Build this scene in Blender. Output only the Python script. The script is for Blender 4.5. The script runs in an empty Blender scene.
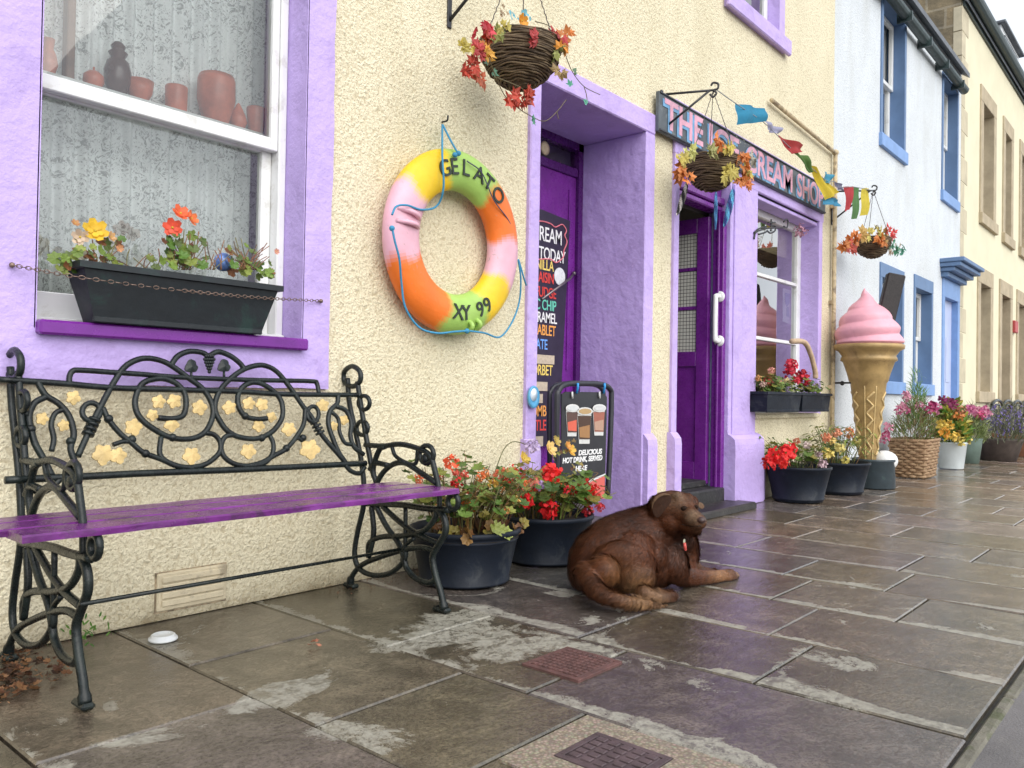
import bpy, math, random
import numpy as np
from math import radians, sin, cos, pi
from mathutils import Vector, Matrix, Quaternion

rng = random.Random(11)
scene = bpy.context.scene
COL = scene.collection

# ---------------------------------------------------------------- camera
F_PX, YAW, PITCH, ROLL, EYE = 807.0, 0.71324, 0.0140, -0.01697, 0.70
def cam_axes():
    r = Vector((sin(YAW), -cos(YAW), 0)); f = Vector((cos(YAW), sin(YAW), 0)); u = Vector((0, 0, 1))
    f2 = f * cos(PITCH) + u * sin(PITCH); u2 = u * cos(PITCH) - f * sin(PITCH)
    r3 = r * cos(ROLL) - u2 * sin(ROLL); u3 = r * sin(ROLL) + u2 * cos(ROLL)
    return r3, u3, f2
CR, CU, CF = cam_axes()
CAM = Vector((0, 0, EYE))
cd = bpy.data.cameras.new('camera'); co = bpy.data.objects.new('camera', cd); COL.objects.link(co)
co.matrix_world = Matrix(((CR.x, CU.x, -CF.x, CAM.x), (CR.y, CU.y, -CF.y, CAM.y), (CR.z, CU.z, -CF.z, CAM.z), (0, 0, 0, 1)))
cd.sensor_width = 36; cd.lens = 36 * F_PX / 1024; cd.clip_start = 0.05; cd.clip_end = 2000
scene.camera = co
# surveying helpers: where the sight line of a photograph point meets a known real plane
def ray(px, py): return CR * ((px - 512) / F_PX) - CU * ((py - 384) / F_PX) + CF
def W(px, py, y): d = ray(px, py); return CAM + d * (y / d.y)
def G(px, py, z=0): d = ray(px, py); return CAM + d * ((z - EYE) / d.z)
def XP(px, py, x): d = ray(px, py); return CAM + d * (x / d.x)
def mpp(p): return (Vector(p) - CAM).dot(CF) / F_PX      # metres per pixel at a point

# ---------------------------------------------------------------- world, sun, exposure
SUN_EL, SUN_AZ = radians(38), radians(198)          # azimuth clockwise from +Y
world = bpy.data.worlds.new('World'); scene.world = world; world.use_nodes = True
nt = world.node_tree; bg = nt.nodes['Background']
sky = nt.nodes.new('ShaderNodeTexSky'); sky.sky_type = 'NISHITA'; sky.sun_disc = False
sky.sun_elevation = SUN_EL; sky.sun_rotation = SUN_AZ; sky.air_density = 1.0; sky.dust_density = 3.0
hs = nt.nodes.new('ShaderNodeHueSaturation'); hs.inputs['Saturation'].default_value = 0.32; hs.inputs['Value'].default_value = 1.0
nt.links.new(sky.outputs[0], hs.inputs['Color'])
tc = nt.nodes.new('ShaderNodeTexCoord'); mp = nt.nodes.new('ShaderNodeMapping'); mp.inputs['Scale'].default_value = (1, 1, 2.5)
cn = nt.nodes.new('ShaderNodeTexNoise'); cn.inputs['Scale'].default_value = 1.6; cn.inputs['Detail'].default_value = 5
nt.links.new(tc.outputs['Generated'], mp.inputs[0]); nt.links.new(mp.outputs[0], cn.inputs['Vector'])
rp = nt.nodes.new('ShaderNodeValToRGB'); rp.color_ramp.elements[0].position = 0.3; rp.color_ramp.elements[1].position = 0.7
rp.color_ramp.elements[0].color = (0.75, 0.75, 0.75, 1); rp.color_ramp.elements[1].color = (1, 1, 1, 1)
nt.links.new(cn.outputs[0], rp.inputs[0])
cl = nt.nodes.new('ShaderNodeMix'); cl.data_type = 'RGBA'; cl.blend_type = 'MIX'; cl.inputs[0].default_value = 0.6
cc = nt.nodes.new('ShaderNodeMix'); cc.data_type = 'RGBA'; cc.blend_type = 'MULTIPLY'; cc.inputs[0].default_value = 1.0
cc.inputs[6].default_value = (7.6, 8.1, 8.8, 1); nt.links.new(rp.outputs[0], cc.inputs[7])
nt.links.new(hs.outputs[0], cl.inputs[6]); nt.links.new(cc.outputs[2], cl.inputs[7])
nt.links.new(cl.outputs[2], bg.inputs['Color']); bg.inputs['Strength'].default_value = 0.125
sd = bpy.data.lights.new('sun', 'SUN'); so = bpy.data.objects.new('sun', sd); COL.objects.link(so)
sd.energy = 1.15; sd.angle = radians(75); sd.color = (1, 0.96, 0.89)
sv = Vector((sin(SUN_AZ) * cos(SUN_EL), cos(SUN_AZ) * cos(SUN_EL), sin(SUN_EL)))
so.rotation_euler = sv.to_track_quat('Z', 'Y').to_euler(); so.location = (0, -5, 12)
scene.render.engine = 'CYCLES'
vs = scene.view_settings; vs.view_transform = 'Standard'; vs.look = 'None'; vs.gamma = 1; vs.exposure = 0.82
scene.cycles.max_bounces = 8; scene.cycles.transparent_max_bounces = 24

# ---------------------------------------------------------------- materials
class NT:
    def __init__(s, m): s.t = m.node_tree; s.n = s.t.nodes; s.l = s.t.links; s.b = s.n['Principled BSDF']
    def node(s, typ, **kw):
        n = s.n.new(typ)
        for k, v in kw.items():
            if k.startswith('i_'):
                key = k[2:]; key = int(key) if key.isdigit() else key.replace('_', ' ')
                n.inputs[key].default_value = v
            else: setattr(n, k, v)
        return n
    def link(s, a, b): s.l.new(a, b)
    def pos(s):
        g = s.node('ShaderNodeTexCoord'); return g.outputs['Object']
    def noise(s, scale, detail=4, rough=0.6, vec=None, dist=0):
        n = s.node('ShaderNodeTexNoise', i_Scale=scale, i_Detail=detail, i_Roughness=rough, i_Distortion=dist)
        s.link(vec or s.pos(), n.inputs['Vector']); return n.outputs[0]
    def ramp(s, fac, stops):
        r = s.node('ShaderNodeValToRGB'); e = r.color_ramp.elements
        while len(e) < len(stops): e.new(0.5)
        for q, (p, c) in zip(e, stops): q.position = p; q.color = (*c, 1) if len(c) == 3 else c
        s.link(fac, r.inputs[0]); return r.outputs[0]
    def mix(s, fac, a, b, mode='MIX'):
        m = s.node('ShaderNodeMix', data_type='RGBA', blend_type=mode)
        for q, i in ((fac, 0), (a, 6), (b, 7)):
            if isinstance(q, (int, float)): m.inputs[i].default_value = q
            elif isinstance(q, tuple): m.inputs[i].default_value = (*q, 1) if len(q) == 3 else q
            else: s.link(q, m.inputs[i])
        return m.outputs[2]
    def math(s, op, a, b=0.0, clamp=False):
        m = s.node('ShaderNodeMath', operation=op, use_clamp=clamp)
        for q, i in ((a, 0), (b, 1)):
            if isinstance(q, (int, float)): m.inputs[i].default_value = q
            else: s.link(q, m.inputs[i])
        return m.outputs[0]
    def bump(s, h, strength, dist, prev=None):
        b = s.node('ShaderNodeBump', i_Strength=strength, i_Distance=dist); s.link(h, b.inputs['Height'])
        if prev: s.link(prev, b.inputs['Normal'])
        return b.outputs[0]

def newmat(name):
    m = bpy.data.materials.new(name); m.use_nodes = True; return m, NT(m)

def M(name, col, rough=0.6, var=0.15, scale=12, bump=0.0, bscale=60, bdist=0.002, metal=0.0, dirt=None, dirt_amt=0.0, spec=0.5, coat=0, sheen=0):
    """plain procedural material: base colour broken by noise, optional worn patches, bump"""
    m, t = newmat(name)
    n = t.noise(scale, 5)
    dark = tuple(c * (1 - var) for c in col); lite = tuple(min(1, c * (1 + var)) for c in col)
    c = t.ramp(n, [(0.3, dark), (0.7, lite)])
    if dirt:
        d = t.ramp(t.noise(scale * 0.6 + 3, 8, 0.7, dist=0.4), [(0.62 - dirt_amt * 0.25, (0, 0, 0)), (0.72 - dirt_amt * 0.25, (1, 1, 1))])
        c = t.mix(t.math('MULTIPLY', d, min(1, dirt_amt * 1.6)), c, dirt)
    t.link(c, t.b.inputs['Base Color'])
    t.link(t.math('ADD', t.math('MULTIPLY', t.math('SUBTRACT', t.noise(scale * 3, 3), 0.5), 0.25), rough, True), t.b.inputs['Roughness'])
    t.b.inputs['Metallic'].default_value = metal; t.b.inputs['Specular IOR Level'].default_value = spec
    t.b.inputs['Coat Weight'].default_value = coat; t.b.inputs['Sheen Weight'].default_value = sheen
    if bump: t.link(t.bump(t.noise(bscale, 6), bump, bdist), t.b.inputs['Normal'])
    return m

def Mvc(name, rough=0.6, var=0.2, scale=60, trans=0.0, bump=0.2, bscale=150, bdist=0.001, sheen=0):
    """colour comes from the mesh's own colour layer (flower, leaf, paint colours)"""
    m, t = newmat(name)
    a = t.node('ShaderNodeVertexColor', layer_name='Col')
    c = t.mix(1.0, a.outputs[0], t.ramp(t.noise(scale, 3), [(0.25, (1 - var,) * 3), (0.75, (1,) * 3)]), 'MULTIPLY')
    t.link(c, t.b.inputs['Base Color']); t.b.inputs['Roughness'].default_value = rough
    t.b.inputs['Sheen Weight'].default_value = sheen
    if bump: t.link(t.bump(t.noise(bscale, 3), bump, bdist), t.b.inputs['Normal'])
    if trans:
        tr = t.node('ShaderNodeBsdfTranslucent'); t.link(c, tr.inputs[0])
        mx = t.node('ShaderNodeMixShader', i_0=trans); out = t.n['Material Output']
        t.link(t.b.outputs[0], mx.inputs[1]); t.link(tr.outputs[0], mx.inputs[2]); t.link(mx.outputs[0], out.inputs[0])
    return m

def roughcast(name, col, pit, amt=1.0):
    """harled wall: small pebbles under thick paint, darker hollows, faint weather stains"""
    m, t = newmat(name)
    p = t.pos()
    wn = t.node('ShaderNodeTexNoise', i_Scale=55.0, i_Detail=2); t.link(p, wn.inputs['Vector'])
    wv = t.mix(0.02, p, wn.outputs['Color'])
    v = t.node('ShaderNodeTexVoronoi', feature='SMOOTH_F1', i_Scale=88.0, i_Smoothness=0.5, i_Randomness=1.0); t.link(wv, v.inputs['Vector'])
    n1 = t.noise(75, 5, 0.62); n2 = t.noise(2.2, 4); n3 = t.noise(120, 3)
    keep = t.ramp(t.noise(60, 3, 0.55), [(0.38, (0.15,) * 3), (0.58, (1, 1, 1))])
    peb = t.math('MULTIPLY', t.math('SUBTRACT', 0.75, v.outputs['Distance']), keep)
    h = t.math('ADD', t.math('MULTIPLY', peb, 1.25), t.math('ADD', t.math('MULTIPLY', n1, 0.9), t.math('MULTIPLY', n3, 0.25)))
    base = t.ramp(n2, [(0.3, tuple(c * 0.93 for c in col)), (0.7, col)])
    hollow = t.ramp(h, [(0.50, (1, 1, 1)), (0.72, (0, 0, 0))])  # colour darkens in the hollows between pebbles
    c = t.mix(t.math('MULTIPLY', hollow, 0.55 * amt), base, pit)
    sp = t.node('ShaderNodeSeparateXYZ'); t.link(p, sp.inputs[0])
    low = t.math('SUBTRACT', 1.0, t.math('MULTIPLY', sp.outputs['Z'], 2.6), True)
    st = t.math('MULTIPLY', t.math('MULTIPLY', t.math('POWER', low, 7.0), t.ramp(t.noise(5, 6, 0.7), [(0.30, (0.2, 0.2, 0.2)), (0.6, (1, 1, 1))])), 0.95)
    c = t.mix(st, c, tuple(q * 0.55 for q in pit))
    ms = t.node('ShaderNodeMapping'); ms.inputs['Scale'].default_value = (2.6, 2.6, 0.9); t.link(p, ms.inputs[0])
    c = t.mix(1.0, c, t.ramp(t.noise(1.0, 6, 0.6, vec=ms.outputs[0], dist=0.5), [(0.34, (0.91, 0.90, 0.87)), (0.60, (1, 1, 1))]), 'MULTIPLY')
    c = t.mix(1.0, c, t.ramp(t.noise(210, 2, 0.5), [(0.30, (0.62, 0.58, 0.5)), (0.42, (1, 1, 1))]), 'MULTIPLY')
    t.link(c, t.b.inputs['Base Color']); t.b.inputs['Roughness'].default_value = 0.85; t.b.inputs['Specular IOR Level'].default_value = 0.3
    t.link(t.bump(h, 1.0, 0.0047 * amt), t.b.inputs['Normal'])
    return m

def glass(name, tint=(0.9, 0.93, 0.92), rough=0.0, refl=1.0):
    m, t = newmat(name); out = t.n['Material Output']
    fr = t.node('ShaderNodeFresnel', i_IOR=1.52)
    tp = t.node('ShaderNodeBsdfTransparent'); tp.inputs[0].default_value = (*tint, 1)
    gl = t.node('ShaderNodeBsdfGlossy', i_Roughness=rough)
    t.link(t.bump(t.noise(3.0, 2), 0.08, 0.01), gl.inputs['Normal'])
    mx = t.node('ShaderNodeMixShader'); f = t.math('MULTIPLY', fr.outputs[0], 1.7 * refl, True)
    t.link(f, mx.inputs[0]); t.link(tp.outputs[0], mx.inputs[1]); t.link(gl.outputs[0], mx.inputs[2]); t.link(mx.outputs[0], out.inputs[0])
    return m

# ---------------------------------------------------------------- mesh builder
class MB:
    def __init__(s): s.marks = []; s.v = []; s.f = []; s.c = []; s.s = []; s.uv = []; s.col = (1, 1, 1); s.smooth = False
    def add(s, verts, faces, col=None, smooth=None, uvs=None):
        b = len(s.v); s.v.extend([tuple(q) for q in verts])
        c = col or s.col; sm = s.smooth if smooth is None else smooth
        for k, fc in enumerate(faces):
            s.f.append([b + i for i in fc]); s.c.append(c); s.s.append(sm); s.uv.append(uvs[k] if uvs else None)
        return s
    def box(s, a, b, col=None, bev=0.0, rot=0, piv=None):
        x0, y0, z0 = [min(p, q) for p, q in zip(a, b)]; x1, y1, z1 = [max(p, q) for p, q in zip(a, b)]
        if bev <= 0:
            v = [(x0, y0, z0), (x1, y0, z0), (x1, y1, z0), (x0, y1, z0), (x0, y0, z1), (x1, y0, z1), (x1, y1, z1), (x0, y1, z1)]
            f = [(0, 3, 2, 1), (4, 5, 6, 7), (0, 1, 5, 4), (1, 2, 6, 5), (2, 3, 7, 6), (3, 0, 4, 7)]
        else:
            d = min(bev, (x1 - x0) / 2.01, (y1 - y0) / 2.01, (z1 - z0) / 2.01); v = []; f = []
            # bevelled box: three vertices per corner
            for iz in (0, 1):
                for iy in (0, 1):
                    for ix in (0, 1):
                        X, Y, Z = (x0, x1)[ix], (y0, y1)[iy], (z0, z1)[iz]
                        sx, sy, sz = (1, -1)[ix] * d, (1, -1)[iy] * d, (1, -1)[iz] * d
                        v += [(X, Y + sy, Z + sz), (X + sx, Y, Z + sz), (X + sx, Y + sy, Z)]
            def I(ix, iy, iz, k): return (iz * 4 + iy * 2 + ix) * 3 + k
            f += [(I(0,0,0,0), I(0,0,1,0), I(0,1,1,0), I(0,1,0,0)), (I(1,0,0,0), I(1,1,0,0), I(1,1,1,0), I(1,0,1,0)),
                  (I(0,0,0,1), I(1,0,0,1), I(1,0,1,1), I(0,0,1,1)), (I(0,1,0,1), I(0,1,1,1), I(1,1,1,1), I(1,1,0,1)),
                  (I(0,0,0,2), I(0,1,0,2), I(1,1,0,2), I(1,0,0,2)), (I(0,0,1,2), I(1,0,1,2), I(1,1,1,2), I(0,1,1,2))]
            for a_ in (0, 1):
                for b_ in (0, 1):
                    f += [(I(a_,b_,0,0), I(a_,b_,0,1), I(a_,b_,1,1), I(a_,b_,1,0)), (I(a_,0,b_,0), I(a_,0,b_,2), I(a_,1,b_,2), I(a_,1,b_,0)),
                          (I(0,a_,b_,1), I(0,a_,b_,2), I(1,a_,b_,2), I(1,a_,b_,1))]
                    for c_ in (0, 1): f.append((I(a_,b_,c_,0), I(a_,b_,c_,1), I(a_,b_,c_,2)))
            m_ = Vector(((x0 + x1) / 2, (y0 + y1) / 2, (z0 + z1) / 2)); g = []
            for q in f:
                p = [Vector(v[i]) for i in q]; n = (p[1] - p[0]).cross(p[2] - p[0]); cen = sum(p, Vector()) / len(p)
                g.append(tuple(reversed(q)) if n.dot(cen - m_) < 0 else q)
            f = g
        if rot:
            c = Vector(piv) if piv else Vector(((x0 + x1) / 2, (y0 + y1) / 2, (z0 + z1) / 2)); R = rot if isinstance(rot, Matrix) else Matrix.Rotation(rot, 3, 'Z')
            v = [c + R @ (Vector(p) - c) for p in v]
        return s.add(v, f, col)
    def tube(s, pts, r, n=8, col=None, closed=False, caps=True, rz=None):
        pts = [Vector(p) for p in pts]; m = len(pts)
        if m < 2: return s
        R = (lambda i: r[i]) if isinstance(r, (list, tuple)) else (lambda i: r)
        T = []
        for i in range(m):
            a = pts[(i - 1) % m] if closed or i > 0 else pts[i]; b = pts[(i + 1) % m] if closed or i < m - 1 else pts[i]
            t = (b - a); T.append(t.normalized() if t.length > 1e-9 else Vector((0, 0, 1)))
        u = T[0].orthogonal().normalized(); v = []
        for i in range(m):
            u = (u - T[i] * u.dot(T[i])); u = u.normalized() if u.length > 1e-6 else T[i].orthogonal().normalized()
            w = T[i].cross(u)
            for k in range(n):
                a = 2 * pi * k / n; v.append(pts[i] + (u * cos(a) + w * sin(a)) * R(i))
        f = []
        for i in range(m if closed else m - 1):
            j = (i + 1) % m
            for k in range(n): k2 = (k + 1) % n; f.append((i * n + k, i * n + k2, j * n + k2, j * n + k))
        if caps and not closed: f += [tuple(range(n))[::-1], tuple(range((m - 1) * n, m * n))]
        return s.add(v, f, col, smooth=True)
    def lathe(s, prof, c=(0, 0, 0), n=32, col=None, sx=1, sy=1, smooth=True, wob=0, closed=False):
        v = []; f = []; m = len(prof)
        for (r, z) in prof:
            for k in range(n):
                a = 2 * pi * k / n; q = r * (1 + (rng.uniform(-wob, wob) if wob else 0))
                v.append((c[0] + q * cos(a) * sx, c[1] + q * sin(a) * sy, c[2] + z))
        for i in range(m - 1):
            for k in range(n): k2 = (k + 1) % n; f.append((i * n + k, i * n + k2, (i + 1) * n + k2, (i + 1) * n + k))
        return s.add(v, f, col, smooth=smooth)
    def ball(s, c, r, n=12, col=None, sc=(1, 1, 1), R=None):
        v = [];  f = []; h = max(4, n // 2 + 1)
        for i in range(h + 1):
            t = pi * i / h
            for k in range(n):
                a = 2 * pi * k / n; p = Vector((sin(t) * cos(a) * sc[0], sin(t) * sin(a) * sc[1], cos(t) * sc[2])) * r
                if R: p = R @ p
                v.append(Vector(c) + p)
        for i in range(h):
            for k in range(n): k2 = (k + 1) % n; f.append((i * n + k, (i + 1) * n + k, (i + 1) * n + k2, i * n + k2))
        return s.add(v, f, col, smooth=True)
    def poly(s, pts, col=None, thick=None):
        """flat outline; thick = vector to extrude by"""
        pts = [Vector(p) for p in pts]; n = len(pts)
        if thick is None: return s.add(pts, [tuple(range(n))], col)
        b = [p + Vector(thick) for p in pts]
        return s.add(pts + b, [tuple(range(n)), tuple(range(n, 2 * n))[::-1]] + [(i, i + n, (i + 1) % n + n, (i + 1) % n) for i in range(n)], col)
    def build(s, name, mat, parent=None, loc=None, tags=None, sub=0):
        if name == 'flowers' and s.marks:      # every flower head is a part of its own
            mk = s.marks + [(len(s.v), len(s.f))]
            if mk[0][1] > 0: mk = [(0, 0)] + mk
            for (v0, f0), (v1, f1) in zip(mk, mk[1:]):
                q = MB(); q.v = s.v[v0:v1]; q.f = [[i - v0 for i in f] for f in s.f[f0:f1]]; q.c = s.c[f0:f1]; q.s = s.s[f0:f1]; q.uv = s.uv[f0:f1]
                q.build('flower' if (v0, f0) in s.marks else 'blossom_sprig', mat, parent)
            return None
        me = bpy.data.meshes.new(name)
        off = Vector((0, 0, 0))
        if parent is not None: off = wloc(parent)
        elif loc is not None: off = Vector(loc)
        me.from_pydata([tuple(Vector(p) - off) for p in s.v], [], s.f)
        me.polygons.foreach_set('use_smooth', s.s)
        cols = np.ones((len(me.loops), 4), np.float32); k = 0
        tot = [len(f) for f in s.f]
        cols[:, :3] = np.repeat(np.array(s.c, np.float32).reshape(-1, 3), tot, axis=0)
        ca = me.color_attributes.new('Col', 'FLOAT_COLOR', 'CORNER'); ca.data.foreach_set('color', cols.ravel())
        if any(u is not None for u in s.uv):
            ul = me.uv_layers.new(name='UVMap'); arr = []
            for u, n in zip(s.uv, tot): arr += (sum([list(q) for q in u], []) if u else [0.5] * (2 * n))
            ul.data.foreach_set('uv', arr)
        me.validate(); me.update()
        o = bpy.data.objects.new(name, me); COL.objects.link(o)
        if mat: me.materials.append(mat)
        if parent is not None: o.parent = parent
        elif loc is not None: o.location = loc
        if tags: tag(o, **tags)
        return o

def wloc(o):
    v = Vector(o.location); p = o.parent
    while p: v += Vector(p.location); p = p.parent
    return v
def tag(o, label=None, cat=None, group=None, kind=None):
    if label: o['label'] = label
    if cat: o['category'] = cat
    if group: o['group'] = group
    if kind: o['kind'] = kind
    return o
def thing(name, loc, label, cat, group=None):
    o = bpy.data.objects.new(name, None); COL.objects.link(o); o.location = loc; o.empty_display_size = 0.05
    return tag(o, label, cat, group)
def dup(root, loc, label, rz=0.0, group=None, scale=None):
    """copy a thing with its parts and sub-parts"""
    def cp(o, par):
        c = o.copy(); COL.objects.link(c)
        if par is not None: c.parent = par
        for ch in [q for q in bpy.data.objects if q.parent is o and q is not c]: cp(ch, c)
        return c
    r = cp(root, None); r.location = loc; r.rotation_euler.z = rz; r['label'] = label
    if group: r['group'] = group
    if scale: r.scale = (scale,) * 3
    return r
def text_mesh(name, s, size, mat, parent, origin, xdir=(1, 0, 0), zdir=(0, 0, 1), ext=0.001, bold=0.0, align='LEFT', wid=None, shear=0, space=1.0):
    """lettering standing in the plane spanned by xdir, zdir at origin (baseline)"""
    cu = bpy.data.curves.new(name, 'FONT'); cu.body = s; cu.size = size; cu.extrude = ext; cu.offset = bold; cu.align_x = align
    cu.shear = shear; cu.space_character = space
    to = bpy.data.objects.new(name, cu); COL.objects.link(to)
    dg = bpy.context.evaluated_depsgraph_get(); me = bpy.data.meshes.new_from_object(to.evaluated_get(dg))
    bpy.data.objects.remove(to); me.name = name
    X = Vector(xdir).normalized(); Z = Vector(zdir).normalized(); N = X.cross(Z)
    xs = [v.co.x for v in me.vertices]; k = 1.0
    if wid and xs: k = wid / (max(xs) - min(xs))
    off = wloc(parent) if parent else Vector()
    x0 = min(xs) if (xs and align == 'LEFT') else 0
    for v in me.vertices:
        c = v.co.copy(); v.co = Vector(origin) + X * ((c.x - x0) * k) + Z * c.y + N * c.z - off
    me.materials.clear(); me.materials.append(mat)
    o = bpy.data.objects.new(name, me); COL.objects.link(o)
    if parent: o.parent = parent
    return o

def bez(pts, n=6, closed=False):
    """Catmull-Rom smoothing of a point list"""
    P = [Vector(p) for p in pts]; m = len(P); out = []
    rngi = range(m if closed else m - 1)
    for i in rngi:
        p1, p2 = P[i], P[(i + 1) % m]
        p0 = P[(i - 1) % m] if closed or i > 0 else p1 * 2 - p2
        p3 = P[(i + 2) % m] if closed or i < m - 2 else p2 * 2 - p1
        for k in range(n):
            t = k / n; t2 = t * t; t3 = t2 * t
            out.append(0.5 * ((2 * p1) + (p2 - p0) * t + (2 * p0 - 5 * p1 + 4 * p2 - p3) * t2 + (3 * p1 - p0 - 3 * p2 + p3) * t3))
    if not closed: out.append(P[-1])
    return out

# ---------------------------------------------------------------- materials used
CREAM = roughcast('cream_roughcast', (0.79, 0.72, 0.53), (0.40, 0.32, 0.19))
WHITE_R = roughcast('white_roughcast', (0.70, 0.74, 0.78), (0.36, 0.40, 0.45), 0.75)
LILAC = M('lilac_painted_stone', (0.50, 0.38, 0.73), 0.62, 0.07, 3, 0.9, 13, 0.014, dirt=(0.41, 0.30, 0.60), dirt_amt=0.42)
tL = NT(LILAC); oL = tL.b.inputs['Base Color'].links[0].from_socket      # chips and splashes in the paint
oL2 = tL.mix(tL.ramp(tL.noise(9, 9, .75, dist=1.5), [(.68, (0, 0, 0)), (.70, (.8,) * 3)]), oL, (.30, .22, .40)); zL = tL.node('ShaderNodeSeparateXYZ'); tL.link(tL.pos(), zL.inputs[0])
tL.link(oL2, tL.b.inputs['Base Color'])
PURPLE = M('deep_purple_gloss_paint', (0.15, 0.018, 0.235), 0.28, 0.18, 9, 0.12, 30, 0.002)
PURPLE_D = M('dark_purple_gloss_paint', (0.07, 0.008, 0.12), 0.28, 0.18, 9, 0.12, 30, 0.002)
WHITE_P = M('white_gloss_paint', (0.74, 0.75, 0.74), 0.35, 0.05, 10, 0.1, 40, 0.001, dirt=(0.42, 0.40, 0.35), dirt_amt=0.28)
BLUE_P = M('blue_painted_stone', (0.11, 0.19, 0.34), 0.55, 0.1, 6, 0.2, 30, 0.003)
BLUE_L = M('light_blue_painted_stone', (0.18, 0.31, 0.58), 0.55, 0.1, 6, 0.2, 30, 0.003)
PALE_LILAC = M('pale_blue_door_paint', (0.46, 0.52, 0.72), 0.45, 0.05, 6)
FAR_CREAM = M('smooth_cream_render', (0.70, 0.65, 0.47), 0.8, 0.06, 2.5, 0.2, 40, 0.003)
SANDST = M('dressed_sandstone', (0.42, 0.35, 0.24), 0.85, 0.18, 5, 0.4, 40, 0.004)
SLATE = M('roof_slate', (0.10, 0.11, 0.125), 0.5, 0.3, 6, 0.3, 30, 0.004)
GUTTER = M('dark_green_cast_iron', (0.035, 0.055, 0.055), 0.45, 0.3, 14, 0.2, 50, 0.002)
GLASS = glass('window_glass', refl=1.7)
GLASS_S = glass('shop_window_glass', (0.8, 0.84, 0.84), 0.0, 2.4)
ROOM = M('dim_interior', (0.10, 0.09, 0.08), 0.9, 0.2, 3)
PIPE_M = M('cream_painted_pipe', (0.50, 0.40, 0.25), 0.6, 0.25, 20, 0.2, 60, 0.002, dirt=(0.16, 0.12, 0.08), dirt_amt=0.5)
STEEL = M('black_wrought_iron', (0.018, 0.018, 0.02), 0.42, 0.3, 30, 0.3, 90, 0.001)
D = 2.40   # the street front of every house

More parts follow.
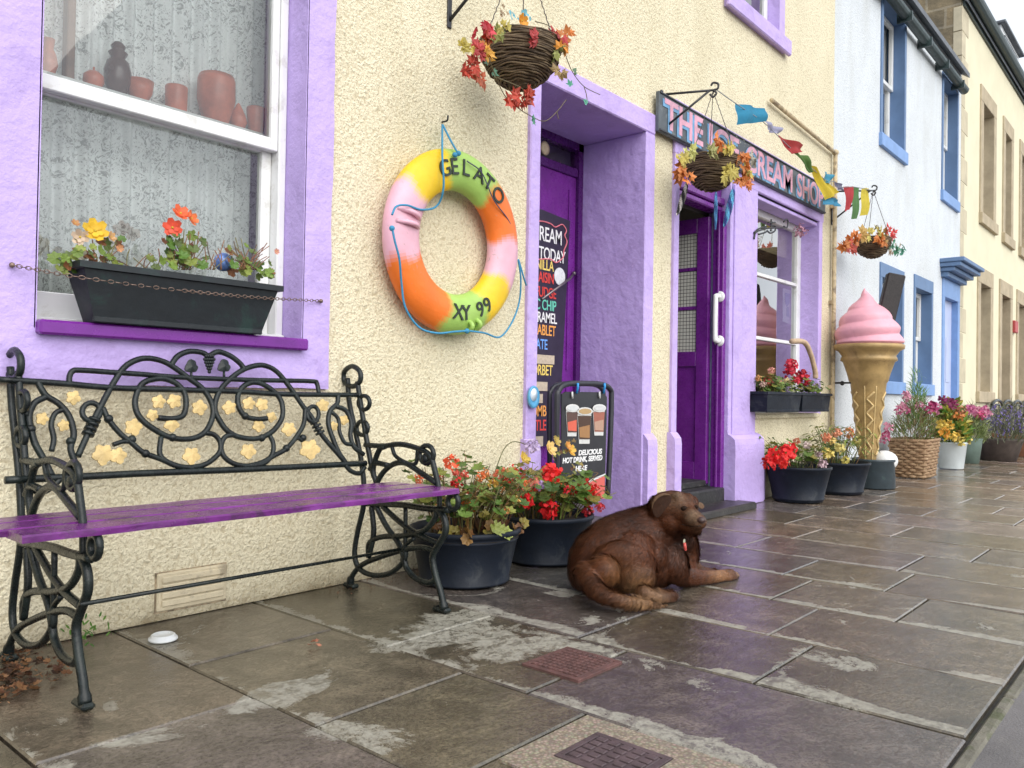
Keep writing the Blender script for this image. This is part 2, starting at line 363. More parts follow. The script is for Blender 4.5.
# ---------------------------------------------------------------- ground
def slab_mat():
    m, t = newmat('wet_flagstone')
    p = t.pos(); a = t.node('ShaderNodeVertexColor', layer_name='Col')
    u = t.node('ShaderNodeUVMap', uv_map='UVMap'); sp = t.node('ShaderNodeSeparateXYZ'); t.link(u.outputs[0], sp.inputs[0])
    big = t.noise(1.7, 5, 0.62, dist=0.3); mid = t.noise(7.5, 8, 0.7, dist=0.6); fine = t.noise(90, 5, 0.7); grit = t.noise(190, 4, 0.75)
    st = t.node('ShaderNodeMapping'); st.inputs['Scale'].default_value = (18, 34, 20); st.inputs['Rotation'].default_value = (0, 0, 0.5); t.link(p, st.inputs[0])
    riv = t.noise(1.0, 7, 0.62, vec=st.outputs[0], dist=0.9)
    # wet stone body colour
    c = t.mix(1.0, a.outputs[0], t.ramp(mid, [(0.30, (0.40, 0.39, 0.36)), (0.5, (0.90, 0.88, 0.83)), (0.70, (1.55, 1.5, 1.38))]), 'MULTIPLY')
    c = t.mix(1.0, c, t.ramp(t.math('ADD', t.math('MULTIPLY', fine, .5), t.math('MULTIPLY', grit, .5)), [(0.36, (0.40,) * 3), (0.62, (1.6,) * 3)]), 'MULTIPLY')
    # drying pale crust: along the near edge of each stone and in blotches
    zone = t.noise(1.1, 3, 0.6, dist=0.4)
    along = t.noise(2.6, 4, 0.6)
    wid = t.math('ADD', 5.0, t.math('MULTIPLY', along, 20.0))
    cen_ = t.node('ShaderNodeSeparateXYZ'); t.link(p, cen_.inputs[0]); mid_ = t.math('MULTIPLY', t.math('SUBTRACT', cen_.outputs['X'], 1.3), 2.2, True)
    edge = t.math('SUBTRACT', 1.0, t.math('MULTIPLY', sp.outputs['X'], wid), True)        # strip along the near edge of each stone
    ey = t.math('MULTIPLY', t.math('SUBTRACT', 0.9, t.math('MULTIPLY', sp.outputs['Y'], 22.0), True), 0.15)
    edge = t.math('MULTIPLY', t.math('MAXIMUM', edge, ey), t.ramp(t.noise(2.1, 3, 0.5, dist=0.5), [(0.34, (0.45,) * 3), (0.50, (1, 1, 1))]))
    blot = t.noise(3.3, 10, 0.70, dist=1.1)
    gsp = t.node('ShaderNodeSeparateXYZ'); t.link(p, gsp.inputs[0])
    near = t.math('SUBTRACT', 4.2, gsp.outputs['X'], True)
    dry = t.math('ADD', t.math('MULTIPLY', edge, t.math('ADD', 0.12, t.math('MULTIPLY', mid_, 0.13))), t.math('ADD', t.math('MULTIPLY', blot, 0.62), t.math('MULTIPLY', zone, 0.42)))
    for cx_, cy_, sx_, sy_, am_ in [(1.712, 1.73, 0.208, 0.13, 0.108), (1.713, 1.492, 0.156, 0.13, 0.086), (0.824, 1.622, 0.26, 0.065, 0.108), (0.621, 1.831, 0.13, 0.065, 0.086), (1.106, 1.649, 0.143, 0.091, 0.108), (1.061, 1.313, 0.104, 0.156, 0.108), (1.289, 1.347, 0.065, 0.208, 0.054), (2.205, 1.74, 0.13, 0.078, 0.097), (2.299, 1.493, 0.182, 0.065, 0.086), (1.853, 1.139, 0.065, 0.286, 0.097), (1.497, 0.777, 0.065, 0.286, 0.119), (2.247, 0.728, 0.065, 0.208, 0.076), (1.947, 0.608, 0.065, 0.26, 0.086), (1.893, 1.8, 0.13, 0.078, 0.065), (2.651, 1.249, 0.065, 0.182, 0.065)]:      # known drying patches on these stones
        dx_ = t.math('DIVIDE', t.math('SUBTRACT', gsp.outputs['X'], cx_), sx_); dy_ = t.math('DIVIDE', t.math('SUBTRACT', gsp.outputs['Y'], cy_), sy_)
        rr_ = t.math('SQRT', t.math('ADD', t.math('MULTIPLY', dx_, dx_), t.math('MULTIPLY', dy_, dy_)))
        dry = t.math('ADD', dry, t.math('MULTIPLY', t.math('SUBTRACT', 1.5, rr_, True), am_ * 1.35))
    dryr = t.ramp(dry, [(0.612, (0, 0, 0)), (0.645, (1, 1, 1))])
    rag = t.ramp(t.math('ADD', t.math('MULTIPLY', t.noise(30, 9, 0.78, dist=.6), .65), t.math('MULTIPLY', grit, .35)), [(0.44, (0.0,) * 3), (0.53, (1, 1, 1))])
    dm = t.math('MULTIPLY', t.math('MULTIPLY', dryr, t.math('ADD', 0.25, t.math('MULTIPLY', rag, 0.75))), t.math('ADD', 0.30, t.math('MULTIPLY', near, 0.62)), True)
    drycol = t.mix(1.0, t.mix(0.72, a.outputs[0], (0.27, 0.26, 0.215)), t.ramp(fine, [(0.2, (0.95,) * 3), (0.8, (1.75,) * 3)]), 'MULTIPLY')
    c2 = t.mix(dm, c, drycol)
    t.link(c2, t.b.inputs['Base Color'])
    wet = t.ramp(big, [(0.38, (0.06,) * 3), (0.62, (0.19,) * 3)])
    r = t.mix(dm, wet, (0.78,) * 3)
    t.link(r, t.b.inputs['Roughness']); t.b.inputs['Specular IOR Level'].default_value = 1.0
    h = t.math('ADD', t.math('MULTIPLY', riv, 0.8), t.math('ADD', t.math('MULTIPLY', fine, 0.22), t.math('MULTIPLY', grit, 0.16)))
    t.link(t.bump(h, 0.62, 0.0050), t.b.inputs['Normal'])
    return m
SLAB = slab_mat()
SOIL = M('damp_soil', (0.035, 0.024, 0.016), 0.9, 0.4, 40, 0.8, 120, 0.006)
JOINT = M('dirty_joint_mortar', (0.022, 0.019, 0.015), 0.85, 0.5, 25, 0.6, 120, 0.004, dirt=(0.05, 0.07, 0.02), dirt_amt=0.3)
ASPH = M('wet_asphalt', (0.12, 0.112, 0.112), 0.55, 0.25, 4, 0.8, 160, 0.004, dirt=(0.16, 0.15, 0.14), dirt_amt=0.3)

g = MB(); g.add([(-600, -600, -0.06), (600, -600, -0.06), (600, 600, -0.06), (-600, 600, -0.06)], [(0, 1, 2, 3)])
g.build('ground', M('distant_ground', (0.10, 0.10, 0.09), 0.8), tags=dict(kind='structure'))
g = MB(); g.add([(-40, -5.0, -0.012), (120, -5.0, -0.012), (120, 0.357, -0.012), (-40, 0.357, -0.012)], [(0, 1, 2, 3)])
g.build('road', ASPH, tags=dict(kind='structure'))
g = MB(); g.add([(-6, 0.352, -0.0155), (70, 0.352, -0.0155), (70, 2.62, -0.0155), (-6, 2.62, -0.0155)], [(0, 1, 2, 3)])
g.add([(-6, 0.352, -0.0155), (-6, 0.352, -0.05), (70, 0.352, -0.05), (70, 0.352, -0.0155)], [(0, 1, 2, 3)])
g.build('pavement_bed', JOINT, tags=dict(kind='structure'))
edges = [-5.0]
while edges[-1] < -0.6: edges.append(edges[-1] + 0.45)
edges = [e for e in edges if e < 0.0] + [0.13, 0.57, 1.03, 1.48, 1.92, 2.335, 2.76, 3.18, 3.60, 4.04]
while edges[-1] < 42: edges.append(edges[-1] + rng.uniform(0.40, 0.50))
cuts = {0.57: [1.655], 1.03: [1.965, 1.425, 1.045, 0.70], 1.48: [1.725, 1.22], 1.92: [1.39, 0.855], 2.335: [1.69, 0.995], 2.76: [1.17, 0.76],
        3.18: [1.30, 0.91], 3.60: [1.70, 0.98], 4.04: [1.60, 0.80]}
tints = [tuple(.88 * q for q in c) for c in [(0.105, 0.092, 0.066), (0.098, 0.083, 0.062), (0.115, 0.100, 0.080), (0.125, 0.100, 0.078), (0.110, 0.094, 0.088), (0.092, 0.086, 0.082), (0.14, 0.115, 0.092)]]
sl = MB()
for i in range(len(edges) - 1):
    x0, x1 = edges[i], edges[i + 1]
    cs = cuts.get(round(x0, 3))
    if cs is None:
        cs = []; y = 2.42 - rng.uniform(0.3, 0.7)
        while y > 0.62: cs.append(y); y -= rng.uniform(0.38, 0.85)
    ys = [2.43] + cs + [0.380 + rng.uniform(0, .004)]
    for k in range(len(ys) - 1):
        ya, yb = ys[k + 1], ys[k]; gx = 0.0026 + rng.uniform(0, 0.0014)
        a, b, c_, d_ = x0 + gx, x1 - gx, ya + gx, yb - gx
        dz = rng.uniform(-0.0018, 0.0018); tx = rng.uniform(-0.002, 0.002); ty = rng.uniform(-0.002, 0.002)
        if x0 < 1.5 or x0 > 6: dz = min(dz, 0)
        def zz(X, Y): return -0.0025 + dz + tx * ((X - a) / (b - a) - .5) + ty * ((Y - c_) / (d_ - c_) - .5)
        ch = [(a, c_), (b, c_), (b, d_), (a, d_)]
        e = 0.004; inn = [(a + e, c_ + e), (b - e, c_ + e), (b - e, d_ - e), (a + e, d_ - e)]
        if i % 5 == 2 and k == 0: pass
        v = [(X, Y, zz(X, Y)) for X, Y in inn] + [(X, Y, zz(X, Y) - 0.004) for X, Y in ch] + [(X, Y, -0.02) for X, Y in ch]
        fcs = [(0, 1, 2, 3)] + [(4 + q, 4 + (q + 1) % 4, (q + 1) % 4, q) for q in range(4)] + [(8 + q, 8 + (q + 1) % 4, 4 + (q + 1) % 4, 4 + q) for q in range(4)]
        P2 = inn + ch + ch
        uv = [[(P2[q][0] - a, P2[q][1] - c_) if kf == 0 else (.3, .3) for q in fc] for kf, fc in enumerate(fcs)]
        t0 = rng.choice(tints if x0 > 2.2 else tints[:5]); j = rng.uniform(0.85, 1.15)
        far = min(1, max(0, (x0 - 2.5) / 3)); t0 = (t0[0] * (1 + .95 * far), t0[1] * (1 + .84 * far), t0[2] * (1 + .80 * far))  # farther stones lightened: tan tone plus sky sheen painted into the colour
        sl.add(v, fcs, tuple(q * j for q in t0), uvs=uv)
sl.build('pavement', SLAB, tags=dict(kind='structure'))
# cracked haunching strip between the last stones and the road
km = MB()
x = -3.0
while x < 30:
    L = rng.uniform(0.3, 0.9)
    km.box((x, 0.352 + rng.uniform(-.006, .006), -0.05), (x + L - 0.012, 0.379, -0.008 + rng.uniform(-.004, .003)), bev=0.006); x += L
km.build('kerb', M('worn_concrete_edging', (0.14, 0.13, 0.10), 0.7, 0.3, 9, 0.9, 60, 0.008, dirt=(0.06, 0.07, 0.025), dirt_amt=0.5), tags=dict(kind='structure'))

# ---------------------------------------------------------------- walls
def wall(mb, x0, x1, z0, z1, holes, y=D, depth=0.40, step=0.0):
    xs = sorted({x0, x1, *[h[0] for h in holes], *[h[1] for h in holes]}); zs = sorted({z0, z1, *[h[2] for h in holes], *[h[3] for h in holes]})
    xs = [q for q in xs if x0 <= q <= x1]; zs = [q for q in zs if z0 <= q <= z1]
    for i in range(len(xs) - 1):
        for k in range(len(zs) - 1):
            cx, cz = (xs[i] + xs[i + 1]) / 2, (zs[k] + zs[k + 1]) / 2
            if any(h[0] < cx < h[1] and h[2] < cz < h[3] for h in holes): continue
            mb.add([(xs[i], y, zs[k]), (xs[i + 1], y, zs[k]), (xs[i + 1], y, zs[k + 1]), (xs[i], y, zs[k + 1])], [(0, 1, 2, 3)])
    # back of the front wall, so rooms are dark
def shell(mb, x0, x1, z1, yb, ridge, y0=D, side=True):
    """side and back walls of a house, gable ends up to the ridge"""
    ym = (y0 + yb) / 2
    for x in (x0, x1):
        mb.add([(x, y0, 0), (x, yb, 0), (x, yb, z1), (x, ym, ridge), (x, y0, z1)], [(0, 1, 2, 3, 4)])
    mb.add([(x0, yb, 0), (x1, yb, 0), (x1, yb, z1), (x0, yb, z1)], [(0, 1, 2, 3)])
def roof(x0, x1, z1, yb, ridge, parent, y0=D, over=0.12):
    ym = (y0 + yb) / 2; r = MB()
    sl_ = (ridge - z1) / (ym - y0)
    e0 = (y0 - over, z1 - over * sl_)
    for x in [x0]:
        r.add([(x0, e0[0], e0[1] + .06), (x1, e0[0], e0[1] + .06), (x1, ym, ridge + .06), (x0, ym, ridge + .06),
               (x1, yb + over, e0[1] + .06), (x0, yb + over, e0[1] + .06),
               (x0, e0[0], e0[1]), (x1, e0[0], e0[1]), (x1, ym, ridge), (x0, ym, ridge), (x1, yb + over, e0[1]), (x0, yb + over, e0[1])],
              [(0, 1, 2, 3), (3, 2, 4, 5), (6, 9, 8, 7), (9, 11, 10, 8), (0, 6, 7, 1), (5, 4, 10, 11), (0, 3, 9, 6), (3, 5, 11, 9), (1, 7, 8, 2), (2, 8, 10, 4)])
    return r.build('roof', SLATE, parent)
def interior(parent, x0, x1, z0, z1, y0, y1, mat=ROOM, name='room'):
    m = MB(); m.add([(x0, y0, z0), (x1, y0, z0), (x1, y1, z0), (x0, y1, z0), (x0, y0, z1), (x1, y0, z1), (x1, y1, z1), (x0, y1, z1)],
                    [(0, 1, 2, 3), (4, 7, 6, 5), (1, 5, 6, 2), (2, 6, 7, 3), (3, 7, 4, 0)])
    return m.build(name, mat, parent)

# ================= the cream ice cream shop
shop = thing('ice_cream_shop', (0, D, 0), 'cream roughcast shop building with lilac painted window and door surrounds', 'building')
LW = (0.796, 1.637, 0.86, 2.75)        # lace curtained window opening
D1 = (2.93, 3.86, 0.0, 2.185)
D2 = (4.24, 4.915, 0.0, 2.10)
SW = (5.33, 6.50, 0.60, 2.13)
UW = (4.93, 5.66, 3.36, 4.6)
mb = MB(); wall(mb, -1.6, 6.85, 0, 5.2, [LW, D1, D2, SW, UW], depth=0.17)
shell(mb, -1.6, 6.85, 5.2, 8.4, 8.0)
mb.build('wall', CREAM, shop)
roof(-1.7, 6.9, 5.2, 8.4, 8.0, shop)

# --- lilac surround of the lace window: hand-shaped, uneven edge
def surround(parent, hole, l, r, b, t, proud=0.018, mat=LILAC, depth=0.11, name='surround', sill=True, wob=0.004):
    """painted margin round an opening with its own reveals, slightly irregular outline"""
    a, c, z0, z1 = hole; y = D - proud; s = MB(); w = lambda: rng.uniform(-wob, wob)
    def strip(p, q, o1, o2):   # inner edge p->q, outer edge o1->o2
        n = max(2, int((Vector(q) - Vector(p)).length / 0.08)); I = []; O = []
        for k in range(n + 1):
            f = k / n; I.append(Vector(p).lerp(Vector(q), f)); o = Vector(o1).lerp(Vector(o2), f)
            if 0 < k < n: o += (o - I[-1]).normalized() * w()
            O.append(o)
        for k in range(n):
            s.add([I[k], I[k + 1], O[k + 1], O[k]], [(0, 1, 2, 3)])
            s.add([O[k], O[k + 1], O[k + 1] + Vector((0, proud + .004, 0)), O[k] + Vector((0, proud + .004, 0))], [(0, 1, 2, 3)])
    P = lambda x, z: (x, y, z)
    strip(P(a, z0), P(a, z1), P(a - l, z0 - b), P(a - l, z1 + t)); strip(P(c, z1), P(c, z0), P(c + r, z1 + t), P(c + r, z0 - b))
    if t: strip(P(a, z1), P(c, z1), P(a - l, z1 + t), P(c + r, z1 + t))
    if b: strip(P(c, z0), P(a, z0), P(c + r, z0 - b), P(a - l, z0 - b))
    e = 0.003; y2 = D + depth
    s.add([(a + e, y, z0), (a + e, y2, z0), (a + e, y2, z1), (a + e, y, z1), (a - e, y, z0), (a - e, y, z1)], [(0, 1, 2, 3), (4, 0, 3, 5)])
    s.add([(c - e, y, z0), (c - e, y2, z0), (c - e, y2, z1), (c - e, y, z1), (c + e, y, z0), (c + e, y, z1)], [(0, 3, 2, 1), (4, 5, 3, 0)])
    s.add([(a, y, z1 - e), (c, y, z1 - e), (c, y2, z1 - e), (a, y2, z1 - e), (a, y, z1 + e), (c, y, z1 + e)], [(0, 3, 2, 1), (0, 1, 5, 4)])
    if sill: s.add([(a, y, z0 + e), (c, y, z0 + e), (c, y2, z0 + e), (a, y2, z0 + e)], [(0, 1, 2, 3)])
    return s.build(name, mat, parent)
surround(shop, LW, 0.30, 0.115, 0.150, 0.15, depth=0.17)
# the deep purple sill board
s = MB(); s.box((0.797, D - 0.052, 0.842), (1.643, D + 0.10, 0.882), bev=0.006); s.build('sill', PURPLE, shop)
# --- sash window, set back behind the reveal and tucked in on the left
sash = MB(); X0, X1, ZB = LW[0] - .045, LW[1] - .004, 0.885; WY = D + .095
tr = W(163, 115, WY + .02).z     # meeting rail height
def sashframe(x0, x1, z0, z1, y, w=0.045, bot=0.06, top=0.045, t=0.035, name='sash', mat=WHITE_P, parent=None):
    m = MB(); m.box((x0, y, z0), (x0 + w, y + t, z1), bev=.003); m.box((x1 - w, y, z0), (x1, y + t, z1), bev=.003)
    m.box((x0 + w, y + .001, z0), (x1 - w, y + t - .001, z0 + bot), bev=.003); m.box((x0 + w, y + .001, z1 - top), (x1 - w, y + t - .001, z1), bev=.003)
    return m.build(name, mat, parent)
sash.box((X0, WY, ZB), (X0 + .03, WY + .10, 2.74), bev=.004); sash.box((X1 - .03, WY, ZB), (X1, WY + .10, 2.74), bev=.004)
win = sash.build('window', WHITE_P, shop)
sashframe(X0 + .031, X1 - .031, tr - .022, 2.735, WY + .006, 0.028, 0.044, t=.034, parent=win)
sashframe(X0 + .031, X1 - .031, ZB + .012, tr + .010, WY + .045, 0.038, 0.080, 0.034, t=.034, parent=win)
m = MB(); m.box((LW[0] + .001, WY - .012, ZB - .002), (X1, WY + .10, ZB + .014), bev=.003); m.build('bottom_rail', WHITE_P, win)
for z0, z1, y in ((tr + .02, 2.70, WY + .022), (ZB + .09, tr - .02, WY + .062)):
    m = MB(); m.add([(X0 + .055, y, z0), (X1 - .055, y, z0), (X1 - .055, y, z1), (X0 + .055, y, z1)], [(0, 1, 2, 3)]); m.build('pane', GLASS, win)
# lace
def lace_mat():
    m, t = newmat('white_lace'); out = t.n['Material Output']
    tcn = t.node('ShaderNodeTexCoord'); uv = tcn.outputs['UV']
    v1 = t.node('ShaderNodeTexVoronoi', feature='DISTANCE_TO_EDGE', i_Scale=26.0); t.link(uv, v1.inputs['Vector'])
    n1 = t.noise(27, 5, 0.7, vec=uv, dist=2.2); n2 = t.noise(70, 2, 0.6, vec=uv, dist=3.0); n3 = t.noise(7, 3, 0.5, vec=uv, dist=1.0)
    flo = t.ramp(n1, [(0.43, (0, 0, 0)), (0.47, (1, 1, 1)), (0.58, (1, 1, 1)), (0.62, (0.2, 0.2, 0.2))])
    rose = t.ramp(t.math('ADD', t.math('MULTIPLY', n3, .6), t.math('MULTIPLY', n2, .4)), [(0.50, (0, 0, 0)), (0.53, (1, 1, 1))])
    net = t.ramp(v1.outputs[0], [(0.0, (1, 1, 1)), (0.03, (0.0, 0.0, 0.0))])
    al = t.math('MAXIMUM', t.math('MULTIPLY', flo, 0.97), t.math('MAXIMUM', t.math('MULTIPLY', rose, 0.9), t.math('ADD', t.math('MULTIPLY', net, 0.30), 0.44)))
    df = t.node('ShaderNodeBsdfDiffuse'); df.inputs[0].default_value = (0.93, 0.95, 0.94, 1)
    tl = t.node('ShaderNodeBsdfTranslucent'); tl.inputs[0].default_value = (0.6, 0.64, 0.64, 1)
    a = t.node('ShaderNodeMixShader', i_0=0.12); t.link(df.outputs[0], a.inputs[1]); t.link(tl.outputs[0], a.inputs[2])
    tp = t.node('ShaderNodeBsdfTransparent'); mx = t.node('ShaderNodeMixShader')
    t.link(al, mx.inputs[0]); t.link(tp.outputs[0], mx.inputs[1]); t.link(a.outputs[0], mx.inputs[2]); t.link(mx.outputs[0], out.inputs[0])
    return m
LACE = lace_mat()
def curtain(parent, x0, x1, z0, z1, y, folds=15, amp=0.014, name='lace_curtain'):
    m = MB(); n = 160; v = []; f = []; uv = []
    for i in range(n + 1):
        x = x0 + (x1 - x0) * i / n; yy = y + amp * sin(folds * 2 * pi * i / n) + amp * .6 * sin(folds * 3.7 * pi * i / n + 1)
        v += [(x, yy, z0), (x, yy + 0.003 * sin(i), z1)]
    L = (x1 - x0) * 1.35
    for i in range(n):
        f.append((2 * i, 2 * i + 2, 2 * i + 3, 2 * i + 1)); uv.append([(L * i / n, z0), (L * (i + 1) / n, z0), (L * (i + 1) / n, z1), (L * i / n, z1)])
    m.add(v, f, smooth=True, uvs=uv); o = m.build(name, LACE, parent); return o
lc = curtain(None, LW[0] - .05, LW[1] + .05, 0.92, 2.9, D + 0.315, amp=.010)
tag(lc, 'white floral lace curtain hanging behind the big lilac framed window', 'curtain')
interior(shop, -0.2, 2.6, 0.3, 3.0, D + 0.235, 3.9)
m = MB()
for (a, b) in ((-0.2, LW[0] - .06), (LW[1] - .002, 2.6)): m.box((a, D + .216, 0.3), (b, D + .234, 3.0))
m.build('room_wall', ROOM, shop)

# --- first doorway: deep lilac recess
def doorway(hole, depth, lw, rw, th, proud, name='doorway_surround', left_reveal=True):
    a, b, z0, z1 = hole; s = MB(); y = D - proud; y2 = D + depth
    s.box((a - lw, y, 0), (a, y2, z1 + .0), bev=.006) ; s.box((b, y, 0), (b + rw, y2, z1), bev=.006)
    s.box((a - lw, y - .001, z1), (b + rw, y2, z1 + th), bev=.006)
    return s.build(name, LILAC, shop)
doorway(D1, 0.425, 0.075, 0.095, 0.115, 0.022)
# swelling plinth blocks at the foot of the surrounds
def plinth(x0, x1, z1, proud, y2=D + 0.02):
    s = MB(); n = 8; pr = [(D - proud, 0.0), (D - proud, z1 - 0.07), (D - proud * .92, z1 - .035), (D - proud * .6, z1 - 0.012), (D - 0.02, z1)]
    v = []
    for (y, z) in pr: v += [(x0, y, z), (x1, y, z)]
    k = len(pr); f = [(2 * i, 2 * i + 1, 2 * i + 3, 2 * i + 2) for i in range(k - 1)]
    for e in (0, 1):
        b = len(v); v += [((x0, x1)[e], y2, 0), ((x0, x1)[e], y2, z1)]
        f.append(tuple([2 * i + e for i in range(k)] + [b + 1, b]) if e else tuple([b, b + 1] + [2 * i + e for i in range(k)][::-1]))
    s.add(v, f); return s.build('plinth', LILAC, shop)
plinth(D1[1] + .008, D1[1] + .108, 0.50, 0.055); plinth(D1[0] - .09, D1[0] - .006, 0.50, 0.055)
YD = D + 0.42
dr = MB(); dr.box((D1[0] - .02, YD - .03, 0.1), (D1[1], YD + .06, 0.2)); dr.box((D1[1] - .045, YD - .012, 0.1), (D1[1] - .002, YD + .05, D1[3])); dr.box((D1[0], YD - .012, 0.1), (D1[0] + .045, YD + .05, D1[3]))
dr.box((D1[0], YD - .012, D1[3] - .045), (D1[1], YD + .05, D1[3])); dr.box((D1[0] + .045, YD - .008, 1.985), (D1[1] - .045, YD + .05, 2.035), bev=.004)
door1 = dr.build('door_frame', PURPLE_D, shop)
m = MB(); m.box((D1[0] + .047, YD + .008, 0.12), (D1[1] - .047, YD + .045, 1.983)); dl = m.build('door', PURPLE, shop)
m = MB()
for z0, z1 in ((0.22, 0.75), (0.85, 1.9)):
    for x0 in (D1[0] + .12, D1[0] + .53):
        m.box((x0, YD + .0, z0), (x0 + .015, YD + .01, z1)); m.box((x0 + .28, YD + .0, z0), (x0 + .295, YD + .01, z1))
m.build('door_moulding', PURPLE, dl)
m = MB(); m.add([(D1[0] + .045, YD + .02, 2.035), (D1[1] - .045, YD + .02, 2.035), (D1[1] - .045, YD + .02, 2.14), (D1[0] + .045, YD + .02, 2.14)], [(0, 1, 2, 3)]); m.build('fanlight', GLASS, shop)
m = MB(); m.box((D1[0] - .1, YD + .1, 0), (D1[1] + .1, YD + .12, 2.3)); m.build('room_backing', ROOM, shop)
m = MB(); m.box((D1[0], D + .02, -.01), (D1[1], YD + .05, 0.012), bev=.004); m.box((D1[0] + .001, YD - .05, .0), (D1[1] - .001, YD + .05, .1), bev=.006); m.build('doorstep', M('door_step_stone', (0.12, 0.11, 0.10), 0.5, 0.2, 8, 0.4, 60, 0.003), shop)
m = MB(); o_ = (3.505, YD + .012, 2.085); m.lathe([(0, 0), (.035, 0), (.04, .01), (.02, .014), (.0, .014)], (0, 0, 0), 16)
m.v = [(p[0] + o_[0], o_[1] - p[2] - .006, p[1] + o_[2]) for p in m.v]; m.build('fanlight_ornament', M('cream_shell', (.6, .5, .32), .5), shop)

# --- second doorway (open shop door)
s = MB(); y = D - .022
s.box((D2[0] - .055, y, 0), (D2[0], D + .11, 2.33), bev=.006)
s.build('doorway_surround', LILAC, shop)
plinth(D2[0] - .075, D2[0] + .004, 0.50, 0.055)
# pilaster between door and shop window
s = MB(); s.box((D2[1], D - .022, 0), (SW[0], D + .14, 2.20), bev=.006); s.box((D2[1] + .04, D - .034, 0.46), (D2[1] + .30, D - .02, 2.12), bev=.006); s.build('pilaster', LILAC, shop)
plinth(D2[1] - .004, SW[0] + .03, 0.47, 0.075); plinth(SW[0] + .02, SW[0] + .12, 0.31, 0.045)
# fascia and boarding over the door
s = MB(); s.box((D2[0], D + .02, 1.97), (D2[1], D + .13, 2.02), bev=.008); s.box((D2[0], D + .035, 1.93), (D2[1], D + .13, 1.968), bev=.008)
for k in range(9): s.box((D2[0] + k * .075, D + .045, 2.02), (D2[0] + k * .075 + .071, D + .13, 2.20), bev=.004)
s.build('door_pelmet', PURPLE, shop)
# right hand door post with the white grab handle
s = MB(); s.box((D2[1] - .045, D + .005, 0.06), (D2[1] - .002, D + .082, 1.93), bev=.004); s.box((D2[1] - .058, D + .03, 0.06), (D2[1] - .0445, D + .048, 1.93), bev=.004); post = s.build('door_post', PURPLE, shop)
hp = MB(); hx = D2[1] - .045; hy = XP(717.5, 320, hx - .03).y
zt, zb = XP(716, 297, hx).z, XP(716, 341, hx).z
hp.tube(bez([(hx - .002, hy, zt), (hx - .05, hy, zt), (hx - .062, hy, zt - .03), (hx - .062, hy, zb + .03), (hx - .05, hy, zb), (hx - .002, hy, zb)], 6), 0.016, 12)
for z in (zt, zb): hp.lathe([(0, 0), (.036, 0), (.036, .006), (.026, .012), (0, .012)], (0, 0, 0), 20); k = len(hp.v) - 100; hp.v[k:] = [(hx - .001 - p[2], hy + p[0], z + p[1]) for p in hp.v[k:]]
hp.build('grab_handle', M('white_plastic', (.78, .78, .78), .35, .03), post)
m = MB(); m.box((D2[1] - .030, D + .083, 0.06), (D2[1] - .002, D + .098, 1.93)); m.build('draught_strip', M('grey_blue_strip', (.20, .23, .32), .6, .3, 20), shop)
# the open glazed door, swung back into the shop
hx = D2[1] - 0.03; dy0, dy1 = D + .100, D + .93; dr = MB()
zb_, zt_ = 0.14, 1.90
def dbox(a, b, z0, z1, t=0.0, bev=.003): dr.box((hx - .04 + t, a, z0), (hx - t, b, z1), bev=bev)
dbox(dy0, dy0 + .085, zb_, zt_); dbox(dy1 - .1, dy1, zb_, zt_); dbox(dy0 + .085, dy1 - .1, zb_, zb_ + .14, .001); dbox(dy0 + .085, dy1 - .1, zt_ - .1, zt_, .001)
zg = XP(690, 352, hx).z; dbox(dy0 + .085, dy1 - .1, zg - .10, zg, .001)
for q in (0.37, 0.70): z = zg + (1.8 - zg) * q; dbox(dy0 + .085, dy1 - .1, z - .012, z + .012, .008, .002)
dbox(dy0 + .085, dy1 - .1, zb_ + .14, zg - .10, .014, .002)
gd = dr.build('glazed_door', PURPLE, shop)
def wired():
    m, t = newmat('wired_privacy_glass'); p = t.pos()
    b = t.node('ShaderNodeSeparateXYZ'); t.link(p, b.inputs[0])
    def ln(o):
        q = t.math('FRACT', t.math('MULTIPLY', o, 42.0)); return t.math('LESS_THAN', q, 0.14)
    l = t.math('MAXIMUM', ln(b.outputs['Y']), ln(b.outputs['Z']))
    t.link(t.mix(l, (0.62, 0.62, 0.56), (0.02, 0.02, 0.025)), t.b.inputs['Base Color']); t.b.inputs['Roughness'].default_value = .15
    return m
m = MB(); m.box((hx - .026, dy0 + .08, zg - .005), (hx - .018, dy1 - .095, 1.81)); m.build('pane', wired(), gd)
# shop interior, threshold and worn black step
interior(shop, 3.95, 6.8, 0.12, 2.6, D + .18, 4.9, M('shop_interior', (0.50, 0.47, 0.43), .8, .3, 2))
m = MB(); m.box((3.95, D + .166, .1), (D2[0], D + .178, 2.6)); m.box((D2[1], D + .166, .1), (SW[0] + .02, D + .178, 2.6)); m.box((D2[0], D + .166, 1.93), (D2[1], D + .178, 2.6)); m.build('room_wall', ROOM, shop)
m = MB(); m.box((D2[0] - .03, D - .005, -.01), (D2[1] + .0, D + .5, 0.125), bev=.012); m.box((D2[0] + .002, D + .1, .125), (D2[1] - .06, D + .5, .165), bev=.006)
m.build('threshold', M('black_worn_stone', (0.022, 0.022, 0.022), .6, .5, 30, .6, 80, .004, dirt=(.16, .15, .14), dirt_amt=.3), shop)
m = MB(); m.box((D2[0] - .15, D - .20, -.01), (D2[1] + .06, D - .0052, 0.042), bev=.012); m.build('door_step', M('dark_step_stone', (0.03, 0.028, 0.026), .4, .4, 14, .6, 60, .004, dirt=(.12, .11, .10), dirt_amt=.3), shop)

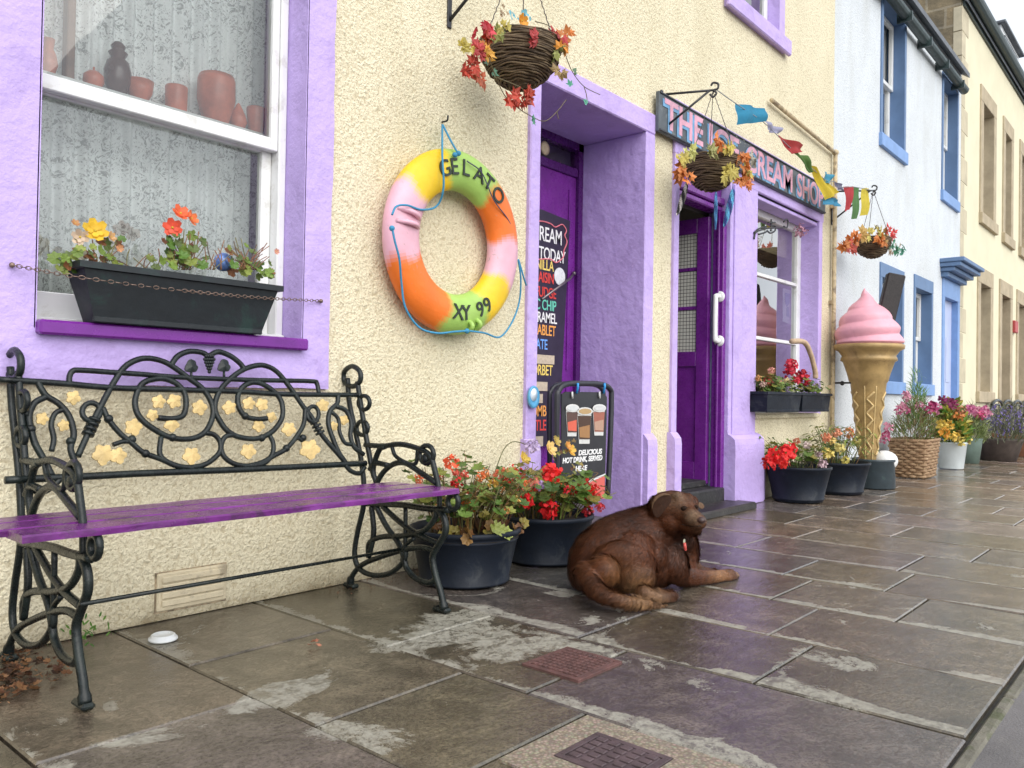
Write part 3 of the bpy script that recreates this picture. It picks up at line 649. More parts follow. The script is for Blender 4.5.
# --- shop window
e = SW[1]; s = MB(); s.box((SW[1], D - .022, 0.585), (SW[1] + .065, D + .12, 2.2), bev=.006)
s.box((SW[1] - .001, D - .010, 0.60), (SW[1] + .0, D + .15, 2.13)); s.build('window_jamb', LILAC, shop)
s = MB(); s.box((D2[0] - .06, D - .024, 2.14), (SW[1] + .08, D + .0, 2.46), bev=.006); s.box((SW[0], D - .0, 2.105), (SW[1], D + .12, 2.2), bev=.004); s.build('lintel', LILAC, shop)
s = MB(); s.box((SW[0] + .002, D - .03, 0.565), (SW[1] + .03, D + .13, 0.60), bev=.006); s.build('shop_window_sill', CREAM, shop)
wy = D + .13; fr = MB()
fr.box((SW[0] - .01, wy, 0.60), (SW[0] + .05, wy + .05, 2.12), bev=.004); fr.box((SW[1] - .07, wy, 0.60), (SW[1] + .01, wy + .05, 2.12), bev=.004)
fr.box((SW[0] + .05, wy + .001, 0.60), (SW[1] - .07, wy + .049, 0.67), bev=.004); fr.box((SW[0] + .05, wy + .001, 2.06), (SW[1] - .07, wy + .049, 2.12), bev=.004)
z1_, z2_ = W(780, 341, wy).z, W(780, 280, wy).z
for z in (z1_, z2_): fr.box((SW[0] + .05, wy + .004, z - .013), (SW[1] - .07, wy + .045, z + .013), bev=.003)
fr.box((SW[0] + .55, wy + .006, 0.67), (SW[0] + .575, wy + .043, 0.68)); 
sw = fr.build('shop_window', WHITE_P, shop)
for k, (a, b) in enumerate(((0.67, z1_ - .013), (z1_ + .013, z2_ - .013), (z2_ + .013, 2.06))):
    m = MB(); m.add([(SW[0] + .05, wy + .024, a), (SW[1] - .07, wy + .024, a), (SW[1] - .07, wy + .024, b), (SW[0] + .05, wy + .024, b)], [(0, 1, 2, 3)]); m.build('pane', GLASS_S, sw)
bl = MB(); bl.box((SW[0] - .02, wy + .10, 1.86), (SW[1] + .1, wy + .11, 2.2)); tag(bl.build('window_blind', M('cream_blind', (.62, .52, .32), .8, .05), None), 'cream blind rolled down a little inside the shop window', 'blind')

# --- upper window
surround(shop, UW, 0.11, 0.10, 0.105, 0.1, name='surround', wob=.002)
m = MB(); m.box((UW[0] - .13, D - .05, UW[2] - .115), (UW[1] + .16, D - .019, UW[2] - .0), bev=.008); m.build('sill', LILAC, shop)
uwf = sashframe(UW[0] + .004, UW[1] - .004, UW[2] + .005, 4.0, D + .07, .05, .07, name='window', parent=shop)
m = MB(); m.add([(UW[0], D + .09, UW[2]), (UW[1], D + .09, UW[2]), (UW[1], D + .09, 4.0), (UW[0], D + .09, 4.0)], [(0, 1, 2, 3)]); m.build('pane', GLASS, uwf)
sashframe(UW[0] + .004, UW[1] - .004, 4.0, UW[3], D + .05, .05, .05, name='sash', parent=uwf)
m = MB(); m.box((UW[0] - .1, D + .14, 3.3), (UW[1] + .1, D + .16, 4.7)); m.build('room_backing', ROOM, shop)

# --- air vent under the bench, painted over
vt = MB(); vb = MB(); vx0, vx1, vz0, vz1 = W(156, 580, D).x, W(225, 580, D).x, W(156, 612, D).z, W(156, 578, D).z + .012
vb.box((vx0 - .004, D - .003, vz0 - .006), (vx1 + .003, D + .01, vz1 + .003)); vt.box((vx0, D - .012, vz0), (vx1, D + .01, vz1), bev=.004)
for k in range(4): vt.box((vx0 + .012, D - .019, vz0 + .014 + k * (vz1 - vz0 - .02) / 4), (vx1 - .012, D - .0118, vz0 + .034 + k * (vz1 - vz0 - .02) / 4), bev=.003)
vent_ = thing('air_vent', ((vx0 + vx1) / 2, D, .12), 'cream painted louvred air vent low in the wall under the bench', 'vent'); vb.build('cracked_mortar', M('dark_mortar_crack', (.34, .27, .18), .9, .7, 40, .6, 90, .004), vent_); (vt.build('louvre_grille', M('painted_vent', (.62, .54, .38), .8, .1, 20, .8, 60, .005, dirt=(.14, .10, .07), dirt_amt=.30), vent_))

# --- cream pipe running down to the boundary
pm = MB(); px_ = 6.80
pm.tube([(5.50, D - .035, 2.83), (px_, D - .035, 2.76)], .016, 10); pm.tube([(px_, D - .035, 2.775), (px_, D - .035, 1.0), (px_ - .01, D - .035, 0.02)], .017, 10)
for z in (2.3, 1.5, .8): pm.box((px_ - .028, D - .04, z), (px_ + .028, D, z + .03))
pm.ball((px_, D - .035, 2.765), .027, 10)
tag(pm.build('downpipe', PIPE_M, None, loc=(px_, D, 0)), 'thin cream painted pipe along and down the shop corner', 'pipe')

# ================= the white house with blue trim
H2 = thing('white_house', (9.1, D, 0), 'white roughcast house with blue painted window and door trim', 'house')
def px_rect(l, r, t_, b_, y=D, ref='l'):
    """opening from its left and right edge and the heights read at its left edge"""
    return (W(l, t_, y).x, W(r, t_, y).x, W(l, b_, y).z, W(l, t_, y).z)
U1 = (8.14, 8.86, 3.27, 4.60); U2 = (W(942, 200, D).x, W(956, 200, D).x, 3.20, 4.55)
B1 = (8.18, 8.86, 0.90, 1.90); B2 = (W(914, 380, D).x, W(930, 380, D).x, 0.90, 1.93); BD = (W(943, 400, D).x, W(956, 400, D).x, 0, 1.96)
hl = [U1, U2, B1, B2, BD]
mb = MB(); wall(mb, 6.85, 11.39, 0, 4.86, hl, depth=.10); shell(mb, 6.86, 11.38, 4.86, 7.2, 6.6); mb.build('wall', WHITE_R, H2)
roof(6.86, 11.36, 4.86, 7.2, 6.6, H2, over=.1)
for k, hh in enumerate((U1, U2, B1, B2)):
    a, b, z0, z1 = hh
    s = MB(); w_ = .055
    s.box((a - w_, D - .014, z0), (a, D + .2, z1), bev=.003); s.box((b, D - .014, z0), (b + w_, D + .2, z1), bev=.003); s.box((a - w_, D - .015, z1), (b + w_, D + .2, z1 + (.05 if k < 2 else .14)), bev=.003)
    s.build('window_surround', BLUE_P, H2)
    s = MB(); s.box((a - w_ - .02, D - .035, z0 - .125), (b + w_ + .02, D + .2, z0), bev=.004); s.build('sill', BLUE_L, H2)
    zm = (z0 + z1) / 2
    f = sashframe(a, b, z0, zm + .02, D + .13, .05, .07, .035, name='window', parent=H2); sashframe(a, b, zm - .02, z1, D + .10, .05, .04, .05, name='sash', parent=f)
    m = MB(); m.add([(a, D + .15, z0), (b, D + .15, z0), (b, D + .15, z1), (a, D + .15, z1)], [(0, 1, 2, 3)]); m.build('pane', GLASS, f)
    m = MB(); m.box((a - .03, D + .26, z0 - .05), (b + .03, D + .27, z1 + .05)); m.build('room_backing', M('pale_blind', (.45, .45, .43), .9), H2)
a, b, z0, z1 = BD
s = MB(); s.box((a - .10, D - .014, 0), (a, D + .12, z1), bev=.003); s.box((b, D - .014, 0), (b + .10, D + .12, z1), bev=.003); s.box((a - .10, D - .015, z1), (b + .10, D + .12, z1 + .22), bev=.003)
s.build('door_surround', BLUE_L, H2)
s = MB()
for (o, zz, t_) in ((.08, z1 + .22, .06), (.15, z1 + .28, .05), (.22, z1 + .33, .05), (.26, z1 + .38, .05)): s.box((a - .12 - o * .4, D - o, zz), (b + .12 + o * .4, D + .1, zz + t_ - .002), bev=.006)
s.build('door_cornice', BLUE_P, H2)
m = MB(); m.box((a, D + .06, 0.02), (b, D + .10, z1)); 
for z in (.25, .95): 
    for q in (a + .12, (a + b) / 2 + .05): m.box((q, D + .052, z), (q + (b - a) / 2 - .17, D + .0602, z + .55), bev=.004)
m.build('door', PALE_LILAC, H2)
gt = MB(); gz = W(968, 93, D - .12).z; gx1 = W(968, 93, D - .12).x
v = []; f = []; N = 9
for x in (6.9, gx1):
    for k in range(N): an = pi * k / (N - 1); v.append((x, D - .08 - .055 * cos(an), gz + .05 - .06 * sin(an)))
for k in range(N - 1): f.append((k, k + 1, N + k + 1, N + k))
f += [tuple(range(N)), tuple(range(N, 2 * N))[::-1]]; gt.add(v, f)
x = 7.1
while x < gx1: gt.box((x, D - .145, gz - .03), (x + .03, D, gz + .062)); x += .75
gt.build('gutter', GUTTER, H2)

# ================= the far cream house with sandstone dressings
H3 = thing('cream_stone_house', (16, D, 0), 'tall smooth cream house with bare sandstone surrounds beyond the white house', 'house')
def sr(l, r, t_, b_): return (W(l, 300, D).x, W(r, 300, D).x, b_, t_)
w3 = []
zt3 = W(982.5, 103, D).z; zb3 = W(980, 213, D).z
w3.append((W(982.2, 150, D).x, W(992.8, 150, D).x, zb3, zt3))
w3.append((W(1004.5, 160, D).x, W(1010.5, 160, D).x, zb3 - .02, zt3))
w3.append((W(1021, 160, D).x, W(1026, 160, D).x, zb3 - .02, zt3))
zt4 = W(980, 283, D).z; zb4 = W(979, 393, D).z
g1 = (W(979.5, 300, D).x, W(989.5, 300, D).x, zb4 + .02, zt4); g2 = (W(1001, 300, D).x, W(1009.5, 300, D).x, 0, zt4); g3 = (W(1018, 300, D).x, W(1025, 300, D).x, zb4 + .02, zt4)
eave = W(979, 10, D - .1).z
mb = MB(); wall(mb, 11.40, 23, 0, eave, w3 + [g1, g2, g3], depth=.12)
mb.build('wall', FAR_CREAM, H3)
def rubble():
    m, t = newmat('sandstone_rubble'); p = t.pos()
    mpn = t.node('ShaderNodeMapping'); mpn.inputs['Rotation'].default_value = (0, pi / 2, 0); mpn.inputs['Rotation'].default_value = (pi / 2, 0, pi / 2); t.link(p, mpn.inputs[0])
    cx = t.node('ShaderNodeCombineXYZ'); sx = t.node('ShaderNodeSeparateXYZ'); t.link(p, sx.inputs[0]); t.link(sx.outputs['Y'], cx.inputs[0]); t.link(sx.outputs['Z'], cx.inputs[1])
    dn = t.node('ShaderNodeTexNoise', i_Scale=3.0); t.link(p, dn.inputs['Vector']); vv = t.mix(0.05, cx.outputs[0], dn.outputs['Color'])
    b = t.node('ShaderNodeTexBrick'); b.inputs['Scale'].default_value = 1.0; b.inputs['Brick Width'].default_value = .42; b.inputs['Row Height'].default_value = .24; b.inputs['Mortar Size'].default_value = .014
    b.inputs['Color1'].default_value = (.30, .24, .15, 1); b.inputs['Color2'].default_value = (.19, .16, .11, 1); b.inputs['Mortar'].default_value = (.33, .29, .22, 1)
    t.link(vv, b.inputs['Vector'])
    c = t.mix(1.0, b.outputs[0], t.ramp(t.noise(6, 6), [(.3, (.6, .6, .6)), (.7, (1.2, 1.15, 1.05))]), 'MULTIPLY')
    t.link(c, t.b.inputs['Base Color']); t.b.inputs['Roughness'].default_value = .9; t.link(t.bump(t.noise(20, 6), .6, .02), t.b.inputs['Normal'])
    return m
RUB = rubble()
gb = MB(); rz = eave + 2.6
gb.add([(11.40, D + .01, 0), (11.40, 8.4, 0), (11.40, 8.4, eave), (11.40, 5.4, rz), (11.40, D + .01, eave)], [(0, 1, 2, 3, 4)]); gb.add([(23, D, 0), (23, 8.4, 0), (23, 8.4, eave), (23, 5.4, rz), (23, D, eave)], [(0, 1, 2, 3, 4)])
gb.add([(11.4, 8.4, 0), (23, 8.4, 0), (23, 8.4, eave), (11.4, 8.4, eave)], [(0, 1, 2, 3)])
gb.build('gable', RUB, H3)
roof(11.38, 23.2, eave, 8.4, rz, H3, over=.06)
q = MB(); z = .0; k = 0
while z < eave - .2: q.box((11.39, D - .005, z), (11.40 + (.34 if k % 2 else .18), D + .1, z + .31), bev=.004); z += .32; k += 1
q.build('quoins', M('pale_quoin_stone', (.52, .46, .33), .85, .15, 5, .3, 40, .004), H3)
for a, b, z0, z1 in w3 + [g1, g3, g2]:
    s = MB(); w_ = .17
    s.box((a - w_, D - .02, z0 if z0 else 0), (a, D + .24, z1), bev=.005); s.box((b, D - .02, z0), (b + w_, D + .24, z1), bev=.005); s.box((a - w_, D - .021, z1), (b + w_, D + .24, z1 + .22), bev=.005)
    if z0 > .1: s.box((a - w_ - .02, D - .05, z0 - .15), (b + w_ + .02, D + .24, z0), bev=.005)
    s.build('stone_surround', SANDST, H3)
    if z0 > .1:
        f = sashframe(a, b, z0, z1, D + .17, .06, .08, name='window', parent=H3)
        m = MB(); m.add([(a, D + .19, z0), (b, D + .19, z0), (b, D + .19, z1), (a, D + .19, z1)], [(0, 1, 2, 3)]); m.build('pane', GLASS, f)
        m = MB(); m.box((a - .03, D + .3, z0 - .05), (b + .03, D + .31, z1 + .05)); m.build('room_backing', ROOM, H3)
    else:
        m = MB(); m.box((a, D + .18, 0), (b, D + .22, z1)); m.box((a + .1, D + .172, .3), (b - .1, D + .1802, 1.0), bev=.004); m.box((a + .1, D + .172, 1.15), (b - .1, D + .1802, z1 - .2), bev=.004); m.build('door', M('brown_timber_door', (.16, .12, .08), .5, .2, 8), H3)
gt = MB(); v = []; f = []
for x in (11.42, 23.1):
    for k in range(N): an = pi * k / (N - 1); v.append((x, D - .10 - .07 * cos(an), eave + .09 - .09 * sin(an)))
for k in range(N - 1): f.append((k, k + 1, N + k + 1, N + k))
f += [tuple(range(N)), tuple(range(N, 2 * N))[::-1]]; gt.add(v, f); gt.box((11.42, D - .03, eave - .08), (23.1, D - .005, eave + .1))
gt.build('gutter', GUTTER, H3)
# dormer on the far roof
y0 = 2.72; x0 = W(1001, 40, y0).x; x1 = x0 + 1.7; dz0, dz1 = eave + .02, W(1001, 24, y0).z
d_ = MB(); d_.box((x0, y0, dz0), (x1, 5.2, dz1)); dm = d_.build('dormer', M('white_dormer_paint', (.68, .70, .72), .6, .06), H3)
m = MB(); m.box((x0 - .07, y0 - .08, dz1), (x1 + .07, 5.25, dz1 + .05), bev=.01); xm = (x0 + x1) / 2
m.add([(x0 - .06, y0 - .07, dz1 + .05), (x1 + .06, y0 - .07, dz1 + .05), (x1 + .06, 5.2, dz1 + .05), (x0 - .06, 5.2, dz1 + .05), (xm, y0 + .7, dz1 + .40), (xm, 5.2, dz1 + .40)], [(0, 1, 4), (1, 2, 5, 4), (2, 3, 5), (3, 0, 4, 5)]); m.build('dormer_roof', SLATE, dm)
m = MB(); m.box((x0 + .25, y0 - .02, dz0 + .3), (x1 - .25, y0, dz1 - .1)); m.build('dormer_window', M('dark_pane', (.12, .13, .14), .1), dm)
m = MB(); m.box((x0 - .02, y0 + .15, dz1 - .62), (x0 - .0, y0 + .55, dz1 - .1)); m.build('side_window', M('grey_pane', (.22, .25, .27), .1), dm)
# house after that, closing the street
H4 = thing('end_house', (26, D, 0), 'plain pale house closing the far end of the row', 'house')
mb = MB(); wall(mb, 23.02, 32, 0, 5.3, [(24.2, 25.1, .9, 2.1), (27, 27.9, .9, 2.1), (29.2, 30.1, 0, 2.1)], depth=.1); shell(mb, 23.02, 32, 5.3, 8, 7.4); mb.build('wall', FAR_CREAM, H4); roof(23.03, 32, 5.3, 8, 7.4, H4)
for a in (24.2, 27): f = sashframe(a, a + .9, .9, 2.1, D + .07, .06, .08, name='window', parent=H4); m = MB(); m.box((a, D + .12, .9), (a + .9, D + .13, 2.1)); m.build('pane', ROOM, f)
m = MB(); m.box((29.2, D + .07, 0), (30.1, D + .1, 2.1)); m.build('door', PALE_LILAC, H4)

# ================================================================ OBJECTS
VCP = Mvc('flower_and_leaf', 0.55, 0.25, 90, 0.25, 0.3, 200, .001)
VCL = Mvc('leaf_green', 0.42, 0.35, 50, 0.3, 0.5, 120, .0012)
VCPAINT = Mvc('coloured_paint', 0.45, 0.12, 14, 0, 0.1)
VCFAB = Mvc('coloured_cloth', 0.85, 0.2, 40, 0.3, 0.3)
STEMM = Mvc('plant_stem', 0.6, 0.4, 80, 0, 0.3)
IRON = M('black_painted_cast_iron', (0.009, 0.013, 0.013), 0.27, 0.5, 24, 0.6, 90, 0.002, dirt=(0.020, 0.028, 0.024), dirt_amt=0.4)
LEAFC = M('cream_painted_leaf', (0.56, 0.41, 0.17), 0.5, 0.2, 30, 0.8, 110, 0.003, dirt=(.18, .12, .06), dirt_amt=.2)
SEATW = M('worn_purple_seat_paint', (0.135, 0.020, 0.165), 0.24, 0.35, 14, 0.6, 40, 0.003, dirt=(0.045, 0.02, 0.045), dirt_amt=0.42)

IRON.node_tree.nodes['Principled BSDF'].inputs['Specular IOR Level'].default_value = .32

# ---------------------------------------------------------------- bench
def BP(px, py):   # meets the leaning plane of the bench back
    d = ray(px, py); k = (2.335 - 2.215) / (0.80 - 0.40)          # y = 2.215 + k (z - .40)
    t = (2.215 + k * (EYE - 0.40)) / (d.y - k * d.z); return CAM + d * t
r1 = lambda P: [BP(x / 4.04, 330 + y / 4.04) for x, y in P]
r3 = lambda P: [BP(60 + x / 4.8, 340 + y / 4.8) for x, y in P]
r4 = lambda P: [BP(220 + x / 4.8, 340 + y / 4.8) for x, y in P]
r5 = lambda P: [XP(330 + x / 2.845, 350 + y / 2.845, 1.83) for x, y in P]
def oval(c, a, b, n=14): return [(c[0] + a * cos(2 * pi * k / n), c[1] + b * sin(2 * pi * k / n)) for k in range(n)]
bench = thing('bench', (1.28, 2.1, 0), 'black cast iron garden bench with purple plank seat and cream vine leaves', 'bench')
be = MB(); R_ = .0098
A = lambda pts, r=R_, sm=6: be.tube(bez(r5(pts), sm), r, 8)
A([(50, 80), (55, 150), (72, 230), (88, 310), (97, 390), (95, 445), (78, 520), (70, 580), (82, 620), (120, 640), (170, 635), (210, 600), (215, 560)], .0095)
A([(78, 90), (90, 170), (105, 260), (120, 340), (132, 385), (128, 445)], .0095)
be.tube(bez(r5([(63, 46), (41, 62), (41, 90), (63, 104), (85, 90), (85, 62)]), 4, True), .0095, 8, closed=True)
for c in ((97, 150), (92, 222)): be.tube(r5(oval(c, 16, 20)), .008, 8, closed=True)
A([(100, 270), (150, 273), (200, 268), (250, 280), (284, 300), (300, 350), (310, 395)], .0095)
be.tube(r5(oval((275, 297), 20, 26)), .0085, 8, closed=True); be.ball(r5([(270, 310)])[0], .018, 10, sc=(.6, 1, 1))
A([(130, 385), (150, 350), (180, 325), (215, 322), (260, 350), (303, 378)]); A([(113, 340), (130, 322), (165, 328)]); A([(175, 272), (190, 305), (240, 325), (250, 285)], .007); A([(124, 360), (124, 330), (140, 285), (158, 274)])
A([(97, 436), (200, 440), (270, 450), (340, 455)], .011); be.tube(r5(oval((350, 432), 15, 22)), .009, 8, closed=True); A([(310, 395), (312, 450)], .009)
A([(305, 450), (325, 480), (328, 520), (305, 560), (292, 590), (300, 640), (315, 690), (325, 738)], [.011] * 40 + [.015] * 20)
A([(110, 590), (112, 550), (145, 532), (210, 528), (265, 515), (298, 480), (302, 445)]); A([(132, 445), (160, 500), (195, 550), (210, 590), (218, 620), (245, 650), (285, 662), (305, 645)])
A([(118, 445), (124, 520), (110, 590)]); A([(215, 440), (214, 600)], .0075); A([(56, 678), (62, 645), (90, 612), (140, 590), (205, 570), (260, 562), (300, 572)], [.014] * 6 + [.0095] * 60)
A([(150, 445), (200, 490), (250, 525), (312, 552)]); A([(205, 600), (212, 560), (240, 535)], .007)
for y in (1.868, 2.335): be.box((1.815, y - .035, 0), (1.845, y + .03, .016), bev=.006)
endA = be.build('end_frame', IRON, bench)
e2 = endA.copy(); COL.objects.link(e2); e2.parent = bench; e2.location.x -= 1.092
bk = MB(); B = lambda pts, r=.0085, sm=6: bk.tube(bez(pts, sm), r * 1.02, 8)
B(r3([(-290, 190), (0, 208), (150, 222), (300, 232), (600, 240), (864, 248)]) + r4([(300, 260), (660, 264)]), .0085)
B(r3([(46, 215), (45, 180), (60, 150), (100, 145), (250, 155), (400, 165), (560, 178), (860, 190)]) + r4([(250, 194), (440, 198), (465, 210), (475, 258)]), .0078)
B(r1([(20, 607), (340, 592)]) + r3([(400, 640), (864, 622)]) + r4([(300, 612), (700, 592)]), .0098)
B(r3([(85, 560), (125, 470), (155, 400), (200, 310), (260, 200), (310, 130), (370, 95), (430, 88), (500, 105), (560, 140), (620, 185), (680, 230), (722, 290), (735, 350), (715, 415), (680, 455), (620, 475), (540, 470), (470, 440), (400, 390), (366, 340), (362, 280), (390, 215), (440, 190), (500, 186), (560, 210), (597, 255), (605, 310), (590, 362), (540, 378), (470, 374)]), .0085)
B(r4([(605, 592), (560, 540), (500, 470), (465, 420), (440, 370), (400, 320), (330, 220), (270, 150), (210, 122), (150, 128), (90, 155), (30, 205), (-10, 260), (-25, 330), (0, 390), (40, 440), (100, 468), (180, 472), (250, 440), (295, 380), (300, 320), (280, 270), (220, 220), (160, 203), (110, 225), (86, 270), (90, 320), (120, 365), (180, 380), (225, 376)]), .0085)
B(r3([(530, 125), (565, 78), (620, 55), (680, 60), (712, 78)])); B(r3([(712, 78), (760, 57), (820, 78), (864, 112), (885, 140)]))
B(r3([(485, 465), (478, 540), (500, 575), (560, 605), (640, 610), (710, 590), (765, 540), (768, 490), (740, 455), (700, 446)]), .0078)
B(r4([(70, 455), (25, 465), (5, 510), (20, 560), (70, 595), (140, 604), (210, 592), (250, 550), (256, 500), (240, 460)]), .0078)
B(r3([(205, 325), (235, 385), (290, 450), (340, 490), (400, 540), (480, 570), (560, 603), (640, 616)]), .008); B(r3([(255, 503), (300, 488), (345, 488)]), .0065)
B(r4([(410, 325), (402, 400), (370, 460), (320, 520), (260, 555), (200, 588), (140, 604)]), .008); B(r4([(355, 480), (375, 472), (395, 484)]), .0065)
bk.tube(r3(oval((150, 345), 44, 44)), .0075, 8, closed=True); bk.tube(r4(oval((446, 356), 28, 38)), .0075, 8, closed=True)
for fn, a, b in ((r3, (165, 385), (135, 450)), (r4, (455, 395), (480, 445))):
    p, q = fn([a, b])
    for k in range(4): c = p.lerp(q, k / 3.0); d = (q - p).normalized(); bk.tube([c - d * .004, c + d * .004], .0165, 10)
B(r1([(150, 205), (168, 240), (190, 268), (240, 300), (280, 350), (298, 420), (285, 480), (305, 545), (300, 592)])); B(r1([(190, 268), (140, 295), (118, 345), (125, 400), (142, 460), (175, 520), (210, 590)])); B(r1([(265, 320), (225, 335), (207, 380), (217, 440), (208, 490)]), .007); B(r1([(75, 320), (100, 335), (118, 345)]), .007)
B(r1([(115, 640), (170, 655), (215, 630), (245, 600)]), .008)
B(r4([(566, 264), (562, 305), (528, 342), (520, 400), (540, 470), (570, 540), (605, 592)])); B(r4([(556, 318), (605, 340), (630, 400), (626, 460), (645, 515), (690, 550)])); B(r4([(535, 345), (568, 380), (574, 440), (598, 492), (630, 502)]), .007)
B(r4([(600, 600), (630, 630), (670, 640), (695, 610)]), .008)
for fn, L in ((r3, [(232, 378), (345, 478), (410, 545), (540, 468)]), (r4, [(120, 365), (200, 470), (318, 520), (398, 470)]), (r1, [(125, 400), (285, 450), (440, 360)])):
    for c in L: bk.ball(fn([c])[0], .0125, 8)
panel = bk.build('back_panel', IRON, bench)
# grapes and two iron leaves in the crest
gm = MB()
for row, n in enumerate((4, 5, 4, 3, 2, 1)):
    for k in range(n): gm.ball(r3([(712 + (k - (n - 1) / 2) * 11, 78 + row * 15)])[0] + Vector((0, -.006, 0)), .0058, 7)
def benchleaf(mb, c, s, ang, lobes=5, th=.005, fn=r3, kx=1.0):
    pts = []; n = lobes * 8
    for k in range(n):
        a = 2 * pi * k / n; rr = s * .92 * (0.72 + 0.27 * abs(cos(a * lobes / 2)) ** 1.4 + .04 * sin(a * 17) + .10 * cos(a)) * .5; pts.append((c[0] + rr * cos(a + ang) * kx, c[1] + rr * sin(a + ang)))
    P = fn(pts); cen = fn([c])[0]; nrm = Vector((0, -1, .25)).normalized()
    top = [p + nrm * th * .4 for p in P]; v = top + [p - nrm * th * .6 for p in P] + [cen + nrm * th * 1.6]
    f = [(k, (k + 1) % n, 2 * n) for k in range(n)] + [(k, k + n, (k + 1) % n + n, (k + 1) % n) for k in range(n)] + [tuple(range(n, 2 * n))]
    mb.add(v, f)
benchleaf(gm, (630, 130), 75, -pi / 2, 3); benchleaf(gm, (787, 128), 72, -pi / 2, 3)
for c in ((630, 150), (787, 150)): gm.tube(r3([c, (c[0], c[1] + 32)]), .004, 6)
gm.build('grape_crest', IRON, bench)
for fn, L in ((r3, [((62, 280), 80, 5.2), ((18, 408), 66, 2), ((350, 415), 95, 1.2), ((206, 545), 118, 1.6), ((278, 552), 92, 1.2), ((476, 298), 76, 3.6), ((545, 296), 80, 5.6), ((446, 360), 64, 2.9), ((535, 402), 84, 1.5), ((665, 325), 84, 6.2), ((815, 325), 76, 3.2), ((630, 552), 96, 1.57)]),
              (r4, [((140, 306), 70, 3.6), ((198, 312), 70, 5.6), ((243, 370), 58, .2), ((185, 410), 66, 1.5), ((330, 425), 78, 1.6), ((430, 520), 110, 1.4), ((135, 530), 84, 1.5), ((490, 312), 70, .9), ((542, 412), 52, .9), ((592, 387), 54, 5.2)]),
              (r1, [((172, 360), 60, 3.8)])):
    for c, s, a in L:
        m = MB(); benchleaf(m, c, s, a, 5, .005, fn); m.build('cream_leaf', LEAFC, bench)
# seat planks
for k, (y0, y1, xa, xb, zo) in enumerate(((1.80, 1.893, .588, 1.835, 0), (1.905, 1.995, .575, 1.832, .001), (2.008, 2.095, .56, 1.815, .0))):
    m = MB(); n = 14; v = []
    zc = 0.387 + zo
    for i in range(n + 1):
        x = xa + (xb - xa) * i / n; w = rng.uniform(-.0015, .0015)
        for (yy, zz) in ((y0, -.016), (y0 + w, -.004), (y0 + .004, 0), (y1 - .004, 0), (y1, -.004), (y1, -.016)): v.append((x, yy, zc + .014 + zz + w * .5))
    f = []
    for i in range(n):
        for j in range(6): f.append((i * 6 + j, i * 6 + (j + 1) % 6, (i + 1) * 6 + (j + 1) % 6, (i + 1) * 6 + j))
    f += [tuple(range(6))[::-1], tuple(range(n * 6, n * 6 + 6))]
    m.add(v, f)
    m.build('seat_plank', SEATW, bench)
m = MB(); m.tube([XP(80, 604.5, .715), XP(401, 549, 1.83)], .005, 8); m.build('stretcher', IRON, bench)

# ---------------------------------------------------------------- leaf and flower makers
def frame(n):
    n = Vector(n).normalized(); u = n.orthogonal().normalized(); a = rng.uniform(0, 2 * pi); w = n.cross(u); return u * cos(a) + w * sin(a), n.cross(u * cos(a) + w * sin(a)), n
def leaf(mb, p, n, s, kind='round', col=(.1, .2, .04), jit=.25, dirn=None):
    u, w, n = frame(n)
    if dirn is not None:
        u = Vector(dirn); u = (u - n * u.dot(n)); u = u.normalized() if u.length > 1e-5 else n.orthogonal().normalized(); w = n.cross(u)
    p = Vector(p); j = rng.uniform(1 - jit, 1 + jit); c = tuple(min(1, q * j) for q in col)
    if kind == 'round':
        N = 14; pts = []
        for k in range(N):
            a = 2 * pi * k / N; r = s * (1.0 + .12 * (1 if k % 2 else -1)) * (.55 + .45 * min(1, abs(a - pi) / .5 if abs(a - pi) < .5 else 1)) ; r *= 1 if abs(a - pi) > .2 else .5
            pts.append(p + u * (cos(a) * r + s * .5) + w * sin(a) * r + n * (s * (.22 if k % 2 else .05)))
        mb.add([p + u * s * .45 - n * s * .05] + pts, [(0, k + 1, (k + 1) % N + 1) for k in range(N)], c, smooth=False)
    elif kind == 'maple':
        prof = [(0, .2), (15, .58), (33, .44), (48, .86), (62, .60), (76, .72), (90, 1.02), (104, .72), (118, .60), (132, .86), (147, .44), (165, .58), (180, .2)]
        pts = []
        for a, r in prof:
            a = radians(a - 90); pts.append(p + u * (cos(a) * r * s) + w * (sin(a) * r * s) + n * rng.uniform(-.12, .12) * s)
        a2 = [p + u * s * .1 + n * s * rng.uniform(-.05, .15)] + pts
        mb.add(a2, [(0, k + 1, k + 2) for k in range(len(pts) - 1)], c, smooth=False)
    elif kind == 'lance':
        pts = [p, p + u * s * .35 + w * s * .16 + n * s * .05, p + u * s * .75 + w * s * .12 + n * s * .02, p + u * s - n * s * .1, p + u * s * .75 - w * s * .12 + n * s * .02, p + u * s * .35 - w * s * .16 + n * s * .05, p + u * s * .5 - n * s * .03]
        mb.add(pts, [(0, 1, 6), (1, 2, 6), (2, 3, 6), (3, 4, 6), (4, 5, 6), (5, 0, 6)], c)
    elif kind == 'blade':
        q = p + u * s * .5 + n * s * .15; e = p + u * s
        mb.add([p + w * s * .03, p - w * s * .03, q - w * s * .025, q + w * s * .025, e], [(0, 1, 2, 3), (3, 2, 4)], c)
    elif kind == 'petal':
        pts = [p, p + u * s * .6 + w * s * .38 + n * s * .12, p + u * s + w * s * .2 + n * s * .3, p + u * s - w * s * .2 + n * s * .26, p + u * s * .6 - w * s * .38 + n * s * .12]
        mb.add(pts, [(0, 1, 2, 3, 4)], c)
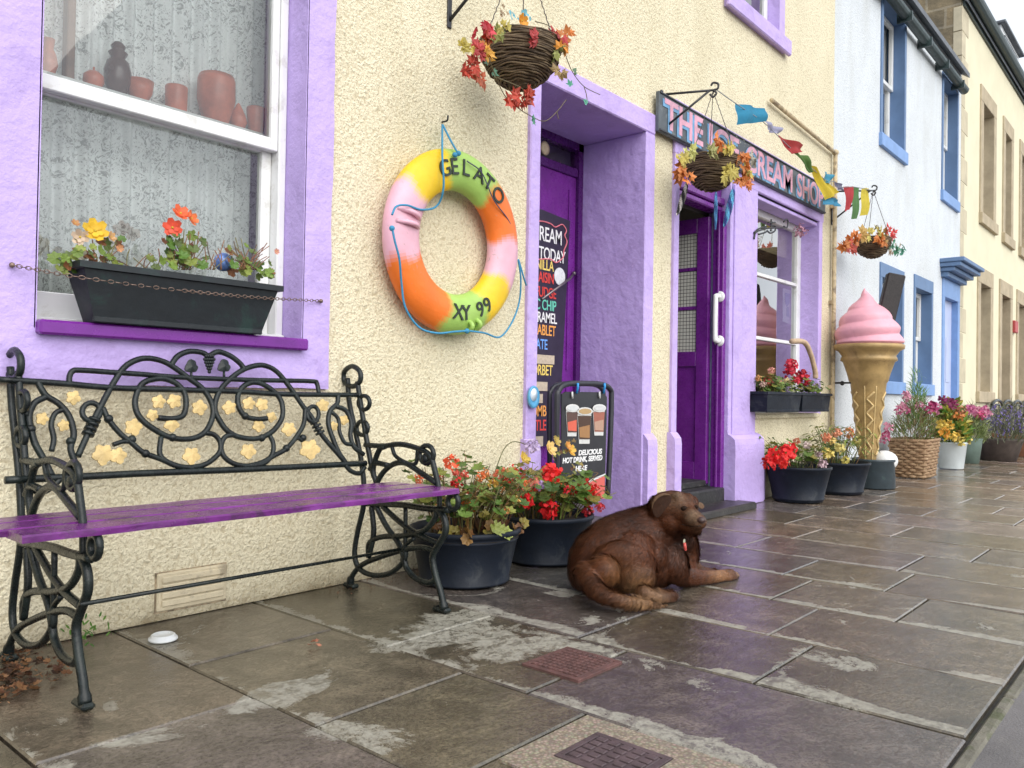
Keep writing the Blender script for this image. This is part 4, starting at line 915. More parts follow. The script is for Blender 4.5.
def head(mb, p, r, col, n=34, flat=.8, ps=None):
    mb.marks.append((len(mb.v), len(mb.f))); n = int(n * 1.5); r *= 1.25
    for _ in range(n):
        d = Vector((rng.gauss(0, 1), rng.gauss(0, 1), rng.gauss(0, 1) * flat)); d = d.normalized() if d.length > 1e-4 else Vector((0, 0, 1))
        q = Vector(p) + d * r * rng.uniform(.35, .8); leaf(mb, q, d + Vector((0, 0, .3)), ps or r * .6, 'petal', col, .2)
def bloom(mb, p, r, col, facing=(0, -1, .4), n=6, core=(.7, .5, .05)):
    mb.marks.append((len(mb.v), len(mb.f)))
    fc = Vector(facing).normalized(); u = fc.orthogonal().normalized(); w = fc.cross(u)
    for ring, (k_, rr) in enumerate(((n, 1.0), (n - 1, .65))):
        for k in range(k_):
            a = 2 * pi * (k + .5 * ring) / k_ + rng.uniform(-.15, .15); d = u * cos(a) + w * sin(a)
            leaf(mb, Vector(p) + fc * ring * r * .12, fc - d * .15, r * rr, 'petal', col, .12, dirn=d + fc * .25)
    mb.ball(Vector(p) + fc * r * .15, r * .14, 6, core)
GREENS = [(.10, .19, .03), (.15, .24, .05), (.07, .14, .03), (.20, .28, .06), (.30, .32, .07), (.26, .22, .05)]
AUT = [(.75, .16, .03), (.80, .42, .05), (.55, .04, .03), (.70, .60, .12), (.45, .40, .08), (.72, .25, .08)]
def pick(L): return L[rng.randrange(len(L))]

def stemmy(root, base, rx, ry, h, ns, lk='round', ls=.024, greens=GREENS, lean=.35, r=.0028, nl=(2, 5), stemcol=(.16, .16, .05), sd=(0, 0)):
    """stems rising from soil, leaves along each"""
    sm = MB(); lm = MB(); tips = []
    for _ in range(ns):
        a = rng.uniform(0, 2 * pi); q = math.sqrt(rng.random()); b = Vector(base) + Vector((rx * q * cos(a) * .8, ry * q * sin(a) * .8, 0))
        hh = h * rng.uniform(.45, 1.0); out = Vector((cos(a) * rx, sin(a) * ry, 0)) * lean * rng.uniform(.4, 1.4) * (.4 + q) + Vector((sd[0], sd[1], 0))
        mid = b + out * .35 + Vector((rng.uniform(-.02, .02), rng.uniform(-.02, .02), hh * .55)); tip = b + out + Vector((0, 0, hh))
        P = bez([b, mid, tip], 5); c = tuple(x * rng.uniform(.6, 1.4) for x in stemcol); sm.tube(P, [r * (1 - .5 * k / len(P)) for k in range(len(P))], 5, c); tips.append(tip)
        for k in range(rng.randint(*nl)):
            t = rng.uniform(.35, 1.0); p = P[min(len(P) - 1, int(t * len(P)))]
            d = Vector((rng.uniform(-1, 1), rng.uniform(-1, 1), rng.uniform(-.1, .6))).normalized(); e = p + d * ls * rng.uniform(1.0, 1.8)
            sm.tube([p, e], r * .35, 4, c)
            leaf(lm, e, Vector((d.x * .5 + rng.uniform(-.3, .3), d.y * .5 - .25, 1)), ls * rng.uniform(.6, 1.15), lk, pick(greens), dirn=d)
    sm.build('stems', STEMM, root); lm.build('leaves', VCL, root)
    return tips

def tub(root, c, rt, rb, h, sx=1.0, mat=None, rim=.010, bands=(), soil=True):
    m = MB(); z = 0.002
    prof = [(0, z), (rb * .96, z), (rb, z + .006), (rb + (rt - rb) * .5, h * .5)]
    for b in bands: rr = rb + (rt - rb) * b; prof += [(rr, h * b - .006), (rr + .004, h * b - .003), (rr + .004, h * b + .003), (rr, h * b + .006)]
    prof = prof[:3] + sorted(prof[3:], key=lambda q: q[1]) + [(rt, h - rim * 2), (rt + rim * .7, h - rim * 1.7), (rt + rim * .7, h - rim * .2), (rt + rim * .3, h), (rt - rim * .5, h), (rt - rim * .8, h - .03), (rt - .012, h - .035)]
    m.lathe(prof, c, 56, sx=sx); m.build('tub', mat, root)
    if soil: s = MB(); s.lathe([(rt - .004, h - .032), (rt * .6, h - .018), (0, h - .012)], c, 28, sx=sx, wob=.02); s.build('soil', SOIL, root)
TUBM = M('blue_black_plastic', (0.009, 0.013, 0.022), 0.52, 0.3, 6, 0.5, 60, .002, dirt=(.045, .05, .055), dirt_amt=.35)

TUBM.node_tree.nodes['Principled BSDF'].inputs['Specular IOR Level'].default_value = .22
def potted(name, c, rt, rb, h, label, sx=1.0, mat=None, cat='planter', group=None, **kw):
    root = thing(name, c, label, cat, group); tub(root, c, rt, rb, h, sx, mat or TUBM, **kw); return root

# two big tubs by the first doorway
c1 = Vector((2.20, 2.125, 0)); p1 = potted('flower_tub', c1, .205, .165, .205, 'big blue-black tub of orange and red flowers by the bench end', group='blue-black flower tubs along the shop front', bands=(.06, .82))
stemmy(p1, c1 + Vector((0, 0, .18)), .17, .17, .27, 84, 'round', .024, sd=(-.0, -.03), lean=.5, nl=(2, 5), stemcol=(.2, .15, .06))
fl = MB(); K = lambda x, y, d: W(400 + x / 3.2, 360 + y / 3.2, d)
for x, y, r, c in ((165, 325, .024, (.85, .13, .05)), (180, 393, .02, (.65, .02, .02)), (215, 470, .024, (.85, .20, .05)), (318, 368, .026, (.85, .22, .12)), (345, 378, .02, (.8, .04, .03)), (385, 368, .022, (.8, .03, .03)), (385, 402, .022, (.85, .22, .14)), (300, 395, .018, (.85, .55, .10)), (60, 380, .015, (.85, .2, .08)), (350, 445, .018, (.75, .6, .12)), (255, 380, .012, (.8, .3, .1))): head(fl, K(x, y, 2.06), r, c, 24)
for x, y, r, c in ((395, 315, .030, (.85, .62, .12)), (345, 440, .022, (.8, .65, .2))): bloom(fl, K(x, y, 2.05), r, c)
for k in range(16): head(fl, c1 + Vector((rng.uniform(-.17, .2), rng.uniform(-.2, .0), rng.uniform(.25, .42))), rng.uniform(.011, .019), pick([(.85, .2, .06), (.8, .06, .04), (.85, .35, .12), (.8, .5, .15), (.75, .12, .08)]), 16)
fl.build('flowers', VCP, p1)
dm = MB()
for _ in range(26):
    a = rng.uniform(0, 2 * pi); b = c1 + Vector((.05 + .09 * cos(a) * rng.random(), -.06 + .09 * sin(a) * rng.random(), .19)); t = b + Vector((rng.uniform(-.07, .07), rng.uniform(-.07, .03), rng.uniform(.05, .16))); dm.tube(bez([b, (b + t) / 2 + Vector((rng.uniform(-.02, .02), 0, 0)), t], 3), .0016, 4, pick([(.14, .05, .02), (.2, .08, .03), (.1, .04, .02)]))
for _ in range(40): leaf(dm, c1 + Vector((rng.uniform(-.16, .18), rng.uniform(-.17, .05), rng.uniform(.19, .24))), (rng.uniform(-1, 1), -1, .6), .022, 'round', pick([(.2, .09, .03), (.28, .15, .04), (.32, .26, .06)]))
for k in range(4): leaf(dm, W(493 + k * 4, 524 + k * 2, 1.93), (0, -1, .4), .026, 'round', (.33, .38, .08), dirn=(.4, 0, -1))
dm.build('withered_leaves', VCL, p1)

c2 = Vector((2.72, 2.15, 0)); p2 = potted('flower_tub', c2, .20, .165, .20, 'blue-black tub of bright red geraniums under the small drinks board', group='blue-black flower tubs along the shop front', bands=(.06,))
stemmy(p2, c2 + Vector((0, 0, .175)), .17, .16, .22, 74, 'round', .027, lean=.5, sd=(-.02, -.05))
fl = MB()
for x, y, r, c in ((485, 362, .036, (.85, .02, .02)), (592, 418, .042, (.88, .02, .02)), (556, 415, .026, (.85, .02, .02)), (475, 475, .034, (.75, .015, .02)), (405, 450, .026, (.8, .015, .02)), (600, 480, .022, (.85, .06, .08)), (640, 470, .018, (.85, .10, .12)), (425, 390, .022, (.85, .25, .18)), (420, 275, .026, (.62, .50, .72)), (445, 400, .018, (.5, .35, .65))): head(fl, K(x, y, 2.03), r, c, 40)
for x, y, r, c in ((478, 285, .034, (.85, .60, .22)), (500, 262, .022, (.6, .45, .12)), (545, 290, .028, (.85, .50, .08)), (535, 275, .020, (.75, .35, .08))): bloom(fl, K(x, y, 2.05), r, c)
for k in range(12): head(fl, c2 + Vector((rng.uniform(-.17, .2), rng.uniform(-.2, .0), rng.uniform(.24, .40))), rng.uniform(.012, .022), pick([(.85, .03, .02), (.8, .02, .03), (.85, .15, .08)]), 18)
fl.build('flowers', VCP, p2)
dm = MB()
for x, y in ((505, 255), (520, 290), (490, 310), (545, 275), (560, 350), (575, 345), (600, 375)):
    for _ in range(5): leaf(dm, K(x + rng.uniform(-14, 14), y + rng.uniform(-12, 12), 2.06), (rng.uniform(-1, 1), -1, .6), .020, 'maple', pick([(.25, .16, .05), (.4, .3, .08), (.3, .32, .08), (.16, .08, .04)]))
dm.tube(bez([K(300, 370, 2.1), K(330, 290, 2.1), K(360, 262, 2.1), K(400, 268, 2.1)], 4), .0022, 5, (.2, .2, .08)); dm.build('withered_leaves', VCL, p2)

# ---------------------------------------------------------------- window trough
BEG = M('dark_green_plastic', (0.007, 0.011, 0.014), 0.5, .3, 8, .4, 50, .002, dirt=(.012, .045, .035), dirt_amt=.3)
def trough(root, x0, x1, y0, y1, z0, z1, mat, taper=.03, lip=.012, name='trough'):
    m = MB(); v = []
    ring = [(taper, z0), (.004, z1 - .02), (-lip, z1 - .018), (-lip, z1), (.008, z1), (.02, z1 - .03)]
    for o, z in ring: v += [(x0 + o, y0 + o * .7, z), (x1 - o, y0 + o * .7, z), (x1 - o, y1 - o * .4, z), (x0 + o, y1 - o * .4, z)]
    f = [(0, 3, 2, 1)] + [(4 * r + k, 4 * r + (k + 1) % 4, 4 * r + 4 + (k + 1) % 4, 4 * r + 4 + k) for r in range(len(ring) - 1) for k in range(4)]
    m.add(v, f); 
    m.box((x0 + taper - .004, y0 + taper * .7 - .005, z0 - .001), (x1 - taper + .004, y0 + taper * .7 + .01, z0 + .018), bev=.003)
    o = m.build(name, mat, root); s = MB(); s.box((x0 + .02, y0 + .012, z1 - .05), (x1 - .02, y1 - .012, z1 - .028)); s.build('soil', SOIL, root); return o
wt = thing('window_trough', (1.18, D - .07, .883), 'dark green trough of begonias on the purple sill of the lace curtained window', 'window box')
tx0, tx1, tz0, tz1, ty0, ty1 = .885, 1.492, .884, 1.045, 2.305, 2.43
trough(wt, tx0, tx1, ty0, ty1, tz0, tz1, BEG, .045, .012)
q = lambda x, y, d=2.36: W(x / 2.194, y / 2.194, d)
fl = MB(); lf = MB(); stx = MB()
for x, y, r, c, fcg in ((208, 508, .036, (.90, .58, .04), (-.2, -1, .3)), (176, 520, .024, (.80, .62, .45), (-.4, -1, -.2)), (395, 470, .030, (.88, .16, .05), (0, -1, .6)), (378, 500, .030, (.85, .12, .06), (-.4, -1, 0)), (418, 480, .026, (.88, .22, .06), (.5, -1, .3)), (175, 562, .020, (.72, .70, .60), (0, -1, 0)), (165, 490, .012, (.6, .3, .12), (0, -1, .5)), (243, 520, .016, (.75, .45, .2), (.4, -1, .3)), (262, 545, .012, (.8, .4, .2), (0, -1, 0)), (606, 552, .011, (.8, .4, .3), (0, -1, 0))): bloom(fl, q(x, y), r, c, fcg, 6)
fl.build('flowers', VCP, wt)
for (xa, xb, ya, yb, n) in ((150, 268, 525, 600, 26), (362, 450, 505, 590, 28), (500, 600, 520, 612, 20), (320, 370, 560, 592, 6), (130, 165, 560, 612, 9), (560, 600, 590, 620, 6)):
    for _ in range(n):
        leaf(lf, q(rng.uniform(xa, xb), rng.uniform(ya, yb), rng.uniform(2.33, 2.39)), (rng.uniform(-.7, .7), -1, rng.uniform(0, 1)), rng.uniform(.010, .021), 'round', pick([(.10, .2, .03), (.2, .3, .05), (.28, .34, .07), (.14, .2, .05), (.3, .12, .05)]))
for (xc, n, top) in ((210, 12, 520), (400, 26, 500), (545, 26, 520), (470, 10, 520), (330, 4, 545), (290, 4, 540)):
    for _ in range(n):
        b = q(xc + rng.uniform(-20, 20), 592); t = q(xc + rng.uniform(-50, 55), rng.uniform(top, 575)); stx.tube(bez([b, (b + t) / 2 + Vector((rng.uniform(-.01, .01), 0, rng.uniform(0, .01))), t], 3), .0016, 4, pick([(.22, .08, .04), (.3, .14, .06), (.12, .07, .04), (.2, .18, .06)]))
stx.build('stems', STEMM, wt); lf.build('leaves', VCL, wt)
tag((lambda m: (m.ball(q(490, 575, 2.40), .030, 16, (.10, .22, .75)), m)[1])(MB()).build('glass_ball', M('blue_marbled_glass', (.16, .28, .75), .12, .6, 40), None, loc=q(490, 575, 2.40)), 'blue and white marbled ball sitting among the begonia stems', 'ornament')
# chain holding the trough
ch = MB(); a, b = W(12, 265, 2.372), W(321, 301, 2.372); mid1 = W(72, 276, 2.285); mid2 = W(250, 297, 2.285)
P = bez([a, mid1, W(160, 288, 2.284), mid2, b], 24); L = [P[0]]; step = .0115
for p in P:
    if (p - L[-1]).length >= step: L.append(p)
for k in range(len(L) - 1):
    d = (L[k + 1] - L[k]).normalized(); s_ = d.cross(Vector((0, 1, .2))).normalized() if k % 2 else Vector((0, 1, .2)).normalized(); c = (L[k] + L[k + 1]) / 2
    ch.tube([c + d * .0085 * cos(t * pi / 4) + s_ * .0048 * sin(t * pi / 4) for t in range(8)], .0014, 5, closed=True)
for p in (a, b): ch.ball(p, .0075, 10); ch.tube([p, p + Vector((0, .02, 0))], .003, 6)
tag(ch.build('chain', M('rusty_steel_chain', (.20, .14, .11), .45, .5, 60, 0, metal=.6), None, loc=a), 'thin rusty chain strung across the front of the begonia trough', 'chain')

# pottery behind the upper pane
POT = M('terracotta_pottery', (.58, .17, .10), .35, .3, 12, .2, 40, .001)
shelf = MB(); shelf.box((LW[0] - .1, D + .19, tr + .045), (LW[1] + .1, D + .29, tr + .06)); tag(shelf.build('window_shelf', WHITE_P, None, loc=(1.2, D + .2, tr)), 'narrow white shelf behind the meeting rail of the lace window', 'shelf')
VR = lambda x, y: W(30 + x / 3.938, y / 3.938, D + .24)
def vase(name, px, wpx, hpx, prof, col, label, cat='vase', mat=None, gap=0):
    b = VR(px, 0); z0 = tr + .061; r = wpx / 3.938 * mpp(b) / 2; h = hpx / 3.938 * mpp(b)
    m = MB(); m.lathe([(a * r, bb * h) for a, bb in prof], (b.x, D + .24, z0), 20); tag(m.build(name, mat or POT, None, loc=(b.x, D + .24, z0)), label, cat, 'pottery on the window shelf')
VZ = [(0, 0), (.55, 0), (.95, .25), (1, .45), (.8, .62), (.5, .68), (.72, .78), (.45, .83), (.55, .9), (.3, .97), (0, 1)]
BOWL = [(0, 0), (.5, 0), (.7, .08), (1, .5), (.98, .9), (.9, 1), (.85, .9), (.5, .3), (0, .2)]
APP = [(0, 0), (.6, 0), (1, .35), (.95, .62), (.5, .8), (.12, .82), (.1, 1), (0, 1)]
vase('vase', 352, 100, 220, VZ, None, 'tall dark lidded vase of stacked rounded shapes in the upper pane', mat=M('brown_glazed_pottery', (.10, .045, .035), .25, .3, 8))
vase('pottery_apple', 258, 78, 90, APP, None, 'small round terracotta fruit-shaped pot left of the tall dark vase', 'pot')
vase('bowl', 742, 145, 190, BOWL, None, 'largest rounded red-brown bowl on the window shelf', 'bowl')
vase('mug', 585, 85, 105, [(0, 0), (.8, 0), (.95, .1), (1, .95), (.95, 1), (.88, .95), (.8, .1), (0, .08)], None, 'straight red-brown beaker beside the largest bowl', 'beaker')
vase('dish', 440, 105, 85, [(0, 0), (.5, 0), (.9, .5), (1, 1), (.92, .95), (.4, .2), (0, .1)], None, 'low shallow terracotta dish in the middle of the window shelf', 'dish')
vase('pear_pot', 830, 70, 110, [(0, 0), (.5, 0), (1, .3), (.8, .55), (.45, .8), (.2, .95), (.05, 1)], None, 'small pear-shaped pot right of the largest bowl', 'pot')
vase('jug', 78, 70, 150, [(0, 0), (.6, 0), (1, .35), (.8, .6), (.5, .75), (.65, 1), (.6, 1), (.45, .75), (0, .6)], None, 'dull red jug nearest the left edge of the upper pane', 'jug')
vase('cup', 900, 75, 110, [(0, 0), (.55, 0), (.8, .2), (1, .95), (.94, 1), (.7, .2), (0, .1)], None, 'dull red cup at the right end of the window shelf', 'cup')
m = MB(); b_ = VR(157, 0); m.box((b_.x - .012, D + .22, tr + .061), (b_.x + .012, D + .26, 2.8), bev=.003); tag(m.build('wooden_post', M('weathered_pole', (.22, .13, .09), .6, .3, 12), None, loc=(b_.x, D + .24, tr)), 'upright brown wooden pole behind the upper pane', 'pole')

# ---------------------------------------------------------------- lifebuoy
lb_c = (W(455, 243, 2.335)); lbr = thing('lifebuoy', lb_c, 'orange, yellow, pink and green lifebuoy hanging on the cream wall', 'lifebuoy')
RO, RI = .292, .083
mb_ = MB(); n1, n2 = 96, 20
TILT = Matrix.Rotation(radians(2), 3, 'X')
def LB(a, b, k=1.0):
    rr = RO + RI * cos(b) * k; return lb_c + TILT @ Vector((cos(a) * rr, -RI * .62 * sin(b) * k, sin(a) * rr))
# colours by clock position (angle from the right, counter-clockwise as seen from the street)
def lbcol(a):
    a = math.degrees(a) % 360
    S = [(-26, 10, 'p'), (10, 55, 'o'), (55, 108, 'g'), (108, 148, 'y'), (148, 199, 'p'), (199, 257, 'o'), (257, 302, 'g'), (302, 334, 'y')]
    C = dict(p=(.82, .46, .56), o=(.88, .19, .02), g=(.38, .60, .13), y=(.92, .60, .015))
    for lo, hi, k in S:
        aa = a - 360 if a > 334 else a
        if lo <= aa < hi: 
            c = Vector(C[k]); 
            for e, nb in ((lo, -1), (hi, 1)):
                dd = abs(aa - e)
                if dd < 4:
                    idx = (S.index((lo, hi, k)) + nb) % 8; c = c.lerp(Vector(C[S[idx][2]]), (4 - dd) / 8)
            return tuple(c)
    return C['p']
n1 = 160
for i in range(n1):
    a0, a1 = 2 * pi * i / n1, 2 * pi * (i + 1) / n1
    for j in range(n2):
        b0, b1 = 2 * pi * j / n2, 2 * pi * (j + 1) / n2
        mb_.add([LB(a0, b0), LB(a1, b0), LB(a1, b1), LB(a0, b1)], [(0, 3, 2, 1)], lbcol((a0 + a1) / 2 + .05 * sin(b0 * 3)), smooth=True)
BUOY = Mvc('buoy_paint', 0.42, 0.22, 7, 0, .6, 26, .004); tB = NT(BUOY); old_ = tB.b.inputs['Base Color'].links[0].from_socket
tB.link(tB.mix(tB.ramp(tB.noise(30, 9, .78, dist=1.2), [(.60, (0, 0, 0)), (.66, (.55,) * 3)]), old_, (.30, .25, .20)), tB.b.inputs['Base Color'])
ro = mb_.build('ring', BUOY, lbr)
import bmesh as _bm
bmx = _bm.new(); bmx.from_mesh(ro.data); _bm.ops.remove_doubles(bmx, verts=bmx.verts, dist=1e-5); bmx.to_mesh(ro.data); bmx.free()
BLK = M('black_lettering', (.02, .03, .02), .5, .3, 60)
def arc_text(s, a0, da, size, rad, flip, parent, mat=BLK):
    for k, chh in enumerate(s):
        if chh == ' ': continue
        a = radians(a0 + da * k); out = Vector((cos(a), 0, sin(a))); tan = Vector((sin(a), 0, -cos(a)))
        if flip: X, Z = -tan, -out
        else: X, Z = tan, out
        # let letters follow the tube's rounding: stand just proud of it
        o = lb_c + TILT @ (out * rad + Vector((0, -.0528, 0)))
        text_mesh('letter', chh, size, mat, parent, o - X * size * .30 - Z * size * .36, X, Z, ext=.002, bold=.0006)
arc_text('GELATO', 115, -12.8, .092, RO + .008, False, lbr)
arc_text('XY 99', 266, 9.6, .088, RO - .01, True, lbr)
# lugs
for a in (171.5, 284):
    lg = MB()
    for o in (-4, 4):
        aa = radians(a + o); rl = RO if a < 200 else RO + .050; kl = 1 if a < 200 else .45; out = Vector((cos(aa), 0, sin(aa))); t = Vector((-sin(aa), 0, cos(aa))); c = lb_c + out * rl + Vector((0, -.052 if a < 200 else -.036, 0))
        lg.tube(bez([c - out * .055 * kl + Vector((0, .018, 0)), c - out * .02 * kl + Vector((0, -.010, 0)), c + out * .02 * kl + Vector((0, -.010, 0)), c + out * .055 * kl + Vector((0, .018, 0))], 5), .010, 8, lbcol(radians(a)))
    lg.build('lug', Mvc('buoy_lug_paint', .38), lbr)
def rp_pts(L, y): return bez([W(380 + x / 3.339, 110 + yy / 3.339, d) for x, yy, d in L], 8)
rm = MB(); RC = (.05, .30, .52)
rm.tube(rp_pts([(208, 50, 2.375), (208, 150, 2.262), (212, 260, 2.262), (190, 320, 2.30), (140, 333, 2.285), (90, 318, 2.262), (55, 322, 2.262), (40, 350, 2.262)], 0), .0042, 7, RC)
rm.tube(rp_pts([(210, 50, 2.375), (235, 100, 2.30), (262, 148, 2.268)], 0), .0042, 7, RC)
rm.tube(rp_pts([(40, 392, 2.262), (50, 440, 2.262), (65, 500, 2.27), (72, 580, 2.30), (85, 660, 2.31), (130, 725, 2.31), (190, 745, 2.29), (250, 740, 2.262), (292, 738, 2.262)], 0), .0042, 7, RC)
rm.tube(rp_pts([(300, 738, 2.262), (350, 745, 2.29), (400, 758, 2.32), (440, 710, 2.34), (465, 640, 2.35), (470, 560, 2.33), (462, 500, 2.32), (480, 560, 2.33), (488, 585, 2.35)], 0), .004, 7, RC)
for x, y in ((262, 145), (250, 150), (40, 395), (290, 738)): rm.ball(W(380 + x / 3.339, 110 + y / 3.339, 2.265), .011, 8, RC)
rm.tube(rp_pts([(290, 170, 2.265), (340, 210, 2.262), (380, 300, 2.268), (430, 370, 2.28), (450, 430, 2.30)], 0), .0028, 6, (.10, .10, .16))
rm.build('rope', Mvc('blue_cord', .7, .3, 200, 0, .8, 300, .001), lbr)
m = MB(); m.tube([W(475, 0, D - .0), W(475, 0, D - .0)], .004); m = MB(); hk = W(442, 122, D); m.tube(bez([hk + Vector((0, 0, 0)), hk + Vector((0, -.03, 0)), hk + Vector((0, -.035, .02))], 4), .004, 6); tag(m.build('wall_hook', STEEL, None, loc=hk), 'small metal hook in the cream wall holding the lifebuoy rope', 'hook')

# ---------------------------------------------------------------- hanging baskets
def wicker(c1_, c2_, c3_):
    m, t = newmat('woven_twigs'); p = t.pos(); sp = t.node('ShaderNodeSeparateXYZ'); t.link(p, sp.inputs[0])
    st = t.node('ShaderNodeMapping'); st.inputs['Scale'].default_value = (5, 5, 90); t.link(p, st.inputs[0])
    n = t.noise(1.5, 6, .7, vec=st.outputs[0], dist=.4); c = t.ramp(n, [(.34, c1_), (.5, c2_), (.64, c3_)]); t.link(c, t.b.inputs['Base Color']); t.b.inputs['Roughness'].default_value = .8
    t.link(t.bump(n, .8, .004), t.b.inputs['Normal']); return m
WICK = wicker((.03, .02, .012), (.10, .065, .035), (.26, .19, .11))
WICK2 = wicker((.10, .05, .025), (.28, .17, .09), (.46, .33, .20))
def basket_bowl(root, c, r, h, coils=15):
    m = MB()
    for k in range(coils):
        t = k / (coils - 1); z = -h + h * t; rr = r * math.sqrt(max(0.03, 1 - (1 - t) ** 2 * .93)) if t < 1 else r
        rad = h / coils * .62; ph = rng.uniform(0, 6)
        pts = [Vector((c[0] + (rr + .004 * sin(5 * a + ph)) * cos(a), c[1] + (rr + .004 * sin(5 * a + ph)) * sin(a), c[2] + z + .0025 * sin(7 * a + ph) + rng.uniform(-.001, .001))) for a in [2 * pi * q_ / 36 for q_ in range(36)]]
        m.tube(pts, rad, 6, closed=True)
    m.lathe([(0, -h + .01), (r * .35, -h + .012), (r * .8, -h * .55), (r * .97, -h * .1), (r * .9, -.01), (0, -.01)], c, 24)
    m.build('bowl', WICK, root)
def chains(root, c, r, top):
    m = MB()
    for k in range(3):
        a = 2 * pi * k / 3 + .6; b = Vector(c) + Vector((r * cos(a), r * sin(a), 0)); n = 26; d = (Vector(top) - b)
        m.tube([b.lerp(Vector(top), q_ / n) + Vector((.0015 * sin(q_ * 3), .0015 * cos(q_ * 3), 0)) for q_ in range(n + 1)], .0022, 5)
    m.build('chain', M('thin_chain', (.06, .05, .05), .4, .4, 60, metal=.5), root)
def leaves_at(root, spots, fn, y, s, n=6, spread=14, kinds=('maple',), name='autumn_leaves'):
    m = MB()
    for (x, yy, c) in spots:
        for _ in range(n):
            p = fn(x + rng.gauss(0, spread * .6), yy + rng.gauss(0, spread * .5), y + rng.uniform(-.03, .01))
            leaf(m, p, (rng.uniform(-.8, .8), -1, rng.uniform(-.6, .6)), s * rng.uniform(.7, 1.2), pick(kinds), c, .25)
    return m.build(name, VCP, root)
def sprigs(root, L, fn, col=(.16, .13, .06), name='ivy_stems', r=.0018):
    m = MB()
    for P in L: m.tube(bez([fn(*q_) for q_ in P], 6), r, 5, col)
    return m.build(name, STEMM, root)

fA = lambda x, y, d: W(440 + x / 5.906, y / 5.906, d)
ca = fA(476, 262, 2.13); ca.z -= .0
ra = 238 / 5.906 * mpp(ca); topa = ca + Vector((0, .0, .42))
hb1 = thing('hanging_basket', ca, 'large dark twig basket of autumn leaves hanging above the lifebuoy', 'hanging basket', 'hanging baskets on the house fronts')
basket_bowl(hb1, ca, ra, ra * 1.05, 25); chains(hb1, ca, ra * .93, topa)
R1_, O1, Y1, G1, RD = (.52, .06, .06), (.70, .24, .06), (.60, .50, .12), (.28, .30, .08), (.52, .07, .04)
leaves_at(hb1, [(255, 165, (.62, .06, .08)), (300, 215, RD), (370, 165, Y1), (340, 200, G1), (150, 280, Y1), (215, 300, R1_), (240, 310, R1_), (150, 410, RD), (195, 380, RD), (280, 280, O1), (270, 310, (.75, .4, .06)), (570, 230, R1_), (690, 210, R1_), (740, 220, O1), (740, 270, (.85, .35, .05)), (690, 300, G1), (420, 590, RD), (490, 590, RD), (530, 575, RD), (250, 470, (.5, .12, .05)), (700, 420, (.4, .28, .12))], fA, ca.y - ra * .9, .040, 7, 24)
fl = MB(); bloom(fl, fA(480, 125, ca.y - .1), .030, (.85, .38, .04), (0, -1, -.1)); 
for k in range(14): leaf(fl, fA(470 + rng.uniform(-55, 60), 110 + rng.uniform(-50, 45), ca.y - .06), (rng.uniform(-.5, .5), -1, .3), .024, 'petal', (.18, .50, .62))
for k in range(8): leaf(fl, fA(380 + rng.uniform(-30, 30), 60 + rng.uniform(-30, 35), ca.y - .06), (rng.uniform(-.5, .5), -1, .3), .018, 'maple', (.42, .30, .18))
fl.build('flowers', VCP, hb1)
sprigs(hb1, [[(290, 340, 1.93), (320, 430, 1.95), (380, 560, 1.98), (450, 630, 2.02), (545, 690, 2.05), (620, 715, 2.05), (690, 660, 2.05), (745, 590, 2.05)], [(340, 460, 1.95), (440, 500, 1.95), (490, 530, 1.97), (500, 600, 1.98)], [(740, 320, 2.0), (780, 420, 2.02), (850, 510, 2.05), (945, 560, 2.08)], [(850, 510, 2.05), (865, 560, 2.05), (870, 610, 2.05)], [(690, 660, 2.05), (700, 705, 2.05)], [(560, 125, 2.05), (640, 150, 2.0), (680, 190, 1.98)]], fA)
m = MB()
for x, y, c in ((775, 510, (.10, .38, .26)), (870, 615, (.12, .40, .28)), (555, 700, (.10, .34, .22)), (790, 430, (.2, .35, .2)), (290, 370, (.12, .28, .18)), (310, 420, (.12, .28, .18)), (555, 725, (.1, .34, .22))): leaf(m, fA(x, y, 2.03), (rng.uniform(-.3, .3), -1, .1), .034, 'maple', c)
m.build('leaves', VCL, hb1)
def bracket(root_label, wallp, tip, drop, group='wrought iron basket brackets', lab2='bracket', scroll=.03):
    """wall plate, top arm and diagonal stay ending in a scroll"""
    wp_, tp = Vector(wallp), Vector(tip); m = MB(); low = wp_ - Vector((0, 0, drop))
    m.box((wp_.x - .012, D - .008, low.z - .03), (wp_.x + .012, D, wp_.z + .03), bev=.002)
    m.tube([wp_, tp], .007, 8); m.tube([low, wp_.lerp(tp, .93)], .007, 8)
    dr_ = (tp - wp_).normalized(); up = Vector((0, 0, 1))
    m.tube(bez([tp, tp + dr_ * scroll * .8 + up * scroll * .2, tp + dr_ * scroll * .9 + up * scroll * 1.1, tp + up * scroll * 1.4, tp - dr_ * scroll * .4 + up * scroll * .9], 5), .006, 8)
    m.tube(bez([tp, tp + dr_ * scroll * .6 - up * scroll * .6, tp - up * scroll * 1.3, tp - dr_ * scroll * .6 - up * scroll * .7], 5), .006, 8)
    return tag(m.build('basket_bracket', STEEL, None, loc=wallp), root_label, lab2, group)
bracket('black scrolled bracket at the top edge holding the large twig basket', (W(449, 3, D).x, D - .004, topa.z + .03), topa + Vector((0, 0, .03)), .33)

